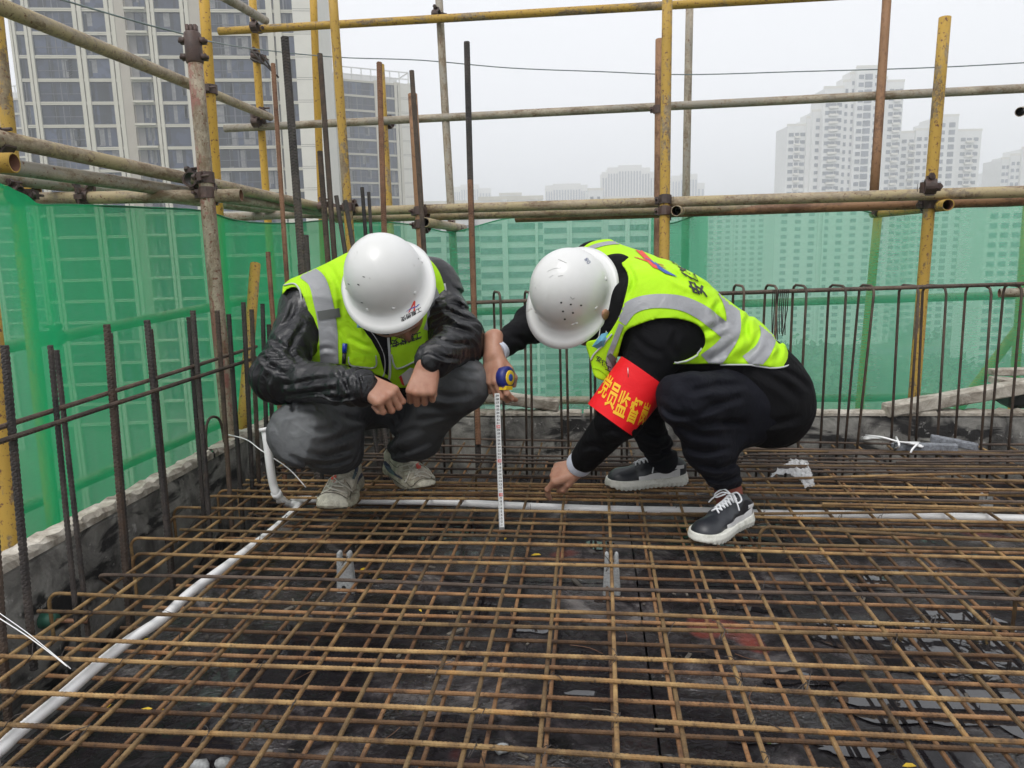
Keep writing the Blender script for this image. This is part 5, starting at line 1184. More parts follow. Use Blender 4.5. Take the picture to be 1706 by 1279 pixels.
# ---------------------------------------------------------------- the man in the leather jacket (left)
A = empty('person', tuple(P(650, 830, 2.6)), 'crouching man in white helmet, vest over black leather jacket, grey jeans and cream trainers', 'person')
cx, cy_, cz = CR, CU, -CF                       # right, up, towards the viewer: handy directions at this spot
aShR, aShL = P(512, 512, 2.36), P(728, 488, 2.42); aElR, aElL = P(462, 628, 2.16), P(768, 568, 2.28)
aWrR, aWrL = P(604, 646, 1.99), P(724, 606, 2.06)
aHipR, aHipL = P(606, 664, 2.62), P(690, 656, 2.64); aKnR, aKnL = P(500, 722, 2.16), P(768, 640, 2.28); aAnR, aAnL = P(574, 758, 2.46), P(671, 746, 2.62)
def torsoA(o=0.0):
    c1, c2 = P(560, 520, 2.40), P(690, 505, 2.44); w1, w2 = P(590, 605, 2.46), P(690, 595, 2.48); p1, p2 = P(610, 640, 2.58), P(690, 635, 2.60)
    return [rc(aShR, aShL, .082+o, .080+o), rc(P(560, 470, 2.36), P(720, 455, 2.40), .055+o, .05+o), rc(c1, c2, .118+o, .112+o), rc(P(560, 570, 2.40), P(690, 560, 2.42), .115+o, .11+o), rc(w1, w2, .12+o, .115+o), rc(p1, p2, .11+o, .11+o), rc(P(600, 480, 2.34), P(670, 470, 2.36), .085+o, .085+o)]
sleeveR = [rc(aShR, aElR, .074, .063), rc(aElR, P(600, 646, 2.0), .064, .050)]
sleeveL = [rc(aShL, aElL, .072, .060), rc(P(752, 560, 2.34), aElL, .066, .060), rc(aElL, P(722, 600, 2.07), .060, .050)]
def near(Q, c, s_): return np.exp(-((Q-np.array(c))**2).sum(-1)/(s_*s_))
JA = [(l, .008, w) for l, w in [([(448, 562), (475, 580), (505, 612)], 5), ([(434, 592), (455, 612), (485, 628)], 5), ([(475, 644), (520, 634), (572, 628)], 5), ([(465, 660), (510, 655), (562, 648)], 4), ([(508, 540), (490, 565), (482, 592)], 5), ([(562, 612), (578, 640), (585, 668)], 4), ([(595, 618), (604, 640), (606, 666)], 3),
    ([(742, 498), (765, 508), (788, 520)], 4), ([(738, 515), (762, 526), (792, 538)], 4), ([(736, 535), (762, 548), (792, 556)], 5), ([(726, 562), (750, 572), (788, 574)], 4), ([(716, 584), (742, 596), (772, 598)], 4), ([(752, 476), (772, 492), (786, 512)], 4), ([(492, 500), (482, 530), (462, 550)], 5), ([(530, 655), (560, 664), (590, 660)], 3)]]
def jackA(Q):
    d = sunion(Q, torsoA(), .06); w = waves(Q, 3, (45, 90, 170), (.005, .004, .0018))
    for sl, el_ in ((sleeveR, aElR), (sleeveL, aElL)):
        q = sunion(Q, sl, .045); ax = (sl[0][2]-sl[0][1]); ax /= np.linalg.norm(ax); bx = sl[-1][2]-sl[-1][1]; bx /= np.linalg.norm(bx)
        cr = .0065*near(Q, el_, .12)*np.sin(Q@(ax+bx*.6)*150+3*np.sin(Q@np.array([31., 12, 25])))
        cr += .005*near(Q, sl[-1][2], .09)*np.sin(Q@bx*170+2.4*np.sin(Q@np.array([20., -33, 11])))
        d = smin(d, q+cr, .035)
    return d+w*.7+crease(Q, JA)
pp = torsoA()+sleeveR+sleeveL; lo, hi = bounds(pp, .012)
jA = sdf_obj('leather_jacket', jackA, lo, hi, .0045, M['leather'], A)
thR = [rc(aHipR, aKnR, .088, .070)]; shR = [rc(aKnR, P(556, 745, 2.37), .070, .066), rc(P(556, 745, 2.37), aAnR, .058, .050)]
thL = [rc(aHipL, aKnL, .088, .072)]; shL = [rc(aKnL, P(700, 728, 2.52), .066, .056), rc(P(700, 728, 2.52), aAnL, .054, .048)]
JJ = [(l, .010, w) for l, w in [([(498, 704), (522, 716), (548, 716), (566, 700)], 6), ([(462, 694), (495, 684), (540, 684)], 5), ([(535, 738), (572, 728), (602, 714)], 6), ([(512, 768), (548, 774), (590, 762)], 4), ([(505, 752), (545, 760), (592, 746)], 5), ([(462, 742), (492, 762), (520, 776)], 6), ([(556, 688), (585, 698), (612, 698)], 6),
    ([(636, 738), (668, 724), (706, 712)], 6), ([(642, 758), (680, 750), (718, 734)], 5), ([(690, 704), (724, 694), (766, 690)], 6), ([(745, 608), (775, 620), (802, 622)], 5), ([(716, 652), (750, 662), (788, 656)], 6), ([(694, 676), (735, 682), (772, 672)], 6), ([(470, 668), (486, 674), (488, 690)], 3), ([(455, 700), (468, 730), (492, 748)], 6)]]
def jeansA(Q):
    d = sunion(Q, thR+shR, .09); d = smin(d, sunion(Q, thL+shL, .08), .03); d = smin(d, sunion(Q, [rc(aHipR, aHipL, .105, .105)], .05), .05)
    for kn, hipq, an in ((aKnR, aHipR, aAnR), (aKnL, aHipL, aAnL)):
        ax = (an-kn)/np.linalg.norm(an-kn); hx = (hipq-kn)/np.linalg.norm(hipq-kn)
        d = d+.010*near(Q, kn+ax*.07+hx*.07, .11)*np.sin(Q@(hx-ax*.8)*95+2*np.sin(Q@np.array([14., 22, 9])))
        d = d+.008*near(Q, an-ax*.05, .085)*np.sin(Q@ax*150+2*np.sin(Q@np.array([24., 12, -19])))
    return d+waves(Q, 8, (34, 75, 150), (.003, .003, .0016))+crease(Q, JJ)
def fadeA(v):
    a = near(v, aKnR+cy_*.02+cz*.06+cx*.015, .085)*.85+near(v, aKnL+cy_*.05+cx*.03+cz*.03, .075)*.8+.3*near(v, (aKnR+aAnR)/2+cz*.06, .10)+.2*near(v, (aKnL+aAnL)/2+cz*.06, .10)+.10
    return np.clip(a, 0, 1)
jp = thR+shR+thL+shL+[rc(aHipR, aHipL, .13, .13)]; lo, hi = bounds(jp, .012)
jnA = sdf_obj('jeans', jeansA, lo, hi, .0048, M['jeans'], A, {'fade': fadeA})
# body under the clothes: head, neck, trunk and limbs in one skin, the hands grown at finer detail
headA = P(662, 508, 2.30)
aUp = (-.16*cx+.46*cy_+.87*cz); aUp /= np.linalg.norm(aUp); aFr = (.30*cx-.86*cy_+.42*cz); aFr -= aUp*(aFr@aUp); aFr /= np.linalg.norm(aFr); aSd = np.cross(aUp, aFr)
def head_prims(c, up_, fr, sd):
    return [el(c, fr, sd, up_, (.098, .078, .105)), el(c+fr*.030-up_*.055, fr, sd, up_, (.066, .060, .070)), rc(c+fr*.055-up_*.085, c+fr*.078-up_*.098, .026, .018), el(c+fr*.098-up_*.035, fr, sd, up_, (.016, .011, .026)),
            el(c+fr*.080-up_*.068, fr, sd, up_, (.018, .026, .010)), el(c+sd*.077-fr*.005-up_*.03, fr, sd, up_, (.018, .007, .030)), el(c-sd*.077-fr*.005-up_*.03, fr, sd, up_, (.018, .007, .030)), el(c+fr*.083+sd*.031-up_*.008, fr, sd, up_, (.012, .018, .010)), el(c+fr*.083-sd*.031-up_*.008, fr, sd, up_, (.012, .018, .010))]
def body(parent, hd, neck, chest, limbs, mt, hands):
    coarse = [rc(neck[0], neck[1], .052, .058)]+chest+limbs
    lo, hi = bounds(coarse, .01); o1 = sdf_obj('body_core', lambda Q: sunion(Q, coarse, .03), lo, hi, .010, mt, parent)
    fine = hd+[rc(neck[0], neck[0]*.6+neck[1]*.4, .052, .055)]
    lo, hi = bounds(fine, .01); o2 = sdf_obj('head_part', lambda Q: sunion(Q, fine, .014), lo, hi, .0032, mt, parent)
    return joined([o1, o2]+hands, 'body')
# fists: right one knuckles turned down right, left one hanging with the back to the viewer
fist = [(1.35, 1.6, 1.0)]*4
hR = hand(P(605, 637, 2.0), .80*cx-.42*cy_+.25*cz, .25*cx+.55*cy_+.75*cz, -1, [(.95, 1.5, .9), (1.0, 1.5, .9), (1.05, 1.5, .9), (1.1, 1.5, .9)], (.35, .9), s_=.93, wl_=.012)
hL = hand(P(714, 608, 2.05), -.22*cx-.86*cy_+.30*cz, -.05*cx+.35*cy_+.92*cz, 1, [(1.15, 1.5, .9), (1.15, 1.5, .9), (1.2, 1.5, .9), (1.25, 1.5, .9)], (.3, .9), s_=.93, wl_=.02)
hands = [hand_mesh(hR, M['skinA'], A), hand_mesh(hL, M['skinA'], A)]
body(A, head_prims(headA, aUp, aFr, aSd), (headA-aUp*.05-aFr*.03, P(640, 480, 2.40)), [rc(P(570, 530, 2.42), P(680, 515, 2.45), .09, .09), rc(P(590, 620, 2.48), P(690, 615, 2.50), .09, .09), rc(aHipR, aHipL, .09, .09)],
     [rc(aShR, aElR, .042, .036), rc(aElR, aWrR, .036, .024), rc(aShL, aElL, .042, .036), rc(aElL, aWrL, .036, .024), rc(aHipR, aKnR, .07, .05), rc(aKnR, aAnR, .045, .034), rc(aHipL, aKnL, .07, .05), rc(aKnL, aAnL, .045, .034)], M['skinA'], hands)
# dark roll neck and shirt front seen in the open vest
neckA = [rc(P(650, 500, 2.36), P(640, 545, 2.32), .055, .042), rc(P(640, 545, 2.32), P(645, 575, 2.32), .040, .035)]
lo, hi = bounds(neckA, .01); sdf_obj('sweater', lambda Q: sunion(Q, neckA, .02), lo, hi, .005, M['blackj'], A)
# vest
tv_ = torsoA(.016)
def seg2(x, y, pts):
    """signed distance-like value to the closed outline pts, negative inside (plane figure, crosswise to the view)"""
    p = np.array(pts, float); d = np.full(np.shape(x), 1e9); ins = np.zeros(np.shape(x), bool)
    for i in range(len(p)):
        a, b = p[i], p[(i+1) % len(p)]; e = b-a; wx, wy = x-a[0], y-a[1]; t = np.clip((wx*e[0]+wy*e[1])/(e@e), 0, 1)
        d = np.minimum(d, (wx-e[0]*t)**2+(wy-e[1]*t)**2)
        c = ((a[1] <= y) & (y < b[1])) | ((b[1] <= y) & (y < a[1])); xi = a[0]+(y-a[1])*(b[0]-a[0])/(b[1]-a[1]+1e-9); ins ^= c & (x < xi)
    return np.where(ins, -1, 1)*np.sqrt(d)
vA_out = cr2([(470, 492), (474, 470), (500, 458), (540, 440), (585, 417), (620, 400), (680, 400), (704, 430), (718, 434), (733, 455), (742, 485), (745, 515), (738, 545), (722, 556), (712, 572), (716, 590), (712, 600), (700, 622), (690, 640), (672, 646), (656, 642), (648, 632), (622, 622), (600, 612), (560, 607), (508, 606), (512, 585), (517, 560), (516, 530), (506, 495), (492, 478), (478, 482)], 4)
VA_ = [(l, .006, w) for l, w in [([(548, 442), (566, 480), (570, 530)], 5), ([(580, 560), (600, 572), (622, 580)], 4), ([(556, 540), (574, 568), (582, 600)], 5), ([(590, 530), (606, 545), (612, 560)], 4), ([(690, 560), (700, 590), (690, 620)], 4), ([(520, 590), (540, 580), (560, 584)], 4)]]
def vestA(Q):
    d = sunion(Q, tv_, .06)+waves(Q, 12, (26, 60), (.004, .002))+crease(Q, VA_); x, y = pxy(Q)
    return np.maximum(d, seg2(x, y, vA_out)*.0019)
# front half only needs the outline; the back hangs from the same shoulders
lo, hi = bounds(tv_, .012); vA = sdf_obj('vest', vestA, lo, hi, .0042, M['vest'], A)
vAE = empty('x'); bpy.data.objects.remove(vAE)
bA = to_bvh([vA])
jAb = to_bvh([vA, jA])
ribbon('reflective_strip', [(508, 452), (528, 468), (538, 500), (546, 545), (549, 606)], [26, 30, 32, 31, 30], bA, M['tape_r'], vA)
ribbon('dark_tab', [(530, 526), (566, 520)], 15, bA, M['tape_d'], vA, off=.004)
ribbon('reflective_strip', [(712, 470), (722, 500), (724, 530), (718, 552)], [20, 24, 26, 26], bA, M['tape_r'], vA)
ribbon('dark_tab', [(716, 516), (730, 502)], 10, bA, M['tape_d'], vA, off=.004)
line3('piping', [(474, 476), (492, 474), (504, 492), (514, 528), (516, 562), (512, 590)], .0028, bA, M['piping'], vA)
line3('piping', [(724, 438), (736, 462), (743, 495), (742, 525), (732, 550)], .0028, bA, M['piping'], vA)
# dark opening of the vest front, its edges, zip and pockets
M['inner'] = M['blackj']
patch('front_opening', [(604, 548), (640, 546), (646, 560), (648, 600), (646, 625), (640, 620), (632, 590), (618, 565)], bA, M['blackj'], vA, off=.003)
line3('piping', [(612, 545), (628, 566), (640, 592), (641, 618), (636, 630)], .0022, bA, M['piping'], vA)
ribbon('zip', [(647, 562), (649, 590), (650, 618), (648, 632)], 4, bA, M['piping'], vA, off=.0045)
def flap(outline, off, name='pocket_flap'):
    o = patch(name, outline, bA, M['vest'], vA, off=off); return o
fl1 = flap(cr2([(651, 575), (660, 568), (688, 560), (704, 556), (709, 575), (707, 592), (688, 602), (662, 613), (656, 606), (652, 590), (651, 576)], 2)[:-1], .009)
line3('piping', [(652, 590), (657, 608), (664, 613), (688, 603), (707, 592), (706, 575)], .0026, to_bvh([fl1, vA]), M['piping'], vA)
line3('piping', [(651, 578), (665, 572), (703, 560)], .0010, to_bvh([fl1, vA]), M['tape_d'], vA)
fl2 = flap([(582, 594), (625, 591), (626, 606), (620, 611), (588, 607), (582, 602)], .006)
line3('piping', [(581, 594), (582, 605), (590, 609), (620, 612), (627, 606), (626, 592)], .0024, to_bvh([fl2, vA]), M['piping'], vA)
patch('id_card', [(664, 625), (684, 610), (690, 612), (687, 630), (674, 640), (668, 634)], bA, simple('card_white', (.62, .6, .58), .4, bmp=0, var=.1), vA, off=.010)
patch('card_stripe', [(664, 625), (668, 622), (674, 640), (669, 637)], bA, M['ink_r'], vA, off=.012)
lettering('lettering', '工建徽安', (700, 553), (-12.0, 3.6), (2.5, 13), bA, M['ink_b'], vA, off=.012, bold=.03)
lettering('lettering', '安徽建工', (655, 564), (11.5, -3.0), (1.2, -8), bA, M['ink_b'], vA, off=.010) if False else None
# pen in its loop
h1 = hit(bA, 577, 571); h2 = hit(bA, 573, 604)
pa = np.array(h1[0])+np.array(h1[1])*.008; pb = np.array(h2[0])+np.array(h2[1])*.008
mb = MB(); mb.tube([pa, pa*.55+pb*.45], [.0075, .0075], 12); o = link('pen_cap', mb.mesh('pen_cap'), simple('blue_plastic', (.01, .03, .35), .25, bmp=0), vA, True); mb = MB(); mb.tube([pa*.55+pb*.45, pb], [.006, .006], 12); link('pen_barrel', mb.mesh('pen_barrel'), M['ink_b'], vA, True)
# face mask corner and chin strap
mb = MB(); c = P(604, 538, 2.2); mb.add([c-cx*.016+cy_*.012, c+cx*.008+cy_*.016, c+cx*.040-cy_*.008, c+cx*.020-cy_*.012, c-cx*.016-cy_*.014, c+cz*.014-cy_*.002], [(0, 1, 5), (1, 2, 5), (2, 3, 5), (3, 4, 5), (4, 0, 5)]); link('mask', mb.mesh('mask'), M['mask'], A)
mb = MB(); mb.tube(smoothpath([P(612, 545, 2.20), P(630, 556, 2.15), P(646, 560, 2.14), P(668, 556, 2.15), P(690, 545, 2.2)], 5), .0028, 6); link('chin_strap', mb.mesh('chin_strap'), simple('strap_brown', (.22, .12, .08), .7), A, True)
HA, shA, hbA, sfA = helmet(A, P(643, 464, 2.165), aUp, aFr, hgt=.136, rx=.114, ry=.122)
sfA(0, .12, 'rivet', .0055, 'helmet', .003)
sfA(38, .12, 'rivet', .0055, 'helmet', .003); sfA(-38, .12, 'rivet', .0055, 'helmet', .003); sfA(90, .14, 'rivet', .0055, 'helmet', .003); sfA(-90, .14, 'rivet', .0055, 'helmet', .003)
for (x, y, a, b) in ((597, 474, 2.2, 1.6), (606, 461, 2.6, 1.2), (581, 473, 1.8, 1.2), (603, 504, 2.4, 1.0), (697, 431, 1, 1)):
    patch('scuff', [(x-a, y-b), (x+a*.6, y-b*.3), (x+a, y+b), (x-a*.4, y+b*.5)], hbA, M['ink_b'], HA, off=.0006)
def logoA(bvh, par, o, ex, ey, off=.0008, mr=None, mbm=None):
    """red A over a blue swoosh; o origin, ex/ey pixel axes of a unit square (y up)"""
    g = lambda pts: [(o[0]+x*ex[0]+y*ey[0], o[1]+x*ex[1]+y*ey[1]) for x, y in pts]
    r_ = mr or M['ink_r']; b_ = mbm or M['ink_bl']
    patch('logo', g([(.0, .0), (.12, .0), (.52, .75), (.50, 1.15), (.40, 1.15)]), bvh, r_, par, off, 2.5)
    patch('logo', g([(.50, 1.15), (.60, 1.0), (.78, .0), (.58, .0), (.52, .55)]), bvh, r_, par, off, 2.5)
    patch('logo', g([(-.35, .12), (.2, .33), (.9, .38), (1.2, .62), (.95, .62), (.85, .50), (.2, .45), (-.2, .22)]), bvh, b_, par, off*1.6, 2.5)
logoA(hbA, HA, (680, 521), (15, -4), (3, -16))
lettering('lettering', '安徽建工', (667, 530), (8.6, -4.6), (2.2, 8.2), hbA, M['ink_b'], HA, off=.0008, bold=.02)
# ---------------------------------------------------------------- shoes
def shoe_axes(heel, toe, roll=0):
    h_ = np.array(heel, float); t_ = np.array(toe, float); X = t_-h_; L = np.linalg.norm(X); X /= L; Z = np.array([0, 0, 1.]); Z = Z-X*(Z@X); Z /= np.linalg.norm(Z); Y = np.cross(Z, X); return h_, X, Y, Z, L
def trainer(parent, heel, toe, leg, L, mu, ms, side, kind, name='shoe'):
    """side: +1 when the outer edge lies along +Y of the shoe"""
    h_, X, Y, Z, _ = shoe_axes(heel, toe); Mx = np.array([X, Y, Z]); S_ = empty(name, tuple(h_)); S_.parent = parent; S_.location = Vector(h_)-parent.location
    W_ = lambda q: h_+np.asarray(q, float)@Mx
    k = L/.28
    def plan(q):
        # plan outline as a soft union of three discs
        x, y = q[..., 0], q[..., 1]; d = None
        for (cx_, cy2, r_) in ((.036, 0, .034), (.10, .0, .031), (.16, .004*side, .038), (.20, .004*side, .044), (.235, -.004*side, .037)):
            e = np.sqrt((x-cx_*k)**2+(y-cy2*k)**2)-r_*k; d = e if d is None else smin(d, e, .05*k)
        return d
    def loc(Q): return (Q-h_)@Mx.T
    def sole(Q):
        q = loc(Q); x, z = q[..., 0]/k, q[..., 2]/k; top = .026+.012*np.clip((.08-x)/.08, 0, 1)+.004*np.clip((x-.2)/.07, 0, 1); bot = .010*np.clip((x-.22)/.05, 0, 1)**1.5+.006*np.clip((.02-x)/.03, 0, 1)
        fl = .005*np.clip(1-np.abs(z-.014)/.02, 0, 1)
        tr = .0012*np.sign(np.sin(x*420))*(z < .008)
        return np.maximum(np.maximum(plan(q)-fl*k, (z-top)*k), (bot-z)*k)+tr-.0015
    up_ = [rc(W_((.04*k, 0, .055*k)), W_((.06*k, 0, .07*k)), .033*k, .033*k), rc(W_((.06*k, 0, .048*k)), W_((.15*k, .002*side, .040*k)), .037*k, .034*k), rc(W_((.15*k, .002*side, .034*k)), W_((.225*k, 0, .026*k)), .036*k, .032*k), el(W_((.228*k, -.002*side, .026*k)), X, Y, Z, (.042*k, .040*k, .026*k)), rc(W_((.03*k, 0, .03*k)), W_((.05*k, 0, .03*k)), .032*k, .036*k)]
    tong = [rc(W_((.075*k, 0, .085*k)), W_((.15*k, 0, .066*k)), .022*k, .014*k)]
    legd = (np.array(leg)-W_((.05*k, 0, .06*k))); legd /= np.linalg.norm(legd)
    hole = rc(W_((.052*k, 0, .075*k)), W_((.052*k, 0, .075*k))+legd*.12, .026*k, .03*k)
    def upper(Q):
        q = loc(Q); d = sunion(Q, up_, .03*k); d = smin(d, sunion(Q, tong, .01), .012); d = np.maximum(d, (.016*k-q[..., 2])); d = np.maximum(d, plan(q)+.001)
        return np.maximum(d, -dprim(Q, hole))+waves(Q, 31, (110,), (.002,))
    lo = np.min([W_((a, b, c)) for a in (-.02, L+.02) for b in (-.07, .07) for c in (-.02, .14)], 0); hi = np.max([W_((a, b, c)) for a in (-.02, L+.02) for b in (-.07, .07) for c in (-.02, .14)], 0)
    so = sdf_obj('sole', sole, lo, hi, .0028, ms, S_); uo = sdf_obj('upper', upper, lo, hi, .0028, mu, S_); bv = to_bvh([uo])
    def top(x, y):      # point on the upper above plan position (x, y)
        a = Vector(W_((x*k, y*k, .2))); r_ = bv.ray_cast(a, Vector(-Z)); return np.array(r_[0])+Z*.002 if r_[0] is not None else W_((x*k, y*k, .06))
    def sidep(x, z, s2):
        a = Vector(W_((x*k, .2*s2, z*k))); r_ = bv.ray_cast(a, Vector(-Y*s2)); return np.array(r_[0])+Y*s2*.0012 if r_[0] is not None else None
    lm = M['lace_'+kind]
    for i in range(6 if kind == 'white' else 0):
        x = .095+i*.014; w = .017-.0008*i
        for s2 in (1, -1):
            q = [top(x, -w*s2), top(x+.005, -w*.3*s2)+Z*.003, top(x+.012, w*.4*s2)+Z*.003, top(x+.015, w*s2)]; mb = MB(); mb.tube(smoothpath(q, 4), .0029, 6); link('lace', mb.mesh('lace'), lm, S_, True)
    for s2 in ((1, -1) if kind == 'white' else ()):          # bow loops and free ends
        b0 = top(.10, 0)+Z*.006; q = [b0, b0+Y*s2*.022+Z*.010+X*.002, b0+Y*s2*.042-Z*.004+X*.012, b0+Y*s2*.034-Z*.012+X*.022, b0+Y*s2*.012+X*.008]; mb = MB(); mb.tube(smoothpath(q, 5), .0024, 6); link('lace', mb.mesh('lace'), lm, S_, True)
        q = [b0, b0+Y*s2*.020+Z*.004+X*.014, b0+Y*s2*.040-Z*.014+X*.028, b0+Y*s2*.050-Z*.028+X*.034]; mb = MB(); mb.tube(smoothpath(q, 5), .0022, 6); link('lace', mb.mesh('lace'), lm, S_, True)
    def wall(pts, nm, m_, s2):
        mb = MB(); up2 = [sidep(x, z1, s2) for x, z0, z1 in pts]; dn = [sidep(x, z0, s2) for x, z0, z1 in pts]
        ok = [i for i in range(len(pts)) if up2[i] is not None and dn[i] is not None]
        if len(ok) < 2: return
        n = len(ok); v = [dn[i] for i in ok]+[(dn[i]+up2[i])/2+Y*s2*.0015 for i in ok]+[up2[i] for i in ok]
        mb.add(v, [(i, i+1, n+i+1, n+i) for i in range(n-1)]+[(n+i, n+i+1, 2*n+i+1, 2*n+i) for i in range(n-1)]); link(nm, mb.mesh(nm), m_, S_, True)
    if kind == 'white':     # dark shoe with a broad white flash
        for s2 in (1, -1):
            wall([(x, .024+.012*math.exp(-((x-.12)/.06)**2)*0+(.03*max(0, (.07-x)/.05))*.5, .038+.010*math.exp(-((x-.11)/.05)**2)+(.028*max(0, (.075-x)/.05))) for x in np.linspace(.035, .175, 18)], 'flash', M['shoe_white'], s2)
            wall([(x, .058, .070) for x in np.linspace(.02, .055, 5)], 'heel_tab', M['shoe_white'], s2)
    else:
        for s2 in (1, -1): wall([(x, .026, .026+.022*max(.05, 1-abs(x-.045)/.06)) for x in np.linspace(.006, .10, 12)], 'side_panel', M['shoe_navy'], s2)
    return S_, bv
def m_dirty(name, col, dirt, th=.5):
    m_, t, b = mat(name); v = objvec(t, rand=False); n1 = noise(t, 30, 6, .7, v, .3); n2 = noise(t, 160, 4, .7, v); c = ramp(t, n1.outputs[0], [(th-.12, col), (th+.08, dirt)]).outputs[0]; c = mixc(t, ramp(t, n2.outputs[0], [(.55, 0), (.7, .5)]).outputs[0], c, dirt)
    t.links.new(c, b.inputs['Base Color']); b.inputs['Roughness'].default_value = .7; bump(t, b, n2.outputs[0], .4, .0012); return m_
M['shoe_cream'] = m_dirty('dirty_cream_suede', (.62, .58, .48), (.34, .30, .23)); M['sole_cream'] = m_dirty('dirty_cream_sole', (.52, .50, .38), (.28, .25, .19))
M['shoe_black'] = m_cloth('dark_leather_shoe', (.016, .018, .023), .4, 500, .3, .4, spec=.5); M['sole_white'] = m_dirty('white_sole', (.66, .66, .60), (.42, .42, .36), .62)
M['shoe_white'] = simple('white_leather', (.62, .62, .62), .45, var=.06, bmp=0); M['shoe_navy'] = simple('navy_rubber', (.02, .03, .07), .45, bmp=0)
M['lace_white'] = simple('white_lace', (.66, .67, .69), .8, bmp=0); M['lace_cream'] = simple('cream_lace', (.62, .58, .48), .8, bmp=0)
def g3(x, y, z=.006): return G(x, y, z)
S1, _ = trainer(A, g3(592, 804), g3(552, 850), aAnR, .30, M['shoe_cream'], M['sole_cream'], 1, 'cream')
S2, _ = trainer(A, g3(650, 782), g3(728, 826), aAnL, .30, M['shoe_cream'], M['sole_cream'], -1, 'cream')
def wbvh(par):
    vs = []; fs = []; n = 0
    for o in par.children:
        if o.name.split('.')[0] in ('sole', 'upper'):
            me = o.data; a = np.empty(len(me.vertices)*3); me.vertices.foreach_get('co', a); vs.append(a.reshape(-1, 3)); fs += [tuple(i+n for i in p.vertices) for p in me.polygons]; n += len(vs[-1])
    return BVHTree.FromPolygons(np.concatenate(vs).tolist(), fs)
seam = simple('shoe_seam', (.10, .09, .07), .9, bmp=0); cap = m_dirty('toe_cap', (.70, .67, .55), (.40, .37, .29), .56)
q1, q2 = wbvh(S1), wbvh(S2); lc = M['lace_cream']; LT = simple('lace_pale', (.60, .57, .49), .8, bmp=0)
for pts in ([(553, 796), (541, 806), (536, 814), (543, 819), (552, 812), (556, 800)], [(557, 797), (567, 806), (578, 812), (586, 819)], [(538, 802), (547, 812), (561, 817), (578, 822)], [(541, 793), (541, 803), (537, 812)], [(545, 805), (558, 810), (573, 811)], [(546, 799), (560, 803), (572, 803)], [(541, 813), (556, 806), (572, 800)]): line3('lace', pts, .0024, q1, LT, S1, 5)
for pts in ([(694, 772), (685, 782), (680, 795), (675, 804)], [(698, 772), (709, 778), (717, 788), (721, 797)], [(690, 792), (703, 786), (718, 793), (731, 798)], [(686, 798), (700, 792), (716, 797)], [(666, 778), (680, 775), (692, 777)], [(670, 785), (683, 783), (696, 783)], [(676, 792), (690, 786), (706, 787)], [(681, 777), (690, 786), (700, 795)]): line3('lace', pts, .0024, q2, LT, S2, 5)
patch('tongue_tag', [(548, 791), (561, 792), (560, 805), (554, 806), (552, 797)], q1, M['ink_r'], S1, off=.003); patch('tongue_tag', [(692, 774), (697, 771), (702, 774), (701, 781), (695, 782)], q2, M['ink_r'], S2, off=.004)
patch('toe_cap', cr2([(524, 842), (528, 830), (543, 823), (562, 824), (576, 832), (579, 844), (560, 843), (540, 842)], 2)[:-1], q1, cap, S1, off=.0018)
patch('toe_cap', cr2([(694, 806), (706, 800), (722, 800), (733, 808), (735, 817), (720, 818), (704, 818)], 2)[:-1], q2, cap, S2, off=.0018)
for pts in ([(526, 830), (541, 821), (562, 822), (579, 831)], [(522, 845), (540, 848), (560, 848), (580, 843)], [(577, 803), (584, 815), (583, 832)], [(533, 820), (548, 817), (570, 819)]): line3('seam', pts, .0012, q1, seam, S1, 5)
for pts in ([(690, 806), (704, 797), (722, 798), (735, 808)], [(650, 794), (676, 812), (700, 822), (734, 820)], [(650, 768), (660, 778), (668, 776)], [(674, 800), (684, 810), (692, 806)]): line3('seam', pts, .0012, q2, seam, S2, 5)
ribbon('side_panel', [(640, 770), (650, 784), (670, 798)], [4, 6, 2], q2, M['shoe_navy'], S2); ribbon('side_panel', [(590, 768), (594, 780), (588, 798)], [4, 6, 4], q1, M['shoe_navy'], S1)
# ---------------------------------------------------------------- the man with the red armband (right)
B = empty('person', tuple(P(1200, 880, 2.2)), 'crouching man in white helmet, vest over black suit and red armband, pointing at the bars', 'person')
bSN, bSF = P(1098, 572, 2.14), P(990, 440, 2.44)             # near and far shoulder
bEN, bWN = P(1035, 692, 2.12), P(962, 775, 2.38); bEF, bWF = P(890, 538, 2.50), P(826, 588, 2.28)
bHN, bHF = P(1262, 662, 2.22), P(1270, 640, 2.46); bKN, bAN = P(1142, 662, 2.02), P(1208, 796, 2.20)
bKF, bAF = P(1050, 650, 2.36), P(1106, 768, 2.56)
def torsoB(o=0.0):
    return [rc(bSN, bSF, .078+o, .075+o), rc(P(1075, 520, 2.2), P(1040, 480, 2.40), .118+o, .105+o), rc(P(1130, 535, 2.2), P(1090, 500, 2.40), .118+o, .11+o), rc(P(1190, 580, 2.2), P(1160, 545, 2.42), .11+o, .11+o), rc(P(1240, 620, 2.2), P(1220, 590, 2.42), .115+o, .115+o), rc(P(1010, 560, 2.22), P(990, 530, 2.36), .06+o, .06+o)]
hipB_ = [rc(P(1270, 655, 2.22), P(1265, 635, 2.46), .135, .13), rc(P(1285, 680, 2.24), P(1280, 665, 2.44), .118, .115)]
slN = [rc(bSN, bEN, .075, .058), rc(bEN, P(975, 762, 2.34), .060, .045)]
slF = [rc(P(975, 470, 2.44), bEF, .070, .055), rc(bEF, P(836, 576, 2.31), .054, .040)]
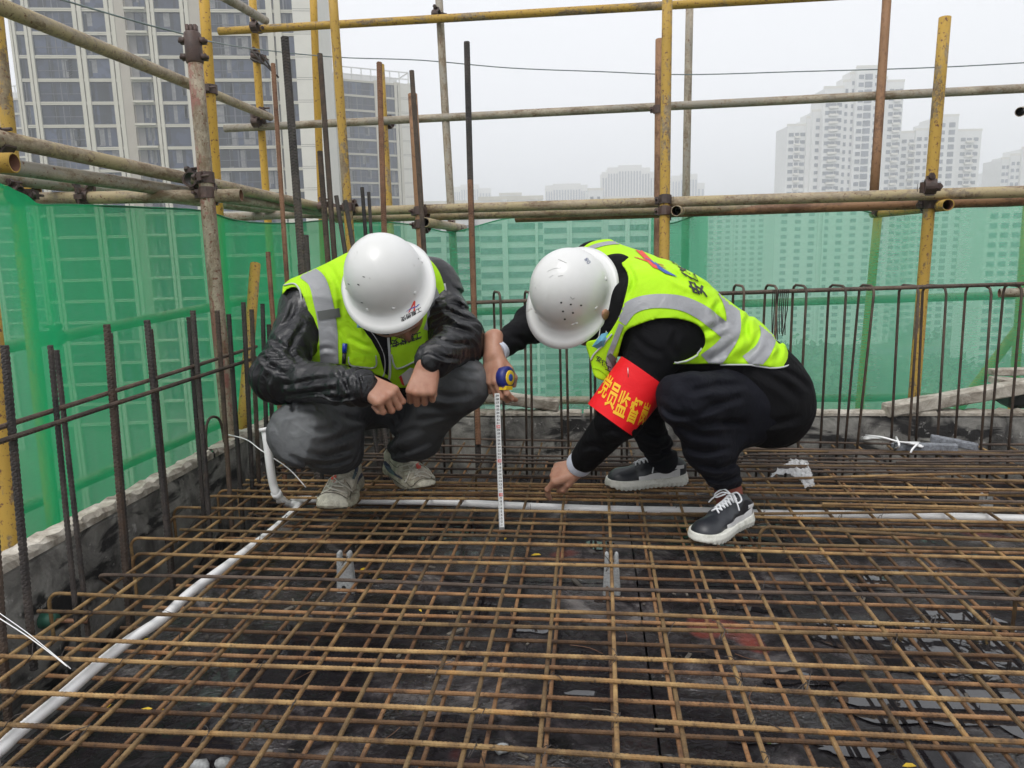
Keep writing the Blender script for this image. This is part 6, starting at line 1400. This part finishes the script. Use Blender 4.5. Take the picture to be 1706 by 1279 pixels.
JB = [(l, .008, w) for l, w in [([(1190, 614), (1212, 640), (1232, 668)], 6), ([(1255, 614), (1300, 640), (1336, 668)], 7), ([(1228, 694), (1280, 706), (1336, 694)], 7), ([(1296, 612), (1326, 628), (1350, 650)], 5), ([(1000, 720), (1020, 716), (1040, 726)], 5), ([(968, 748), (990, 742), (1012, 752)], 5), ([(1060, 560), (1080, 580), (1110, 590)], 6), ([(850, 560), (870, 566), (884, 580)], 5), ([(1130, 550), (1120, 575), (1130, 598)], 6)]]
JT = [(l, .010, w) for l, w in [([(1158, 694), (1190, 676), (1240, 662)], 6), ([(1160, 712), (1200, 704), (1242, 704)], 6), ([(1146, 654), (1190, 644), (1246, 640)], 6), ([(1126, 704), (1160, 724), (1204, 726)], 6), ([(1138, 744), (1172, 754), (1220, 746)], 5), ([(1160, 772), (1195, 780), (1232, 770)], 5), ([(1176, 796), (1205, 801), (1238, 792)], 4), ([(1112, 626), (1150, 616), (1205, 618)], 6), ([(1100, 672), (1120, 690), (1150, 694)], 6), ([(1080, 742), (1104, 750), (1130, 744)], 4), ([(1070, 716), (1090, 728), (1118, 722)], 5)]]
VB_ = [(l, .009, w) for l, w in [([(1148, 566), (1180, 550), (1215, 534)], 6), ([(1178, 602), (1208, 584), (1240, 556)], 6), ([(1228, 602), (1254, 578), (1268, 548)], 6), ([(1042, 438), (1056, 468), (1044, 500)], 5), ([(1090, 428), (1132, 462), (1190, 484)], 6), ([(1250, 520), (1242, 545), (1248, 572)], 5), ([(1288, 560), (1300, 580), (1292, 602)], 5), ([(1200, 500), (1190, 520), (1206, 545)], 5)]]
def jackB(Q):
    d = sunion(Q, torsoB(), .06); d = smin(d, sunion(Q, hipB_, .05), .06)
    x, y = pxy(Q)
    for sl, el_ in ((slN, bEN), (slF, bEF)):
        q = sunion(Q, sl, .045); ax = sl[0][2]-sl[0][1]; ax /= np.linalg.norm(ax)
        d = smin(d, q+.003*near(Q, el_, .09)*np.sin(Q@ax*120+3*np.sin(Q@np.array([31., 12, 25]))), .035)
    # collar
    d = smin(d, dprim(Q, rc(P(1050, 492, 2.29), P(1026, 458, 2.28), .072, .064)), .03)
    return d+waves(Q, 21, (30, 70, 150), (.003, .003, .0012))+crease(Q, JB)
pp = torsoB()+hipB_+slN+slF+[rc(P(1045, 500, 2.26), P(1018, 470, 2.24), .08, .072)]; lo, hi = bounds(pp, .014)
jB = sdf_obj('black_jacket', jackB, lo, hi, .0048, M['blackj'], B)
legN = [rc(bHN, bKN, .100, .069), rc(bKN, P(1178, 745, 2.11), .067, .058), rc(P(1178, 745, 2.11), bAN, .058, .048), rc(P(1235, 700, 2.2), P(1195, 725, 2.16), .08, .07)]
legF = [rc(bHF, bKF, .095, .072), rc(bKF, bAF, .068, .047)]
def trB(Q):
    d = smin(sunion(Q, legN, .035), sunion(Q, legF, .03), .03); d = smin(d, sunion(Q, [rc(bHN, bHF, .12, .12)], .05), .05)
    for kn, an in ((bKN, bAN), (bKF, bAF)):
        ax = (an-kn)/np.linalg.norm(an-kn); d = d+.0045*near(Q, an-ax*.06, .08)*np.sin(Q@ax*110+2*np.sin(Q@np.array([24., 12, -19])))+.004*near(Q, kn, .12)*np.sin(Q@np.array([50., 30, 55])+2*np.sin(Q@np.array([14., -22, 19])))
    return d+waves(Q, 28, (34, 75, 150), (.003, .003, .0012))+crease(Q, JT)
lo, hi = bounds(legN+legF+[rc(bHN, bHF, .13, .13)], .012); sdf_obj('trousers', trB, lo, hi, .005, M['navy'], B)
# body, head, hands
headB = P(984, 502, 2.25)
bUp = (-.40*cx+.28*cy_+.87*cz); bUp /= np.linalg.norm(bUp); bFr = (-.42*cx-.88*cy_+.10*cz); bFr -= bUp*(bFr@bUp); bFr /= np.linalg.norm(bFr); bSd = np.cross(bUp, bFr)
# pointing hand: index out towards lower left, others folded under
pN = hand(P(966, 778, 2.385), -.90*cx-.28*cy_+.30*-cz, .05*cx+.72*cy_+.68*cz, -1, [(.65, .55, .3), (1.15, 1.3, .7), (1.25, 1.4, .8), (1.3, 1.4, .8)], (.30, .75), s_=.98, wl_=.012)
pF = hand(P(822, 592, 2.27), .02*cx-.93*cy_+.36*cz, -.55*cx+.18*cy_+.80*cz, -1, [(.50, .75, .4), (.62, .85, .5), (.75, 1.0, .6), (.85, 1.1, .7)], (.45, .95), s_=.98, wl_=.06)
hands = [hand_mesh(pN, M['skinB'], B), hand_mesh(pF, M['skinB'], B)]
body(B, head_prims(headB, bUp, bFr, bSd)+[el(P(1009, 524, 2.150), bFr, bSd, bUp, (.015, .008, .026)), el(P(978, 554, 2.235), bFr, bSd, bUp, (.040, .032, .036)), rc(P(1005, 532, 2.185), P(984, 560, 2.215), .018, .022), rc(P(998, 530, 2.23), P(1035, 515, 2.27), .046, .05)], (headB-bUp*.05-bFr*.03, P(1060, 500, 2.3)), [rc(P(1080, 520, 2.24), P(1050, 500, 2.36), .08, .08), rc(P(1190, 585, 2.26), P(1175, 570, 2.36), .085, .085), rc(bHN, bHF, .08, .08)],
     [rc(bSN, bEN, .042, .036), rc(bEN, bWN, .036, .024), rc(bSF, bEF, .042, .036), rc(bEF, bWF, .036, .024), rc(bHN, bKN, .07, .05), rc(bKN, bAN, .045, .034), rc(bHF, bKF, .07, .05), rc(bKF, bAF, .045, .030)], M['skinB'], hands)
# hair around the ear and nape
hr = [el(headB-bFr*.02-bUp*.012, bFr, bSd, bUp, (.090, .084, .088)), el(P(1002, 500, 2.19), bFr, bSd, bUp, (.034, .026, .040))]
lo, hi = bounds(hr, .01)
sdf_obj('hair', lambda Q: np.maximum(sunion(Q, hr, .01), (Q-(headB-bFr*.0))@bFr-.02+.6*((Q-headB)@bUp))+waves(Q, 5, (160,), (.002,)), lo, hi, .0045, M['hair'], B)
# cuffs of the white shirt
for (w, d_, r_, L_) in ((P(968, 770, 2.365), bWN-bEN, .041, .020), (P(829, 584, 2.29), bWF-bEF, .036, .016)):
    d_ = d_/np.linalg.norm(d_); mb = MB(); th = np.linspace(0, 2*math.pi, 29)[:-1]; pts = [w-d_*.03, w-d_*.01, w+d_*L_*.5, w+d_*L_, w+d_*L_, w+d_*L_*.2]; v, f = tube_geo([w-d_*.03, w, w+d_*L_*.6, w+d_*L_], [r_*.93, r_, r_*1.02, r_], 28, False); mb.add(v, f); v2, f2 = tube_geo([w+d_*L_, w+d_*.0], [r_*.93, r_*.9], 28, False); mb.add(v2, f2)
    mb.add(np.concatenate([v[-28:], v2[:28]]), [(j, (j+1) % 28, 28+(j+1) % 28, 28+j) for j in range(28)]); link('shirt_cuff', mb.mesh('shirt_cuff'), M['shirt'], B, True)
# vest
tvB = torsoB(.017)+[rc(P(1005, 575, 2.2), P(1000, 625, 2.2), .05, .045)]
vB_out = cr2([(966, 416), (985, 403), (1015, 398), (1050, 404), (1085, 416), (1120, 430), (1150, 445), (1180, 462), (1205, 476), (1235, 500), (1262, 524), (1290, 545), (1318, 565), (1339, 586), (1330, 600), (1300, 613), (1260, 608), (1200, 606), (1120, 606), (1140, 600), (1160, 590), (1174, 575), (1173, 556), (1160, 540), (1130, 531), (1095, 531), (1060, 542), (1042, 552), (1034, 575), (1026, 605), (1020, 625), (1008, 634), (990, 626), (984, 602), (976, 572), (990, 566), (1010, 560), (1030, 530), (1040, 500), (1047, 463), (1035, 440), (1015, 428), (985, 424)], 3)
def vestB(Q):
    d = sunion(Q, tvB, .06); x, y = pxy(Q)
    d = d+.006*near(Q, P(1190, 570, 2.12), .13)*np.sin(Q@(cx*1.0+cy_*.3)*85)+waves(Q, 14, (22, 55), (.004, .002))+crease(Q, VB_)
    return np.maximum(d, seg2(x, y, vB_out)*.0018)
lo, hi = bounds(tvB, .014); vB = sdf_obj('vest', vestB, lo, hi, .0044, M['vest'], B); bB = to_bvh([vB])
ribbon('reflective_strip', [(1033, 535), (1052, 512), (1085, 502), (1130, 504), (1165, 518), (1195, 540), (1222, 562)], [24, 24, 23, 24, 25, 26, 26], bB, M['tape_r'], vB)
ribbon('reflective_strip', [(1196, 472), (1214, 500), (1222, 530), (1218, 560), (1200, 585), (1180, 604)], [18, 22, 24, 25, 30, 36], bB, M['tape_r'], vB)
ribbon('reflective_strip', [(1262, 512), (1274, 536), (1280, 560), (1270, 585), (1248, 606)], [14, 22, 26, 28, 34], bB, M['tape_r'], vB)
ribbon('reflective_strip', [(972, 418), (992, 410), (1016, 405), (1040, 406)], [5, 7, 6, 2], bB, M['tape_r'], vB)
ribbon('reflective_strip', [(1036, 540), (1024, 570), (1014, 600), (1022, 625)], [9, 9, 9, 8], bB, M['tape_r'], vB, off=.003)
line3('piping', [(1034, 590), (1038, 562), (1048, 551), (1085, 534), (1115, 530), (1145, 535), (1165, 548), (1174, 566), (1168, 584), (1150, 598), (1124, 605)], .0026, bB, M['piping'], vB)
line3('piping', [(1200, 606), (1250, 607), (1298, 612), (1325, 600), (1338, 586)], .0026, bB, M['piping'], vB)
line3('piping', [(985, 600), (990, 590), (1003, 576), (1020, 556)], .0026, bB, M['piping'], vB)
line3('piping', [(988, 612), (1000, 616), (1014, 628)], .0012, bB, M['vest'], vB, lift=2)
ribbon('dark_tab', [(1014, 590), (1022, 600), (1023, 612)], [8, 12, 6], bB, M['tape_d'], vB, off=.005)
logoA(bB, vB, (1110, 448), (-7, -8), (-44, -14), off=.002)
patch('logo', [(1056, 414), (1070, 418), (1090, 438), (1100, 450), (1088, 446), (1072, 430)], bB, M['ink_r'], vB, .0025, 3); patch('logo', [(1090, 436), (1104, 448), (1122, 458), (1128, 462), (1108, 456), (1096, 448)], bB, M['ink_bl'], vB, .003, 3)
lettering('lettering', '安徽建工', (1152, 489), (-14.5, -17.5), (12, -12) and (8, -11), bB, M['ink_b'], vB, off=.0022, bold=.03) if False else None
def glyph(ch, c, ex, ey, bvh, par, mk='ink_b', off=.0025, bold=.025, name='lettering'):
    return lettering(name, ch, (c[0]-.5*ex[0]-.38*ey[0], c[1]-.5*ex[1]-.38*ey[1]), ex, ey, bvh, M[mk], par, off=off, bold=bold)
for ch, c, s_ in (('安', (1161, 481), ((-9, -22), (-29, -10))), ('徽', (1146, 456), ((-9, -17), (-29, -15))), ('建', (1128, 440), ((-8, -11), (-26, -16))), ('工', (1108, 428), ((-7, -7), (-20, -12)))):
    glyph(ch, c, s_[0], s_[1], bB, vB)
for ch, c, s_ in (('安', (998, 598), 1.0), ('徽', (1007, 605), 1.), ('工', (1013, 613), 1.0)):
    glyph(ch, c, (9*s_, 5*s_), (2*s_, -10*s_), bB, vB, off=.004)
# armband, a stiff red band round the upper arm
ax = (bEN-bSN)/np.linalg.norm(bEN-bSN)
def armband():
    c0 = P(1066, 634, 2.10); c1 = P(1020, 700, 2.13); c0, c1 = P(1075, 622, 2.105), P(1018, 700, 2.115); d = (c1-c0)/np.linalg.norm(c1-c0); n = 40; v = []; f = []; s1 = np.cross(d, cz); s1 /= np.linalg.norm(s1); s2 = np.cross(s1, d)
    L = np.linalg.norm(c1-c0); m_ = 16
    for i in range(m_+1):
        t = i/m_; r_ = .080-.003*t
        for j in range(n):
            a = j*2*math.pi/n; fl = 1+.02*math.sin(3*a+2*t); v.append(c0+d*L*t+s1*r_*math.cos(a)*1.02*fl+s2*r_*math.sin(a)*.92*fl)
    for i in range(m_):
        for j in range(n): f.append((i*n+j, i*n+(j+1) % n, (i+1)*n+(j+1) % n, (i+1)*n+j))
    mb = MB(); mb.add(v, f); return link('armband', mb.mesh('armband'), M['red'], B, True)
ab = armband(); bAb = to_bvh([ab])
for ch, c, ex, ey in (('党', (1010, 643), (12, 10), (18, -36)), ('员', (1022, 658), (16, 10), (17, -43)), ('监', (1037, 673), (19, 10), (16, -43)), ('督', (1057, 684), (18, 8), (16, -42)), ('岗', (1073, 690), (11, 5), (14, -40))):
    glyph(ch, c, ex, ey, bAb, ab, 'gold', off=.0016, bold=.02)
mb = MB(); q = P(1046, 612, 2.01); mb.tube([q, q-cy_*.026+cx*.001], .0011, 6); link('safety_pin', mb.mesh('safety_pin'), simple('steel', (.6, .6, .6), .3, 1, bmp=0), ab, True)
# mask under the chin, ear loops, spectacles
mb = MB(); mo = [P(986, 577, 2.15), P(994, 566, 2.13), (P(1002, 556, 2.13)), P(1013, 553, 2.14), P(1012, 566, 2.125), P(1006, 577, 2.13), P(997, 581, 2.14)]; mc = P(1001, 568, 2.112)
mb.add(mo+[mc, P(996, 572, 2.122), P(1007, 562, 2.120)], [(0, 1, 8), (1, 7, 8), (1, 2, 7), (2, 9, 7), (2, 3, 9), (3, 4, 9), (4, 7, 9), (4, 5, 7), (5, 6, 7), (6, 8, 7), (6, 0, 8)]); link('mask', mb.mesh('mask'), M['mask'], B)
mb = MB(); mb.tube(smoothpath([P(1000, 545, 2.155), P(999, 553, 2.150), P(997, 562, 2.15), P(990, 568, 2.16)], 5), .0011, 5); mb.tube(smoothpath([P(1012, 540, 2.16), P(1010, 552, 2.15), P(1008, 562, 2.15)], 5), .0011, 5); link('ear_loop', mb.mesh('ear_loop'), M['lace_white'], B, True)
mb = MB(); gl = [P(940, 573, 2.26), P(946, 577, 2.26), P(953, 577, 2.26), P(953, 571, 2.26), P(943, 569, 2.26), P(940, 573, 2.26)]; mb.tube(gl, .0018, 6); mb.tube([P(953, 572, 2.26), P(972, 564, 2.25)], .0016, 6); link('spectacles', mb.mesh('spectacles'), M['ink_b'], B, True)
HB, shB, hbB, sfB = helmet(B, P(951, 485, 2.21), bUp, bFr, hgt=.140, rx=.114, ry=.120)
for a in (35, 75, 120, -40, 165): sfB(a, .17, 'rivet', .006, 'helmet', .003)
for a in (-35, -75, -120): sfB(a, .17, 'rivet', .006, 'helmet', .003)
for (x, y) in ((935, 504), (951, 507), (968, 508.5), (938, 518.5), (954.5, 521), (941, 531.5)):
    patch('vent_hole', [(x+1.9*math.cos(a), y+1.5*math.sin(a)) for a in np.linspace(0, 6.28, 9)[:-1]], hbB, M['ink_b'], HB, off=.0006)
for k, pts in enumerate([[(912, 452), (924, 447), (936, 446)], [(930, 432), (944, 438)], [(915, 462), (922, 458)], [(950, 494), (954, 498), (957, 496)], [(890, 470), (893, 480)], [(930, 460), (938, 459)]]):
    line3('scratch', pts, .0005, hbB, M['tape_d'] if k % 2 else M['piping'], HB, 4)
lettering('number', '08', (985, 437), (-7, -8.5), (-8, 5), hbB, simple('blue_grey_print', (.08, .1, .2), .6, bmp=0, var=0), HB, off=.0008)
trainer(B, g3(1246, 866), g3(1166, 902), bAN, .262, M['shoe_black'], M['sole_white'], -1, 'white')
trainer(B, g3(1144, 803), g3(1016, 810), bAF, .285, M['shoe_black'], M['sole_white'], -1, 'white')
# brown socks
for a_, b_, r_ in ((P(1112, 782, 2.59), P(1108, 760, 2.56), .036), (P(1218, 842, 2.2), P(1212, 812, 2.2), .040)):
    mb = MB(); mb.tube([a_-(b_-a_)*.6, a_, b_], [r_*1.05, r_, r_], 20); link('sock', mb.mesh('sock'), m_cloth('rust_sock', (.16, .045, .03), .9, 900, .4), B, True)
# ---------------------------------------------------------------- tape measure in the far hand
tcase = P(842, 629, 2.235); T_ = empty('tape_measure', tuple(tcase), 'blue and yellow tape measure with its white blade standing on the bars', 'tape measure')
ax_ = (cz*.55+cx*.83); ax_ /= np.linalg.norm(ax_); u_ = cy_; w_2 = np.cross(ax_, u_)
def disc(r_, h0, h1, m_, nm, bev=.003, n=28):
    v = []; f = []; pr = [(0, h0), (r_-bev, h0), (r_, h0+bev), (r_, h1-bev), (r_-bev, h1), (0, h1)]
    for rr, hh in pr:
        for j in range(n): a = j*2*math.pi/n; v.append(tcase+ax_*hh+(u_*math.cos(a)+w_2*math.sin(a))*rr)
    for i in range(5):
        for j in range(n): f.append((i*n+j, i*n+(j+1) % n, (i+1)*n+(j+1) % n, (i+1)*n+j))
    mb = MB(); mb.add(v, f); return link(nm, mb.mesh(nm), m_, T_, True)
disc(.034, -.016, .016, simple('blue_rubber', (.012, .02, .16), .45, bmp=.05), 'case', .006); ylp = simple('yellow_plastic', (.80, .55, .02), .4, bmp=0)
disc(.022, -.019, .019, ylp, 'label', .001); disc(.011, -.0195, .0195, M['ink_bl'], 'label_ring', .0005)
mb = MB(); mb.obox(tcase-u_*.030+w_2*.004, ax_, u_, w_2, .017, .006, .016); link('foot', mb.mesh('foot'), ylp, T_)
mb = MB(); mb.obox(tcase+u_*.012-ax_*.024+0*cx, ax_, u_, w_2, .003, .012, .010); link('belt_clip', mb.mesh('belt_clip'), M['piping'], T_)
b0, b1 = P(828, 655, 2.185), G(836, 880, .0); dv = (b1-b0); bl = np.linalg.norm(dv); dv /= bl; sv = CR-dv*(CR@dv); sv /= np.linalg.norm(sv); nv = np.cross(sv, dv); nv = nv if nv@cz > 0 else -nv
mb = MB(); n = 30; v = []
for i in range(n+1):
    for x, y in ((-1, .0018), (-.5, .0004), (0, 0), (.5, .0004), (1, .0018)): v.append(b0+dv*bl*i/n+sv*x*.0075+nv*y)
mb.add(v, [(i*5+j, i*5+j+1, (i+1)*5+j+1, (i+1)*5+j) for i in range(n) for j in range(4)]); blade = link('blade', mb.mesh('blade'), simple('blade_white', (.70, .71, .70), .4, bmp=0, var=.03), T_, True)
tk = MB(); rd2 = MB()
for i in range(int(bl/.002)+1):
    z = bl-.002*i; L = .0022 if i % 5 else .0055; c = b0+dv*z+nv*.0013
    tk.obox(c-sv*(.0072-L/2), sv, dv, nv, L/2, .00022, .0002)
link('tick_marks', tk.mesh('tick_marks'), M['ink_b'], T_)['kind'] = 'stuff'
def word3(text, org, X, Y, size, m_, par, name='numeral', nn=None):
    cu = bpy.data.curves.new(name, 'FONT'); cu.body = text; cu.size = 1; cu.align_x = 'CENTER'; cu.align_y = 'CENTER'; cu.offset = .02; to = bpy.data.objects.new(name, cu); COL.objects.link(to); dg = bpy.context.evaluated_depsgraph_get(); dg.update()
    me = bpy.data.meshes.new_from_object(to.evaluated_get(dg)); bpy.data.objects.remove(to, do_unlink=True); me.name = name
    v = np.empty(len(me.vertices)*3); me.vertices.foreach_get('co', v); v = v.reshape(-1, 3); v = org+(X*v[:, :1]+Y*v[:, 1:2])*size; me.vertices.foreach_set('co', v.ravel()); me.update(); return link(name, me, m_, par)
for k in range(1, int(bl/.01)+1):
    c = b0+dv*(bl-.01*k)+nv*.0012+sv*.0008; ten = k % 10 == 0
    if ten: mb = MB(); mb.obox(c-nv*.0002, sv, dv, nv, .0055, .0046, .0002); link('red_block', mb.mesh('red_block'), M['ink_r'], T_); word3(str(k), c+nv*.0005, sv, -dv, .008, M['blade_w'] if 'blade_w' in M else M['lace_white'], T_)
    else: word3(str(k), c, sv, -dv, .0085, M['ink_b'], T_)
mb = MB(); c = b0+dv*bl; mb.obox(c+nv*.001, sv, dv, nv, .008, .004, .0016); link('hook', mb.mesh('hook'), simple('hook_steel', (.5, .5, .5), .35, .9, bmp=0), T_)
